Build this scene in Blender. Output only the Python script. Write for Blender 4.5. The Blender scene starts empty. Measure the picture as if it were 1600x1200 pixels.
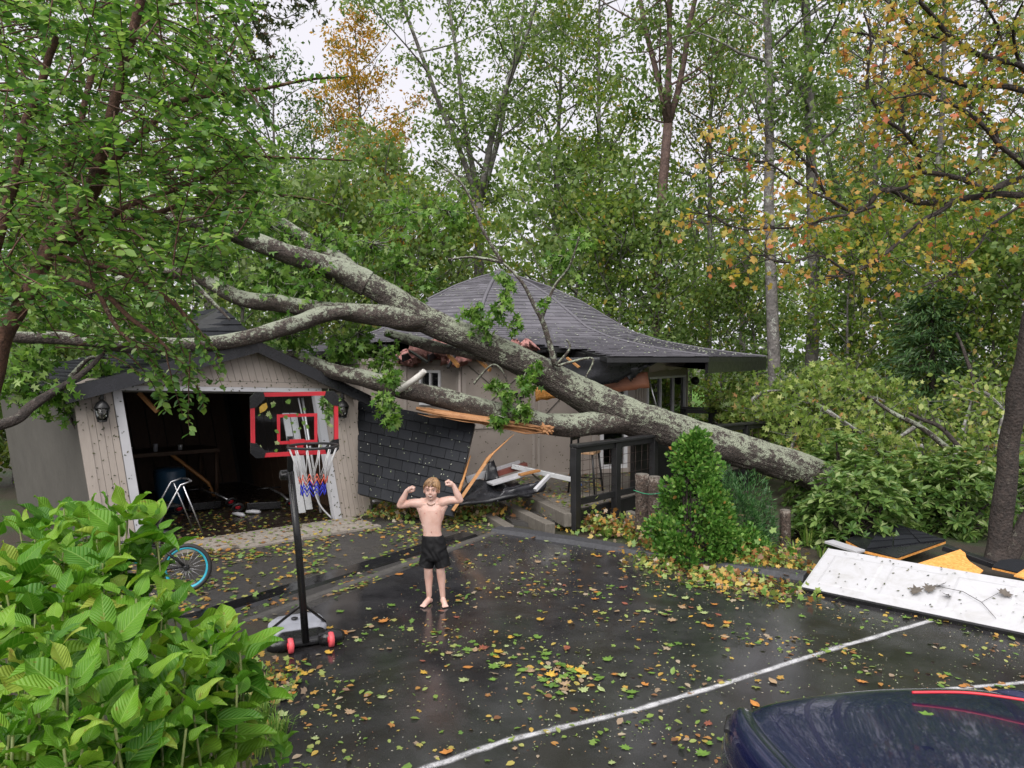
import bpy, math, random
import numpy as np
from mathutils import Vector, Matrix, noise as mnoise

# ---------------------------------------------------------------- scene, camera, sky, sun
SC = bpy.context.scene
COL = SC.collection
SC.render.engine = 'CYCLES'
SC.cycles.use_denoising = True
try:
    SC.cycles.denoiser = 'OPENIMAGEDENOISE'
except Exception:
    pass
SC.cycles.max_bounces = 8
SC.cycles.diffuse_bounces = 3
SC.cycles.glossy_bounces = 3
SC.cycles.transmission_bounces = 6
SC.cycles.transparent_max_bounces = 8
SC.cycles.sample_clamp_indirect = 6.0
SC.cycles.caustics_reflective = False
SC.cycles.caustics_refractive = False

CAM_Z, PITCH, FPX = 2.5, math.radians(1.97), 1164.0
cam_d = bpy.data.cameras.new('camera')
cam = bpy.data.objects.new('camera', cam_d)
COL.objects.link(cam)
cam.location = (0, 0, CAM_Z)
cam.rotation_euler = (math.radians(90) - PITCH, 0, 0)
cam_d.sensor_width = 36.0
cam_d.lens = FPX / 1600.0 * 36.0
cam_d.clip_start = 0.05
cam_d.clip_end = 3000
SC.camera = cam

SUN_EL, SUN_ROT = math.radians(48), math.radians(196)
world = bpy.data.worlds.new('World')
SC.world = world
world.use_nodes = True
wn, wl = world.node_tree.nodes, world.node_tree.links
wn.clear()
w_out = wn.new('ShaderNodeOutputWorld')
w_bg = wn.new('ShaderNodeBackground')
w_sky = wn.new('ShaderNodeTexSky')
w_sky.sky_type = 'NISHITA'
w_sky.sun_disc = False
w_sky.sun_elevation = SUN_EL
w_sky.sun_rotation = SUN_ROT
w_sky.dust_density = 4.0
w_sky.air_density = 1.0
w_hsv = wn.new('ShaderNodeHueSaturation')
w_hsv.inputs['Saturation'].default_value = 0.12
w_mix = wn.new('ShaderNodeMix')
w_mix.data_type = 'RGBA'
w_mix.inputs[0].default_value = 0.8
w_mix.inputs[7].default_value = (6.6, 6.45, 7.0, 1)      # the closed cloud deck
wl.new(w_sky.outputs[0], w_hsv.inputs['Color'])
wl.new(w_hsv.outputs[0], w_mix.inputs[6])
wl.new(w_mix.outputs[2], w_bg.inputs['Color'])
w_bg.inputs['Strength'].default_value = 0.05
wl.new(w_bg.outputs[0], w_out.inputs['Surface'])

sun_d = bpy.data.lights.new('sun', 'SUN')
sun_d.energy = 1.5
sun_d.angle = math.radians(70)
sun_d.color = (1.0, 0.97, 0.93)
sun = bpy.data.objects.new('sun', sun_d)
COL.objects.link(sun)
sun.location = (0, -10, 40)
_sd = Vector((math.sin(SUN_ROT) * math.cos(SUN_EL), math.cos(SUN_ROT) * math.cos(SUN_EL), math.sin(SUN_EL)))
sun.rotation_euler = (-_sd).to_track_quat('-Z', 'Y').to_euler()

VS = SC.view_settings
VS.view_transform = 'Standard'
VS.look = 'None'
VS.gamma = 1.0
VS.use_curve_mapping = False
VS.exposure = 1.65

# ---------------------------------------------------------------- helpers
CP, SP = math.cos(PITCH), math.sin(PITCH)
def ray(px, py):
    u, v = (px - 800) / FPX, (600 - py) / FPX
    return Vector((u, CP + v * SP, -SP + v * CP))
def P(px, py, Y):
    d = ray(px, py)
    return Vector((0, 0, CAM_Z)) + d * (Y / d.y)
def G(px, py, z=0.0):
    d = ray(px, py)
    return Vector((0, 0, CAM_Z)) + d * ((z - CAM_Z) / d.z)
def pxm(n, Y):
    return n * Y / FPX
RND = random.Random(7)
def U(a, b):
    return RND.uniform(a, b)
def lerp(a, b, t):
    return a + (b - a) * t
def sstep(t):
    t = max(0.0, min(1.0, t))
    return t * t * (3 - 2 * t)

def link(o, parent=None):
    COL.objects.link(o)
    if parent is not None:
        o.parent = parent
    return o
def tag(o, label=None, cat=None, group=None, kind=None):
    if label: o['label'] = label
    if cat: o['category'] = cat
    if group: o['group'] = group
    if kind: o['kind'] = kind
    return o
def thing(name, label, cat, loc=(0, 0, 0), group=None):
    o = bpy.data.objects.new(name, None)
    o.empty_display_size = 0.1
    o.location = loc
    link(o)
    return tag(o, label, cat, group)
def kid_at(o, parent):
    """parent o to parent while keeping its world placement (parents are unrotated, unscaled empties or meshes at their location)"""
    o.parent = parent
    off = Vector((0, 0, 0))
    p = parent
    while p is not None:
        off += p.location
        p = p.parent
    o.location = Vector(o.location) - off
    return o
def dup(root, loc=None, rotz=None, scale=None, label=None, group=None):
    r = root.copy(); COL.objects.link(r)
    if loc is not None: r.location = loc
    if rotz is not None: r.rotation_euler = (0, 0, rotz)
    if scale is not None: r.scale = (scale, scale, scale) if isinstance(scale, (int, float)) else scale
    if label: r['label'] = label
    if group: r['group'] = group
    for ch in list(root.children):
        c = ch.copy(); COL.objects.link(c); c.parent = r
        for g in list(ch.children):
            d = g.copy(); COL.objects.link(d); d.parent = c
    return r

class MB:
    """collects geometry in world coordinates, then builds one mesh object"""
    def __init__(s):
        s.v, s.f, s.m, s.sm = [], [], [], []
    def add(s, verts, faces, mi=0, smooth=False):
        b = len(s.v)
        s.v += [tuple(v) for v in verts]
        for f in faces:
            s.f.append([b + i for i in f]); s.m.append(mi); s.sm.append(smooth)
        return s
    def hexa(s, c, mi=0):
        """8 corners: bottom ring 0-3, top ring 4-7"""
        return s.add(c, [(3, 2, 1, 0), (4, 5, 6, 7), (0, 1, 5, 4), (1, 2, 6, 5), (2, 3, 7, 6), (3, 0, 4, 7)], mi)
    def box(s, c, size, rot=None, mi=0):
        x, y, z = size[0] / 2, size[1] / 2, size[2] / 2
        pts = [Vector(p) for p in ((-x, -y, -z), (x, -y, -z), (x, y, -z), (-x, y, -z), (-x, -y, z), (x, -y, z), (x, y, z), (-x, y, z))]
        if rot is not None:
            pts = [rot @ p for p in pts]
        c = Vector(c)
        return s.hexa([p + c for p in pts], mi)
    def beam(s, a, b, w, h, up=(0, 0, 1), mi=0):
        """rectangular bar from a to b, w across, h along up"""
        a, b, up = Vector(a), Vector(b), Vector(up)
        d = (b - a).normalized()
        sx = d.cross(up)
        if sx.length < 1e-4: sx = d.cross(Vector((0, 1, 0)))
        sx.normalize(); sz = sx.cross(d).normalized()
        sx *= w / 2; sz *= h / 2
        return s.hexa([a - sx - sz, a + sx - sz, b + sx - sz, b - sx - sz, a - sx + sz, a + sx + sz, b + sx + sz, b - sx + sz], mi)
    def prism(s, poly, ext, mi=0):
        """planar polygon (list of Vectors) extruded by vector ext"""
        n = len(poly); ext = Vector(ext)
        pts = [Vector(p) for p in poly] + [Vector(p) + ext for p in poly]
        return s.add(pts, [tuple(range(n - 1, -1, -1)), tuple(range(n, 2 * n))] + [(i, (i + 1) % n, n + (i + 1) % n, n + i) for i in range(n)], mi)
    def tube(s, pts, radii, n=8, mi=0, caps=True, flat=1.0, twist_noise=0.0, furrow=0.0):
        pts = [Vector(p) for p in pts]
        if isinstance(radii, (int, float)): radii = [radii] * len(pts)
        b = len(s.v); prev = None; run = 0.0
        for i, p in enumerate(pts):
            if i: run += (p - pts[i - 1]).length
            d = (pts[min(i + 1, len(pts) - 1)] - pts[max(i - 1, 0)])
            d = d.normalized() if d.length > 1e-9 else Vector((0, 0, 1))
            if prev is None:
                a = d.cross(Vector((0, 0, 1)))
                if a.length < 0.1: a = d.cross(Vector((0, 1, 0)))
            else:
                a = prev - d * prev.dot(d)
            a.normalize(); prev = a; c = d.cross(a)
            for k in range(n):
                t = 2 * math.pi * k / n
                r = radii[i]
                if twist_noise:
                    r *= 1 + twist_noise * mnoise.noise(Vector((p.x * 2.3 + math.cos(t) * 1.3, p.y * 2.3 + math.sin(t) * 1.3, p.z * 2.3)))
                if furrow:
                    q_ = mnoise.noise(Vector((math.cos(t) * 6, math.sin(t) * 6, run * 2.0))) + .6 * mnoise.noise(Vector((math.cos(t) * 13 + 5, math.sin(t) * 13, run * 5.0)))
                    r *= 1 + furrow * (.5 - 2 * abs(q_))
                s.v.append(tuple(p + a * (math.cos(t) * r) + c * (math.sin(t) * r * flat)))
        for i in range(len(pts) - 1):
            for k in range(n):
                k2 = (k + 1) % n
                s.f.append([b + i * n + k, b + i * n + k2, b + (i + 1) * n + k2, b + (i + 1) * n + k]); s.m.append(mi); s.sm.append(True)
        if caps:
            s.f.append([b + k for k in range(n - 1, -1, -1)]); s.m.append(mi); s.sm.append(False)
            e = b + (len(pts) - 1) * n
            s.f.append([e + k for k in range(n)]); s.m.append(mi); s.sm.append(False)
        return s
    def lathe(s, prof, c, n=16, mi=0, axis=None):
        """prof [(r,z)] spun about z at c, or about axis"""
        c = Vector(c); b = len(s.v)
        q = Vector((0, 0, 1)).rotation_difference(Vector(axis)) if axis is not None else None
        for r, z in prof:
            for k in range(n):
                t = 2 * math.pi * k / n
                p = Vector((math.cos(t) * r, math.sin(t) * r, z))
                if q is not None: p = q @ p
                s.v.append(tuple(c + p))
        for i in range(len(prof) - 1):
            for k in range(n):
                k2 = (k + 1) % n
                s.f.append([b + i * n + k, b + i * n + k2, b + (i + 1) * n + k2, b + (i + 1) * n + k]); s.m.append(mi); s.sm.append(True)
        s.f.append([b + k for k in range(n - 1, -1, -1)]); s.m.append(mi); s.sm.append(False)
        e = b + (len(prof) - 1) * n
        s.f.append([e + k for k in range(n)]); s.m.append(mi); s.sm.append(False)
        return s
    def ball(s, c, r, nu=12, nv=8, mi=0, rot=None):
        if isinstance(r, (int, float)): r = (r, r, r)
        c = Vector(c); b = len(s.v)
        for i in range(nv + 1):
            ph = math.pi * i / nv
            for k in range(nu):
                t = 2 * math.pi * k / nu
                p = Vector((math.sin(ph) * math.cos(t) * r[0], math.sin(ph) * math.sin(t) * r[1], math.cos(ph) * r[2]))
                if rot is not None: p = rot @ p
                s.v.append(tuple(c + p))
        for i in range(nv):
            for k in range(nu):
                k2 = (k + 1) % nu
                s.f.append([b + i * nu + k, b + (i + 1) * nu + k, b + (i + 1) * nu + k2, b + i * nu + k2]); s.m.append(mi); s.sm.append(True)
        return s
    def ring(s, c, R, r, axis=(0, 0, 1), n=28, m=8, mi=0):
        c = Vector(c); q = Vector((0, 0, 1)).rotation_difference(Vector(axis)); b = len(s.v)
        for i in range(n):
            t = 2 * math.pi * i / n
            for k in range(m):
                f = 2 * math.pi * k / m
                s.v.append(tuple(c + q @ Vector(((R + r * math.cos(f)) * math.cos(t), (R + r * math.cos(f)) * math.sin(t), r * math.sin(f)))))
        for i in range(n):
            for k in range(m):
                i2, k2 = (i + 1) % n, (k + 1) % m
                s.f.append([b + i * m + k, b + i2 * m + k, b + i2 * m + k2, b + i * m + k2]); s.m.append(mi); s.sm.append(True)
        return s
    def mesh(s, name, mats, origin=(0, 0, 0)):
        me = bpy.data.meshes.new(name)
        o = Vector(origin)
        me.from_pydata([tuple(Vector(v) - o) for v in s.v], [], s.f)
        for m in (mats if isinstance(mats, (list, tuple)) else [mats]):
            me.materials.append(m)
        me.polygons.foreach_set('material_index', s.m)
        me.polygons.foreach_set('use_smooth', s.sm)
        me.update()
        return me
    def build(s, name, mats, parent=None, origin=None, bevel=0.0, kind=None):
        """world-coordinate mesh -> object; with a parent its origin is the parent's"""
        if parent is not None:
            off = Vector((0, 0, 0)); p = parent
            while p is not None:
                off += p.location; p = p.parent
            me = s.mesh(name, mats, off)
            o = bpy.data.objects.new(name, me)
            link(o, parent)
        else:
            og = Vector(origin) if origin is not None else Vector((0, 0, 0))
            me = s.mesh(name, mats, og)
            o = bpy.data.objects.new(name, me)
            o.location = og
            link(o)
        if bevel:
            b = o.modifiers.new('bevel', 'BEVEL'); b.width = bevel; b.segments = 2; b.limit_method = 'ANGLE'
        if kind: o['kind'] = kind
        return o

def np_mesh(name, verts, faces, mats, smooth=False):
    """verts (N,3), faces (M,k) -> mesh, fast"""
    verts = np.asarray(verts, dtype=np.float32); faces = np.asarray(faces, dtype=np.int32)
    me = bpy.data.meshes.new(name)
    M, k = faces.shape
    me.vertices.add(len(verts)); me.vertices.foreach_set('co', verts.ravel())
    me.loops.add(M * k); me.loops.foreach_set('vertex_index', faces.ravel())
    me.polygons.add(M)
    me.polygons.foreach_set('loop_start', np.arange(0, M * k, k, dtype=np.int32))
    me.polygons.foreach_set('loop_total', np.full(M, k, dtype=np.int32))
    if smooth: me.polygons.foreach_set('use_smooth', np.ones(M, dtype=bool))
    for m in (mats if isinstance(mats, (list, tuple)) else [mats]):
        me.materials.append(m)
    me.update(calc_edges=True)
    return me

# leaf templates: y runs base -> tip, unit length
T_SIMPLE = (np.array([(0, 0, 0), (.24, .42, .05), (0, 1, -.06), (-.24, .42, .05), ], float), np.array([(0, 1, 2), (0, 2, 3)]))
T_OVAL = (np.array([(0, 0, 0), (.26, .25, .05), (.3, .6, .05), (0, 1, -.05), (-.3, .6, .05), (-.26, .25, .05)], float),
          np.array([(0, 1, 2, 3), (0, 3, 4, 5)]))
_lob = [(0, 0), (.12, .14), (.42, .05), (.34, .3), (.62, .42), (.33, .55), (.3, .8), (.14, .72), (0, 1.05),
        (-.14, .72), (-.3, .8), (-.33, .55), (-.62, .42), (-.34, .3), (-.42, .05), (-.12, .14)]
T_LOBE = (np.array([(x, y, -.25 * x * x + .04 * math.sin(7 * y)) for x, y in _lob], float), np.array([list(range(16))]))
_lob2 = [(0, 0), (.34, .1), (.13, .3), (.5, .58), (.12, .56), (0, 1), (-.12, .56), (-.5, .58), (-.13, .3), (-.34, .1)]
_lob3 = [(0, 0), (.3, .12), (.22, .35), (.5, .55), (.2, .68), (0, 1), (-.2, .68), (-.5, .55), (-.22, .35), (-.3, .12)]
T_MAPLE = (np.array([(x, y, -.2 * x * x) for x, y in _lob3], float), np.array([list(range(10))]))
T_STAR = (np.array([(x, y, -.2 * x * x) for x, y in _lob2], float), np.array([list(range(10))]))
T_NEEDLE = (np.array([(.05, 0, 0), (.07, .5, .02), (0, 1, -.03), (-.07, .5, .02), (-.05, 0, 0)], float), np.array([(0, 1, 2, 3, 4)]))

def scatter_leaves(tmpl, pos, size, rng, dirs=None, droop=0.0, dir_jit=0.6, normals_up=0.0, size_jit=0.3):
    """returns verts, faces for leaves placed at pos (n,3)"""
    tv, tf = tmpl
    n = len(pos)
    d = rng.normal(size=(n, 3))
    d /= np.linalg.norm(d, axis=1)[:, None] + 1e-9
    if dirs is not None:
        d = dirs + d * dir_jit
    d[:, 2] -= droop
    d /= np.linalg.norm(d, axis=1)[:, None] + 1e-9
    up = rng.normal(size=(n, 3)); up /= np.linalg.norm(up, axis=1)[:, None] + 1e-9
    up[:, 2] += normals_up
    x = np.cross(d, up); x /= np.linalg.norm(x, axis=1)[:, None] + 1e-9
    z = np.cross(x, d)
    s = size * (1 + size_jit * rng.uniform(-1, 1, size=n))
    v = (tv[None, :, 0:1] * x[:, None, :] + tv[None, :, 1:2] * d[:, None, :] + tv[None, :, 2:3] * z[:, None, :]) * s[:, None, None] + pos[:, None, :]
    f = tf[None] + (np.arange(n) * len(tv))[:, None, None]
    return v.reshape(-1, 3), f.reshape(-1, tf.shape[1])

def leaf_obj(name, tmpl, pos, size, seed, mat, parent=None, kind=None, origin=None, **kw):
    rng = np.random.default_rng(seed)
    pos = np.asarray(pos, float)
    v, f = scatter_leaves(tmpl, pos, size, rng, **kw)
    off = np.zeros(3)
    if parent is not None:
        p = parent
        while p is not None:
            off += np.array(p.location); p = p.parent
    elif origin is not None:
        off = np.array(origin, float)
    o = bpy.data.objects.new(name, np_mesh(name, v - off, f, mat))
    link(o, parent)
    if parent is None and origin is not None: o.location = origin
    if kind: o['kind'] = kind
    return o

# ---------------------------------------------------------------- materials
MATS = {}
class NT:
    def __init__(s, name):
        s.mat = bpy.data.materials.new(name); s.mat.use_nodes = True
        s.n, s.l = s.mat.node_tree.nodes, s.mat.node_tree.links
        s.b = s.n['Principled BSDF']; s.out = s.n['Material Output']
    def node(s, t, **kw):
        x = s.n.new(t)
        for k, v in kw.items():
            if k in x.inputs: x.inputs[k].default_value = v
            else: setattr(x, k, v)
        return x
    def lk(s, a, b):
        s.l.new(a, b)
    def coord(s, kind='Object', scale=(1, 1, 1), rot=(0, 0, 0)):
        t = s.n.new('ShaderNodeTexCoord'); m = s.n.new('ShaderNodeMapping')
        m.inputs['Scale'].default_value = scale; m.inputs['Rotation'].default_value = rot
        s.lk(t.outputs[kind], m.inputs['Vector'])
        return m.outputs[0]
    def wpos(s, scale=(1, 1, 1)):
        t = s.n.new('ShaderNodeNewGeometry'); m = s.n.new('ShaderNodeMapping')
        m.inputs['Scale'].default_value = scale
        s.lk(t.outputs['Position'], m.inputs['Vector'])
        return m.outputs[0]
    def noise(s, vec, scale, detail=5, rough=.6, dist=0.0):
        x = s.node('ShaderNodeTexNoise', Scale=scale, Detail=detail, Roughness=rough, Distortion=dist)
        if vec is not None: s.lk(vec, x.inputs['Vector'])
        return x.outputs['Fac']
    def ramp(s, fac, stops, interp='LINEAR'):
        r = s.n.new('ShaderNodeValToRGB'); cr = r.color_ramp; cr.interpolation = interp
        while len(cr.elements) > 1: cr.elements.remove(cr.elements[-1])
        cr.elements[0].position = stops[0][0]; c = stops[0][1]
        cr.elements[0].color = (c, c, c, 1) if isinstance(c, (int, float)) else (*c, 1)
        for p, c in stops[1:]:
            e = cr.elements.new(p); e.color = (c, c, c, 1) if isinstance(c, (int, float)) else (*c, 1)
        if fac is not None: s.lk(fac, r.inputs[0])
        return r.outputs[0]
    def mix(s, fac, a, b, mode='MIX'):
        x = s.n.new('ShaderNodeMix'); x.data_type = 'RGBA'; x.blend_type = mode
        for i, v in ((0, fac), (6, a), (7, b)):
            if hasattr(v, 'links'): s.lk(v, x.inputs[i])
            else: x.inputs[i].default_value = v if i == 0 else (*v, 1)
        return x.outputs[2]
    def math(s, op, a, b=0.0, c=None):
        x = s.n.new('ShaderNodeMath'); x.operation = op
        for i, v in enumerate((a, b) if c is None else (a, b, c)):
            if hasattr(v, 'links'): s.lk(v, x.inputs[i])
            else: x.inputs[i].default_value = v
        return x.outputs[0]
    def bump(s, h, strength=.4, dist=.01):
        x = s.node('ShaderNodeBump', Strength=strength, Distance=dist)
        s.lk(h, x.inputs['Height']); s.lk(x.outputs[0], s.b.inputs['Normal'])
        return x
    def set(s, **kw):
        for k, v in kw.items():
            k = k.replace('_', ' ')
            if hasattr(v, 'links'): s.lk(v, s.b.inputs[k])
            elif isinstance(v, tuple) and len(v) == 3: s.b.inputs[k].default_value = (*v, 1)
            else: s.b.inputs[k].default_value = v
        return s

def plain(name, col, rough=.6, var=.15, nscale=8, metal=0.0, bump=0.0, bscale=60, spec=.5, streak=None, objvar=0.0):
    if name in MATS: return MATS[name]
    t = NT(name)
    vec = t.wpos(streak if streak else (1, 1, 1))
    nz = t.noise(vec, nscale)
    lo = tuple(c * (1 - var) for c in col); hi = tuple(min(1, c * (1 + var)) for c in col)
    c = t.ramp(nz, [(.3, lo), (.7, hi)])
    if objvar:
        oi = t.n.new('ShaderNodeObjectInfo')
        k = t.math('MULTIPLY_ADD', oi.outputs['Random'], objvar, 1 - objvar / 2)
        c = t.mix(1.0, c, t.ramp(k, [(0, 0.0), (1, 1.0)]), 'MULTIPLY') if False else t.mix(t.math('MULTIPLY', oi.outputs['Random'], objvar), c, tuple(x * .35 for x in col))
    t.set(Base_Color=c, Roughness=t.ramp(t.noise(vec, nscale * 2.3), [(.3, max(.02, rough - .1)), (.7, min(1, rough + .1))]), Metallic=metal)
    t.b.inputs['Specular IOR Level'].default_value = spec
    if bump: t.bump(t.noise(t.wpos(), bscale), bump, .01)
    MATS[name] = t.mat
    return t.mat

def leafmat(name, stops, trans=.35, rough=.45, obj=False, spec=.4):
    """stops: colour ramp over a random value per leaf"""
    if name in MATS: return MATS[name]
    t = NT(name)
    if obj:
        r = t.n.new('ShaderNodeObjectInfo').outputs['Random']
    else:
        r = t.n.new('ShaderNodeNewGeometry').outputs['Random Per Island']
    c = t.ramp(r, stops)
    c = t.mix(.35, c, t.ramp(t.noise(t.wpos(), 1.1, 2), [(.3, tuple(x * .75 for x in stops[0][1])), (.7, stops[-1][1])]), 'MIX') if False else c
    t.set(Base_Color=c, Roughness=rough)
    t.b.inputs['Specular IOR Level'].default_value = spec
    tr = t.n.new('ShaderNodeBsdfTranslucent')
    br = t.mix(1.0, c, (1.1, 1.15, .7), 'MULTIPLY')
    t.lk(br, tr.inputs['Color'])
    ms = t.n.new('ShaderNodeMixShader'); ms.inputs[0].default_value = trans
    t.lk(t.b.outputs[0], ms.inputs[1]); t.lk(tr.outputs[0], ms.inputs[2]); t.lk(ms.outputs[0], t.out.inputs['Surface'])
    MATS[name] = t.mat
    return t.mat

def m_asphalt():
    t = NT('wet_asphalt'); v = t.wpos()
    big = t.noise(v, .55, 4, .6, .6); mid = t.noise(v, 3.0, 5); fine = t.noise(v, 160, 3, .7)
    c = t.mix(t.ramp(mid, [(.35, 0.0), (.65, 1.0)]), (.017, .0165, .018), (.038, .037, .039))
    c = t.mix(t.ramp(fine, [(.62, 0.0), (.75, 1.0)]), c, (.1, .098, .095))
    c = t.mix(t.ramp(t.noise(v, 260, 2), [(.66, 0.0), (.74, .8)]), c, (.26, .26, .26))
    c = t.mix(t.ramp(t.noise(v, .9, 5, .7, 1.5), [(.52, 0.0), (.6, .55)]), c, (.02, .016, .015))
    wet = t.ramp(big, [(.36, 0.0), (.55, 1.0)])
    r = t.mix(wet, (.2, .2, .2), (.035, .035, .035))
    t.set(Base_Color=c, Roughness=r)
    h = t.math('ADD', t.math('MULTIPLY', fine, .5), t.math('MULTIPLY', mid, .6))
    b = t.bump(h, .25, .006)
    t.lk(t.math('MULTIPLY_ADD', wet, -.16, .24), b.inputs['Strength'])
    t.b.inputs['Specular IOR Level'].default_value = .6
    return t.mat
def m_bark(name, base, dark, lichen, lamount=.5, scale=1.0, furrow=1.0, rough=.8):
    t = NT(name); v = t.wpos((1, 1, 1))
    n1 = t.noise(v, 14 * scale, 6, .7); n2 = t.noise(v, 8 * scale, 6, .7, .5); n3 = t.noise(v, 38 * scale, 5, .75)
    c = t.mix(t.ramp(n1, [(.35, 0.0), (.65, 1.0)]), dark, base)
    g = t.n.new('ShaderNodeNewGeometry'); sx = t.n.new('ShaderNodeSeparateXYZ'); t.lk(g.outputs['Normal'], sx.inputs[0])
    lich = t.math('ADD', t.math('MULTIPLY', n2, .8), t.math('MULTIPLY', n3, .62))
    lich = t.math('ADD', lich, t.math('MULTIPLY', sx.outputs['Z'], .13))
    lich = t.math('ADD', lich, t.math('MULTIPLY_ADD', t.noise(v, 1.3 * scale, 4, .6, 1.0), .6, -.3))
    hi = t.ramp(lich, [(.93 - .4 * lamount, 0.0), (1.0 - .4 * lamount, 1.0)])
    lc = t.mix(t.noise(v, 9 * scale, 3), tuple(x * .7 for x in lichen), lichen)
    c = t.mix(hi, c, lc)
    t.set(Base_Color=c, Roughness=rough)
    vo = t.node('ShaderNodeTexVoronoi', Scale=24 * scale); t.lk(v, vo.inputs['Vector'])
    h = t.math('ADD', t.math('MULTIPLY', vo.outputs['Distance'], .7 * furrow), n3)
    t.bump(h, .9, .025)
    return t.mat
def m_shingle(name='asphalt_shingle', base=(.009, .01, .0125), island=False):
    t = NT(name); v = t.wpos()
    fine = t.noise(v, 220, 3, .8); mid = t.noise(v, 5, 4)
    oi = t.n.new('ShaderNodeObjectInfo')
    c = t.mix(fine, tuple(x * .5 for x in base), tuple(x * 1.7 for x in base))
    rnd = t.n.new('ShaderNodeNewGeometry').outputs['Random Per Island'] if island else oi.outputs['Random']
    c = t.mix(t.math('MULTIPLY', rnd, .75), c, tuple(x * 1.9 for x in base))
    c = t.mix(t.ramp(mid, [(.5, 0.0), (.8, .4)]), c, tuple(x * 2.2 for x in base))
    t.set(Base_Color=c, Roughness=t.ramp(mid, [(.3, .55), (.7, .75)]))
    t.b.inputs['Specular IOR Level'].default_value = .2
    t.bump(fine, .5, .004)
    return t.mat
def m_wood(name, a, b, scale=(1, 1, 1), rough=.6, nscale=6, objvar=False):
    t = NT(name); v = t.wpos(scale)
    n = t.noise(v, nscale, 6, .7, 1.2); n2 = t.noise(v, nscale * 7, 3, .7)
    c = t.mix(t.ramp(n, [(.3, 0.0), (.7, 1.0)]), a, b)
    c = t.mix(t.math('MULTIPLY', n2, .35), c, tuple(x * .35 for x in a))
    if objvar:
        oi = t.n.new('ShaderNodeObjectInfo')
        c = t.mix(t.math('MULTIPLY', oi.outputs['Random'], .3), c, tuple(x * .6 for x in a))
    t.set(Base_Color=c, Roughness=rough)
    t.bump(n2, .4, .006)
    return t.mat
def m_siding():
    t = NT('taupe_siding'); v = t.wpos((14, 14, 1.2))
    n = t.noise(v, 3, 5, .7); blot = t.noise(t.wpos(), 1.7, 4)
    oi = t.n.new('ShaderNodeObjectInfo')
    c = t.mix(n, (.32, .275, .24), (.41, .36, .32))
    c = t.mix(t.ramp(blot, [(.45, 0.0), (.75, .35)]), c, (.22, .19, .165))
    c = t.mix(t.math('MULTIPLY', oi.outputs['Random'], .22), c, (.26, .225, .2))
    t.set(Base_Color=c, Roughness=.55); t.bump(n, .25, .006)
    return t.mat
def m_osb(name='orange_osb'):
    t = NT(name); v = t.wpos()
    vo = t.node('ShaderNodeTexVoronoi', Scale=42.0); t.lk(t.wpos((1, 2.2, 1.4)), vo.inputs['Vector'])
    c = t.ramp(vo.outputs['Color'], [(.1, (.55, .22, .045)), (.5, (.72, .31, .065)), (.9, (.8, .42, .13))])
    c = t.mix(t.ramp(t.noise(v, 26, 3), [(.6, 0.0), (.7, .7)]), c, (.3, .13, .04))
    t.set(Base_Color=c, Roughness=.65); t.bump(vo.outputs['Distance'], .3, .004)
    return t.mat
def m_insul():
    t = NT('pink_insulation'); v = t.wpos()
    n = t.noise(v, 22, 6, .75, 1.5)
    t.set(Base_Color=t.mix(n, (.5, .17, .15), (.85, .5, .46)), Roughness=.95); t.bump(n, 1.0, .05)
    return t.mat
def m_skin():
    t = NT('skin'); v = t.wpos()
    n = t.noise(v, 9, 4); 
    c = t.mix(t.ramp(n, [(.3, 0.0), (.7, 1.0)]), (.58, .34, .27), (.7, .48, .41))
    t.set(Base_Color=c, Roughness=.42)
    t.b.inputs['Subsurface Weight'].default_value = .08
    t.b.inputs['Subsurface Radius'].default_value = (.02, .008, .005)
    return t.mat
def m_glass(name, rough=.02, tint=(1, 1, 1), ior=1.45):
    t = NT(name)
    gl = t.node('ShaderNodeBsdfGlossy', Roughness=rough); tr = t.n.new('ShaderNodeBsdfTransparent')
    tr.inputs['Color'].default_value = (*tint, 1)
    fr = t.node('ShaderNodeFresnel', IOR=ior); ms = t.n.new('ShaderNodeMixShader')
    t.lk(fr.outputs[0], ms.inputs[0]); t.lk(tr.outputs[0], ms.inputs[1]); t.lk(gl.outputs[0], ms.inputs[2]); t.lk(ms.outputs[0], t.out.inputs['Surface'])
    return t.mat
def m_ground():
    t = NT('leaf_litter_soil'); v = t.wpos()
    n = t.noise(v, 1.2, 5); f = t.noise(v, 26, 5, .8); f2 = t.noise(v, 60, 3, .8)
    c = t.mix(f, (.02, .016, .012), (.075, .058, .04))
    c = t.mix(t.ramp(n, [(.42, 0.0), (.62, .8)]), c, (.03, .055, .016))
    c = t.mix(t.ramp(f2, [(.62, 0.0), (.7, .8)]), c, (.2, .12, .035))
    t.set(Base_Color=c, Roughness=.7); t.bump(f, .8, .03)
    return t.mat
def m_gravel():
    t = NT('leafy_gravel'); v = t.wpos()
    f = t.noise(v, 70, 4, .8); n = t.noise(v, 2.2, 4)
    c = t.mix(f, (.018, .017, .017), (.095, .09, .085))
    c = t.mix(t.ramp(n, [(.4, 0.0), (.65, .6)]), c, (.035, .032, .03))
    t.set(Base_Color=c, Roughness=t.ramp(n, [(.35, .2), (.6, .55)])); t.bump(f, .8, .012)
    return t.mat
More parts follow.
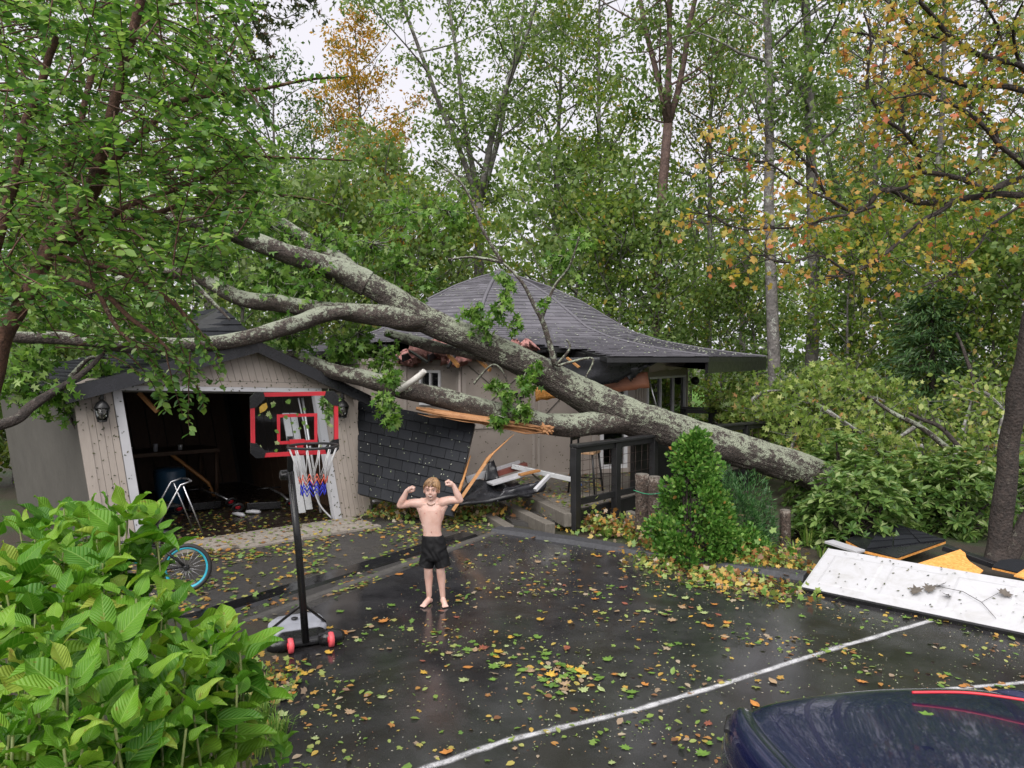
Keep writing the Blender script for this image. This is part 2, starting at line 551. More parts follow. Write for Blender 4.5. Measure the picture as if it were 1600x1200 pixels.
def m_hydrangea():
    t = NT('hydrangea_leaf')
    tc = t.n.new('ShaderNodeTexCoord'); sp = t.n.new('ShaderNodeSeparateXYZ'); t.lk(tc.outputs['Object'], sp.inputs[0])
    ax = t.math('ABSOLUTE', sp.outputs['X'])
    ph = t.math('MULTIPLY_ADD', ax, -.95, sp.outputs['Y'])
    ph = t.math('ADD', ph, t.math('MULTIPLY', t.math('MULTIPLY', ax, ax), -.9))
    w = t.math('SINE', t.math('MULTIPLY', ph, 62.0))
    vein = t.ramp(w, [(.9, 0.0), (1.0, 1.0)])
    mid = t.ramp(t.math('MULTIPLY', ax, 10.0), [(.08, 1.0), (.17, 0.0)])
    vm = t.math('MAXIMUM', vein, mid)
    oi = t.n.new('ShaderNodeObjectInfo')
    c = t.ramp(oi.outputs['Random'], [(0, (.04, .14, .01)), (.3, (.085, .23, .014)), (.65, (.15, .32, .022)), (.92, (.23, .4, .035)), (1.0, (.38, .42, .07))])
    c = t.mix(t.math('MULTIPLY', t.noise(tc.outputs['Object'], 7, 4), .45), c, (.045, .15, .012))
    sp_ = t.ramp(t.math('ADD', t.noise(t.wpos(), 38, 3, .6), t.math('MULTIPLY', oi.outputs['Random'], .12)), [(.72, 0.0), (.78, .7)])
    c = t.mix(t.math('MULTIPLY', vm, .3), c, (.34, .5, .12))
    c = t.mix(sp_, c, (.2, .14, .03))
    t.set(Base_Color=c, Roughness=.42)
    t.b.inputs['Specular IOR Level'].default_value = .3
    h = t.math('ADD', t.math('MULTIPLY', w, -.5), t.math('MULTIPLY', mid, -1.0))
    t.bump(h, .32, .012)
    tr = t.n.new('ShaderNodeBsdfTranslucent'); t.lk(t.mix(1.0, c, (1.0, 1.1, .55), 'MULTIPLY'), tr.inputs['Color'])
    ms = t.n.new('ShaderNodeMixShader'); ms.inputs[0].default_value = .34
    t.lk(t.b.outputs[0], ms.inputs[1]); t.lk(tr.outputs[0], ms.inputs[2]); t.lk(ms.outputs[0], t.out.inputs['Surface'])
    return t.mat

M_ASPH = m_asphalt(); M_GROUND = m_ground(); M_GRAVEL = m_gravel()
M_SIDING = m_siding(); M_SHING = m_shingle(); M_OSB = m_osb(); M_INSUL = m_insul(); M_SKIN = m_skin()
M_SHING2 = m_shingle('house_shingle', (.078, .075, .085), True)
M_OAKBARK = m_bark('lichen_bark', (.095, .072, .06), (.022, .017, .015), (.34, .37, .28), .48, 1.9)
M_TRUNKBARK = m_bark('furrowed_lichen_bark', (.1, .08, .068), (.025, .02, .017), (.35, .38, .28), .5, 2.0, 1.6)
M_GREYBARK = m_bark('grey_forest_bark', (.16, .145, .135), (.06, .055, .052), (.32, .33, .29), .35, .5)
M_REDBARK = m_bark('stripped_red_bark', (.16, .1, .085), (.07, .045, .04), (.3, .3, .28), .12, .5)
M_DARKBARK = m_bark('dark_wet_bark', (.055, .04, .034), (.018, .014, .012), (.16, .15, .12), .08, 1.2)
M_CRAPEBARK = m_bark('crape_myrtle_bark', (.16, .075, .045), (.045, .022, .016), (.26, .2, .16), .12, 1.4, .4)
M_SPLINT = m_wood('splintered_wood', (.24, .09, .035), (.56, .3, .13), (1.0, 9, 14), .65, 6)
M_RAWWOOD = m_wood('wet_raw_lumber', (.36, .15, .045), (.55, .28, .1), (2, 6, 6), .5, 4)
M_OLDWOOD = m_wood('weathered_timber', (.1, .088, .072), (.2, .18, .155), (4, 4, 1.2), .75, 5)
M_PLANK = m_wood('pale_floor_board', (.27, .235, .2), (.42, .38, .335), (3, 3, 3), .5, 4, True)
M_BROWNW = m_wood('brown_wall_board', (.05, .026, .014), (.1, .055, .03), (6, 6, 1), .7, 4, True)
M_BLACK = plain('black_paint', (.014, .014, .015), .38, .3, 5, bump=.15)
M_FELT = plain('black_felt', (.012, .0125, .015), .3, .4, 3, bump=.3, bscale=12)
M_WHITE = plain('white_paint', (.45, .45, .47), .42, .06, 4)
M_FRAME = plain('window_frame_white', (.72, .72, .74), .4, .05, 4)
M_TRACK = plain('galvanised_track', (.62, .63, .64), .35, .1, 6, metal=.5)
M_DARKWALL = plain('dark_taupe_panel', (.075, .07, .06), .8, .12, 2.2, bump=.1)
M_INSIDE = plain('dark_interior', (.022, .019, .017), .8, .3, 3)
M_CONC = plain('worn_concrete', (.085, .08, .074), .55, .25, 7, bump=.3)
M_ALU = plain('aluminium', (.6, .6, .62), .3, .08, 9, metal=.9)
M_PLASTIC = plain('black_plastic', (.012, .012, .013), .28, .3, 6)
M_REDP = plain('red_plastic', (.62, .03, .045), .4, .1, 6)
M_PINKP = plain('faded_red_wheel', (.72, .1, .12), .45, .15, 30)
M_GREYP = plain('grey_plastic', (.33, .34, .38), .4, .12, 9)
M_TEAL = plain('teal_paint', (.03, .36, .48), .35, .12, 9)
M_RUBBER = plain('tyre_rubber', (.02, .02, .021), .6, .2, 20)
M_GLASS = m_glass('window_glass', .015, (.55, .6, .58), 2.4)
M_ACRYL = m_glass('clear_acrylic', .05, (.93, .94, .95), 1.3)
M_GLASSLAMP = m_glass('lamp_glass', .05, (.85, .87, .85), 1.5)
M_HYD = m_hydrangea()

# ================================================================ SETTING
def sheet(name, pts, z, mat, kind='structure', thick=0.0):
    mb = MB()
    v = [Vector((p[0], p[1], z)) for p in pts]
    if thick: mb.prism([p - Vector((0, 0, thick)) for p in v], (0, 0, thick))
    else: mb.add(v, [tuple(range(len(v)))])
    o = mb.build(name, mat)
    o['kind'] = kind
    return o
def bank_h(x, y):
    h = .85 * sstep((-1.75 - x + .12 * (y - 5)) / 1.6) * sstep((7.4 - y) / 3.0)
    back = 1.0 * sstep((1.5 - y) / 2.0) * sstep((.2 - x) / 1.0)
    return max(h, back)
# forest floor, rising a little behind the house on the left and running out to the horizon
def ground_grid():
    xs = np.concatenate([np.linspace(-300, -60, 8), np.linspace(-50, 50, 51), np.linspace(60, 300, 8)])
    ys = np.concatenate([np.linspace(-200, -12, 5), np.linspace(-10, 60, 36), np.linspace(70, 400, 9)])
    v = []
    for y in ys:
        for x in xs:
            z = -.03
            if y > 16: z += .6 * sstep((y - 16) / 20) * mnoise.noise(Vector((x * .06, y * .06, 2)))
            if x > 5 and y > 7: z -= .35 * sstep((x - 5) / 6) * sstep((y - 8) / 6)
            if y > 21 and x < 2: z += .7 * sstep((y - 21) / 14)
            v.append((x, y, z))
    nx = len(xs)
    f = [(j * nx + i, j * nx + i + 1, (j + 1) * nx + i + 1, (j + 1) * nx + i) for j in range(len(ys) - 1) for i in range(nx - 1)]
    o = bpy.data.objects.new('ground', np_mesh('ground', v, f, M_GROUND, True)); link(o)
    o['kind'] = 'structure'
ground_grid()
# planted bank under the hydrangea
def bank():
    v, f = [], []
    xs = np.linspace(-12, -.2, 48); ys = np.linspace(-6, 8.5, 46)
    for y in ys:
        for x in xs:
            v.append((x, y, bank_h(x, y) - .028 + .03 * mnoise.noise(Vector((x * 2, y * 2, 0)))* (1 if bank_h(x, y) > .05 else 0)))
    nx = len(xs)
    f = [(j * nx + i, j * nx + i + 1, (j + 1) * nx + i + 1, (j + 1) * nx + i) for j in range(len(ys) - 1) for i in range(nx - 1)]
    o = bpy.data.objects.new('bank', np_mesh('bank', v, f, M_GROUND, True)); link(o); o['kind'] = 'structure'
bank()
DL0, DL1, DR1 = G(396, 985), G(778, 833), G(1254, 908)
drive_pts = [(-1.15, -8), (-1.35, 2), G(400, 1195), G(375, 1100), DL0, DL1, DR1, (6.2, 6.6), (9.5, 5.0), (9.5, -8)]
sheet('driveway', drive_pts, 0.0, M_ASPH, thick=.12)
gravel_pts = [G(300, 1000), G(396, 985), G(778, 833), G(760, 815), G(600, 797), G(150, 866), (-6.2, 9.3), (-5.2, 6.5)]
sheet('gravel_path', gravel_pts, -.012, M_GRAVEL)
sheet('far_lawn', [(5, 25), (15, 25), (24, 60), (3, 60)], .45, plain('bright_lawn', (.12, .26, .035), .8, .3, 1.5, bump=.5))
# kerbs
def strip(name, a, b, w, h, z0, mat, side=1, wob=.0):
    a, b = Vector(a), Vector(b); a.z = b.z = 0
    d = (b - a).normalized(); n = Vector((-d.y, d.x, 0)) * side
    mb = MB(); K = 14; ring = []
    for i in range(K + 1):
        p = lerp(a, b, i / K)
        j = wob * mnoise.noise(p * 1.7)
        ring.append([p + n * (j) + Vector((0, 0, z0)), p + n * (w + j) + Vector((0, 0, z0)), p + n * (w * .85 + j) + Vector((0, 0, z0 + h)), p + n * (w * .15 + j) + Vector((0, 0, z0 + h))])
    for i in range(K):
        mb.hexa([ring[i][0], ring[i][1], ring[i + 1][1], ring[i + 1][0], ring[i][3], ring[i][2], ring[i + 1][2], ring[i + 1][3]])
    o = mb.build(name, mat); o['kind'] = 'structure'
    return o
strip('concrete_kerb', DL0 + Vector((-.35, -.17, 0)), DL1, .12, .03, -.02, M_CONC, 1)
_kd = (DL1 - DL0).normalized(); _kn = Vector((-_kd.y, _kd.x, 0))
strip('drain_strip', DL0 + _kn * .17 + Vector((-.75, -.32, 0)), DL1 + _kn * .17 - _kd * .25, .34, .022, -.012, plain('wet_black_liner', (.012, .012, .013), .14, .3, 6, bump=.2, bscale=14), 1, .02)
strip('asphalt_kerb', DL1 + Vector((-.1, .05, 0)), DR1, .3, .07, -.02, plain('dry_asphalt_edge', (.045, .046, .052), .6, .3, 30, bump=.6, bscale=180), 1, .05)
# sprayed chalk lines on the asphalt
def painted_line(pts, w):
    K = 60; v = []; f = []
    for i in range(K + 1):
        t = i / K * (len(pts) - 1); k = min(int(t), len(pts) - 2)
        p = lerp(pts[k], pts[k + 1], t - k); d = (pts[k + 1] - pts[k]).normalized(); n = Vector((-d.y, d.x, 0))
        j = .012 * mnoise.noise(Vector((i * .37, 1, 0)))
        ww = w * (.85 + .3 * mnoise.noise(Vector((i * .5, 7, 0))))
        for s in (-1.0, -.35, .35, 1.0):
            q = p + n * (s * ww * .62 + j); v.append((q.x, q.y, .004))
    f = [(4 * i + c, 4 * i + c + 1, 4 * i + c + 5, 4 * i + c + 4) for i in range(K) for c in range(3)]
    me = np_mesh('line_marking', v, f, M_LINE); at = me.attributes.new('spray', 'FLOAT', 'POINT'); at.data.foreach_set('value', [0.0, 1.0, 1.0, 0.0] * (K + 1))
    o = bpy.data.objects.new('line_marking', me); link(o); o['kind'] = 'structure'
    return o
def m_line():
    t = NT('worn_white_spray_paint'); v = t.wpos()
    t.set(Base_Color=t.mix(t.noise(v, 30, 4), (.5, .5, .52), (.85, .85, .87)), Roughness=.4)
    a = t.ramp(t.math('ADD', t.math('MULTIPLY', t.noise(v, 120, 3, .8), .6), t.math('MULTIPLY', t.noise(v, 6, 3), .5)), [(.4, 0.1), (.62, .85)])
    at = t.node('ShaderNodeAttribute', attribute_name='spray')
    t.set(Alpha=t.math('MULTIPLY', a, t.math('POWER', at.outputs['Fac'], 1.4)))
    return t.mat
M_LINE = m_line()
painted_line([G(655, 1205), G(790, 1158), G(985, 1112), G(1110, 1076), G(1290, 1018), G(1455, 970)], .075)
painted_line([G(1220, 1112), G(1310, 1098), G(1440, 1081), G(1600, 1067), G(1700, 1060)], .06)

# ================================================================ GARAGE (racked to one side by the falling tree)
GA = Vector((-5.29, 9.49, 0)); GU = Vector((.784, .62, 0)); GW = Vector((-.70, .714, 0))
GL = 3.84
def gp(s, t, z):
    zz = z * (1 - .07 * s / GL)
    return GA + GU * s + GW * t + Vector((-.31 * z / 2.1, 0, zz))
GN = Vector((.62, -.784, 0))
garage = thing('garage', 'small taupe garage racked sideways under the fallen limbs, its door gone', 'garage', GA)
def gpoly(name, sz, t0, t1, mat, parent=garage, bevel=0):
    mb = MB(); n = len(sz)
    a = [gp(s, t0, z) for s, z in sz]; b = [gp(s, t1, z) for s, z in sz]
    mb.add(a + b, [tuple(range(n - 1, -1, -1)), tuple(range(n, 2 * n))] + [(i, (i + 1) % n, n + (i + 1) % n, n + i) for i in range(n)])
    return mb.build(name, mat, parent, bevel=bevel)
PK, ZE, ZP = 2.35, 2.14, 2.86           # peak position, eave height, peak height
def rake(s):
    return lerp(ZE, ZP, s / PK) if s < PK else lerp(ZP, ZE - .02, (s - PK) / (GL - PK))
gpoly('wall', [(0, 0), (.46, 0), (.46, 2.2), (0, 2.1)], .0, .08, M_DARKWALL)
gpoly('wall', [(3.3, 0), (GL, 0), (GL, 2.1), (3.3, 2.2)], .0, .08, M_DARKWALL)
gpoly('wall', [(.0, 2.1), (GL, 2.1), (GL - .02, rake(GL) - .06), (PK, ZP - .06), (0.02, rake(0) - .06)], .0, .08, M_DARKWALL)
gpoly('corner_trim', [(-.02, 0), (.1, 0), (.1, 2.12), (-.02, 2.12)], -.035, 0, M_SIDING)
gpoly('corner_trim', [(GL - .1, 0), (GL + .02, 0), (GL + .02, 2.06), (GL - .1, 2.08)], -.035, 0, M_SIDING)
for k in range(4):
    s0 = .104 + k * .083; gpoly('siding_board', [(s0, 0), (s0 + .078, 0), (s0 + .078, 2.12), (s0, 2.12)], -.022, 0, M_SIDING)
for k in range(5):
    s0 = 3.345 + k * .08; gpoly('siding_board', [(s0, 0), (s0 + .075, 0), (s0 + .075, 2.1), (s0, 2.1)], -.022, 0, M_SIDING)
gpoly('door_jamb', [(.44, -.01), (.55, -.01), (.55, 2.1), (.44, 2.1)], -.04, .06, M_WHITE)
gpoly('door_jamb', [(3.22, -.01), (3.335, -.01), (3.335, 2.1), (3.22, 2.1)], -.04, .06, M_WHITE)
gpoly('door_header', [(.43, 2.102), (3.35, 2.102), (3.35, 2.165), (.43, 2.165)], -.045, .06, M_WHITE)
gpoly('frieze_board', [(.02, 2.168), (GL - .05, 2.168), (GL - .2, 2.25), (.18, 2.25)], -.03, 0, M_SIDING)
k = 0; s0 = .2
while s0 < GL - .25:
    s1 = s0 + .098; tilt = -.05
    def rk(s): return max(2.26, rake(s) - .07)
    if rk((s0 + s1) / 2) > 2.27:
        pts = [(s0, 2.255), (s1, 2.255), (s1 + tilt, rk(s1 + tilt))]
        if s0 + tilt < PK < s1 + tilt: pts.append((PK, rk(PK)))
        pts.append((s0 + tilt, rk(s0 + tilt)))
        gpoly('gable_board', pts, -.022, 0, M_SIDING)
    s0 += .104
mb = MB()
for t0, t1, s in ((0, 4.6, -.012),):
    mb.hexa([gp(s, t0, 0), gp(s + .06, t0 + .085, 0), gp(s + .06, t1, 0), gp(s, t1, 0), gp(s, t0, 2.12), gp(s + .06, t0 + .085, 2.12), gp(s + .06, t1, 2.12), gp(s, t1, 2.12)])
mb.build('side_wall', M_DARKWALL, garage)
mb = MB(); mb.hexa([gp(GL - .07, .085, 0), gp(GL, .085, 0), gp(GL, 4.6, 0), gp(GL - .07, 4.6, 0), gp(GL - .07, .085, 2.1), gp(GL, .085, 2.1), gp(GL, 4.6, 2.1), gp(GL - .07, 4.6, 2.1)])
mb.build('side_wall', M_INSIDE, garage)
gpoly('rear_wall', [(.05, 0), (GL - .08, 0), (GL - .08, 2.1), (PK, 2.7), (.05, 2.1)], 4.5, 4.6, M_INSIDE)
for k in range(11):      # brown boards seen inside, on the right-hand wall and the rear wall
    t0 = .6 + k * .3
    mb = MB(); mb.hexa([gp(GL - .1, t0, 0), gp(GL - .075, t0, 0), gp(GL - .075, t0 + .28, 0), gp(GL - .1, t0 + .28, 0), gp(GL - .1, t0, 1.95), gp(GL - .075, t0, 1.95), gp(GL - .075, t0 + .28, 1.95), gp(GL - .1, t0 + .28, 1.95)])
    mb.build('inner_board', M_BROWNW, garage)
for k in range(12):
    s0 = .1 + k * .3
    gpoly('inner_board', [(s0, .02), (s0 + .28, .02), (s0 + .28, 2.05), (s0, 2.05)], 4.47, 4.497, M_BROWNW)
mb = MB(); mb.hexa([gp(.06, .05, -.05), gp(GL - .08, .05, -.05), gp(GL - .08, 4.5, -.05), gp(.06, 4.5, -.05), gp(.06, .05, .0), gp(GL - .08, .05, .0), gp(GL - .08, 4.5, .0), gp(.06, 4.5, .0)])
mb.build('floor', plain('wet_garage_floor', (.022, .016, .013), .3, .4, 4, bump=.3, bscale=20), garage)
# roof slabs
def roofslab(name, s0, z0, s1, z1, t0, t1, th, mat, sag=0.0):
    mb = MB(); K = 8
    for i in range(K):
        a, b = lerp(t0, t1, i / K), lerp(t0, t1, (i + 1) / K)
        za, zb = -sag * math.sin(math.pi * i / K), -sag * math.sin(math.pi * (i + 1) / K)
        mb.hexa([gp(s0, a, z0 - th), gp(s1, a, z1 - th + za), gp(s1, b, z1 - th + zb), gp(s0, b, z0 - th), gp(s0, a, z0), gp(s1, a, z1 + za), gp(s1, b, z1 + zb), gp(s0, b, z0)])
    return mb.build(name, mat, garage)
SE0, ZE0 = -.16, 2.09
SE1, ZE1 = GL + .2, 2.03
roofslab('roof_deck', SE0, ZE0, PK, ZP, -.2, 4.9, .06, M_BLACK)
roofslab('roof_deck', SE1, ZE1, PK + .002, ZP, -.2, 4.9, .06, M_BLACK)
def rakeboard(s0, z0, s1, z1):
    mb = MB()
    mb.hexa([gp(s0, -.26, z0 - .16), gp(s1, -.26, z1 - .16), gp(s1, -.205, z1 - .16), gp(s0, -.205, z0 - .16), gp(s0, -.26, z0 + .035), gp(s1, -.26, z1 + .035), gp(s1, -.205, z1 + .035), gp(s0, -.205, z0 + .035)])
    mb.build('rake_board', M_FELT, garage)
rakeboard(SE0, ZE0, PK, ZP); rakeboard(PK, ZP, SE1, ZE1)
NC = 15
for i in range(NC):                      # left slope shingles, course by course
    fa, fb = i / NC, (i + 1.25) / NC
    if i == NC - 1: fb = 1.0
    for j in range(15):
        t0 = -.24 + j * .33 + (.165 if i % 2 else 0); t1 = t0 + .322
        l0, l1 = .026 + U(0, .006), .008
        mb = MB()
        A = lambda f, t, l: gp(lerp(SE0 - .03, PK, f), t, lerp(ZE0 - .01, ZP, f) + l)
        mb.hexa([A(fa, t0, l0 - .014), A(fb, t0, l1 - .006), A(fb, t1, l1 - .006), A(fa, t1, l0 - .014), A(fa, t0, l0), A(fb, t0, l1), A(fb, t1, l1), A(fa, t1, l0)])
        mb.build('shingle', M_SHING, garage)
for i in range(8):                        # right slope, folded over from above and mostly out of sight
    fa, fb = i / 8, min(1, (i + 1.2) / 8)
    A = lambda f, t, l: gp(lerp(SE1 + .03, PK, f), t, lerp(ZE1 - .01, ZP, f) + l)
    mb = MB(); mb.hexa([A(fa, -.24, .012), A(fb, -.24, .004), A(fb, 4.9, .004), A(fa, 4.9, .012), A(fa, -.24, .03), A(fb, -.24, .01), A(fb, 4.9, .01), A(fa, 4.9, .03)])
    mb.build('shingle_course', M_SHING, garage)
# raised rear roof piece that shows above the limb
def shingled_quad(root, c00, c10, c11, c01, rows, cols, th, deck_mat, sh_mat, jitter=0.0, deckname='decking'):
    """c00-c10 is the lower edge, c01-c11 the upper edge; each shingle a child of root"""
    c00, c10, c11, c01 = [Vector(c) for c in (c00, c10, c11, c01)]
    n = (c10 - c00).cross(c01 - c00).normalized()
    if n.dot(Vector((0, 0, CAM_Z)) - c00) < 0: n = -n
    def Q(a, b, h): return lerp(lerp(c00, c10, a), lerp(c01, c11, a), b) + n * h
    mb = MB(); mb.hexa([Q(0, 0, -th), Q(1, 0, -th), Q(1, 1, -th), Q(0, 1, -th), Q(0, 0, 0), Q(1, 0, 0), Q(1, 1, 0), Q(0, 1, 0)])
    mb.build(deckname, deck_mat, root)
    for i in range(rows):
        off = (i % 2) * .5 / cols
        for j in range(cols + 1):
            a0, a1 = max(0, j / cols - off), min(1, (j + 1) / cols - off - .004)
            if a1 - a0 < .02: continue
            b0, b1 = i / rows, min(1, (i + 1.22) / rows)
            e = U(0, jitter)
            a1j = min(1.02, a1 + (U(0, .02) if j == cols else 0))
            mb = MB(); mb.hexa([Q(a0, b0, .012 + e), Q(a1j, b0, .012 + e), Q(a1, b1, .002), Q(a0, b1, .002), Q(a0, b0, .026 + e), Q(a1j, b0, .026 + e), Q(a1, b1, .007), Q(a0, b1, .007)])
            mb.build('shingle', sh_mat, root)
rp = thing('lifted_roof_section', 'dark shingled roof section jutting up behind the limb on the garage', 'roof section', P(330, 520, 12.6))
shingled_quad(rp, P(268, 528, 12.0), P(400, 530, 12.2), P(348, 480, 13.4), P(305, 488, 13.4), 5, 6, .06, M_BLACK, M_SHING, .006)

# ================================================================ OCTAGONAL HOUSE
HC = Vector((-.3, 18.0, 0)); HA = [math.radians(a) for a in (-98, -53, -8, 37, 82, 127, 172, 217)]
def hp(k, r, z):
    a = HA[k % 8]; return Vector((HC.x + r * math.cos(a), HC.y + r * math.sin(a), z))
def hf(k, f, r, z):
    return lerp(hp(k, r, z), hp(k + 1, r, z), f)
house = thing('octagonal_house', 'eight-sided taupe house with flared grey shingle roof crushed by the fallen trunk', 'house', (HC.x, HC.y, 0))
WR, WZ0, WZ1 = 4.45, .0, 2.5
FN = []
for k in range(8):
    d = (hp(k + 1, 1, 0) - hp(k, 1, 0)).normalized(); FN.append(Vector((d.y, -d.x, 0)))
def wallpoly(name, k, fz, out0, out1, mat, parent=house):
    mb = MB(); n = len(fz)
    a = [hf(k, f, WR, z) + FN[k] * out0 for f, z in fz]; b = [hf(k, f, WR, z) + FN[k] * out1 for f, z in fz]
    mb.add(a + b, [tuple(range(n - 1, -1, -1)), tuple(range(n, 2 * n))] + [(i, (i + 1) % n, n + (i + 1) % n, n + i) for i in range(n)])
    return mb.build(name, mat, parent)
def rect(f0, f1, z0, z1): return [(f0, z0), (f1, z0), (f1, z1), (f0, z1)]
M_HPANEL = plain('house_panel_paint', (.36, .31, .275), .5, .1, 2.5, bump=.08)
M_HTRIM = plain('house_trim_paint', (.4, .35, .315), .5, .08, 3)
# front facet (k=0): panels with battens; tall window towards its right end; left facet k=7; right facet k=1
def facet_wall(k, holes):
    fs = sorted(set([0.0, 1.0] + [h[0] for h in holes] + [h[1] for h in holes]))
    for a, b in zip(fs[:-1], fs[1:]):
        hh = [h for h in holes if h[0] <= a + 1e-6 and h[1] >= b - 1e-6]
        if hh:
            h = hh[0]
            wallpoly('wall', k, rect(a, b, WZ0, h[2]), -.12, 0, M_HPANEL)
            wallpoly('wall', k, rect(a, b, h[3], WZ1), -.12, 0, M_HPANEL)
        else:
            wallpoly('wall', k, rect(a, b, WZ0, WZ1), -.12, 0, M_HPANEL)
def window(k, f0, f1, z0, z1, nx, ny, fr=.035, back=None):
    w = (hp(k + 1, WR, 0) - hp(k, WR, 0)).length
    e = fr / w
    root = wallpoly('window', k, rect(f0, f1, z0, z0 + fr), -.05, .03, M_FRAME)
    for fz in (rect(f0, f1, z1 - fr, z1), rect(f0, f0 + e, z0 + fr, z1 - fr), rect(f1 - e, f1, z0 + fr, z1 - fr)):
        wallpoly('window_frame', k, fz, -.05, .03, M_FRAME, root)
    for i in range(1, nx):
        f = lerp(f0, f1, i / nx); wallpoly('mullion', k, rect(f - e * .4, f + e * .4, z0 + fr, z1 - fr), -.045, .018, M_FRAME, root)
    for j in range(1, ny):
        z = lerp(z0, z1, j / ny); wallpoly('muntin', k, rect(f0 + e, f1 - e, z - .012, z + .012), -.045, .014, M_FRAME, root)
    for i in range(nx):
        wallpoly('pane', k, rect(lerp(f0, f1, i / nx), lerp(f0, f1, (i + 1) / nx), z0, z1), -.03, -.024, M_GLASS, root)
    if back is not None:
        wallpoly('blind_or_dark_room', k, rect(f0, f1, z0, z1), -.115, -.11, back, root)  # pale blind in front; elsewhere a dark sheet painted as the unlit room
facet_wall(0, [(.79, .955, .38, 2.1)])
facet_wall(1, [(.2, .93, .62, 2.12)])
facet_wall(7, [(.72, .865, 1.62, 2.28)])
for k in (2, 3, 4, 5, 6): facet_wall(k, [])
M_BLIND = plain('pale_blind', (.42, .5, .5), .7, .08, 3)
window(0, .79, .955, .38, 2.1, 1, 2, .07, M_BLIND)
window(1, .2, .93, .62, 2.12, 3, 1, .045, M_INSIDE)
window(7, .72, .865, 1.62, 2.28, 2, 2, .05, M_INSIDE)
wallpoly('window_sill', 0, rect(.775, .97, .3, .378), 0, .05, M_HTRIM)
def batten(k, f, z0, z1, w=.07): 
    e = w / 3.4 / 2; wallpoly('batten', k, rect(f - e, f + e, z0, z1), 0, .022, M_HTRIM)
def rail(k, f0, f1, z, h=.1): wallpoly('trim_rail', k, rect(f0, f1, z - h / 2, z + h / 2), 0, .026, M_HTRIM)
for f in (.012, .4, .43, .75): batten(0, f, .1, 2.38, .075 if f not in (.4, .43) else .05)
for z in (.27, 1.27, 2.42): rail(0, .03, .745, z, .12 if z != 2.42 else .08)
def diag(k, a, b):
    p, q = hf(k, a[0], WR, a[1]) + FN[k] * .008, hf(k, b[0], WR, b[1]) + FN[k] * .008
    mb = MB(); mb.beam(p, q, .012, .018, FN[k]); mb.build('brace_groove', M_DARKWALL, house)
diag(0, (.04, 1.36), (.385, 2.36)); diag(0, (.385, 1.36), (.04, 2.36)); diag(0, (.445, 1.36), (.735, 2.36)); diag(0, (.735, 1.36), (.445, 2.36))
for f in (.03, .3, .62, .98): batten(7, f, .1, 2.45)
for z in (.27, 1.3, 2.44): rail(7, .04, .97, z)
for f in (.03, .07, .11, .15): batten(1, f, .1, 2.4, .05)
batten(1, .97, .1, 2.4, .09)
mb = MB(); q = hf(7, .995, WR, 0) + FN[7] * .04; mb.tube([q + Vector((0, 0, .2)), q + Vector((0, 0, 2.45))], .03, 8); mb.build('downpipe', M_HTRIM, house)
# house number, mostly hidden behind the limb
dg = {'2': [(0, 1), (1, 1), (1, .5), (0, .5), (0, 0), (1, 0)], '3': [(0, 1), (1, 1), (.4, .55), (1, .5), (1, 0), (0, 0)]}
for i, ch in enumerate('232'):
    f0 = .255 + i * .034; mb = MB()
    pts = [hf(0, f0 + x * .02, WR, 1.70 + y * .15) + FN[0] * .016 for x, y in dg[ch]]
    for a, b in zip(pts[:-1], pts[1:]): mb.beam(a, b + (b - a).normalized() * .008, .02, .014, FN[0])
    mb.build('house_digit', M_BLACK, house)
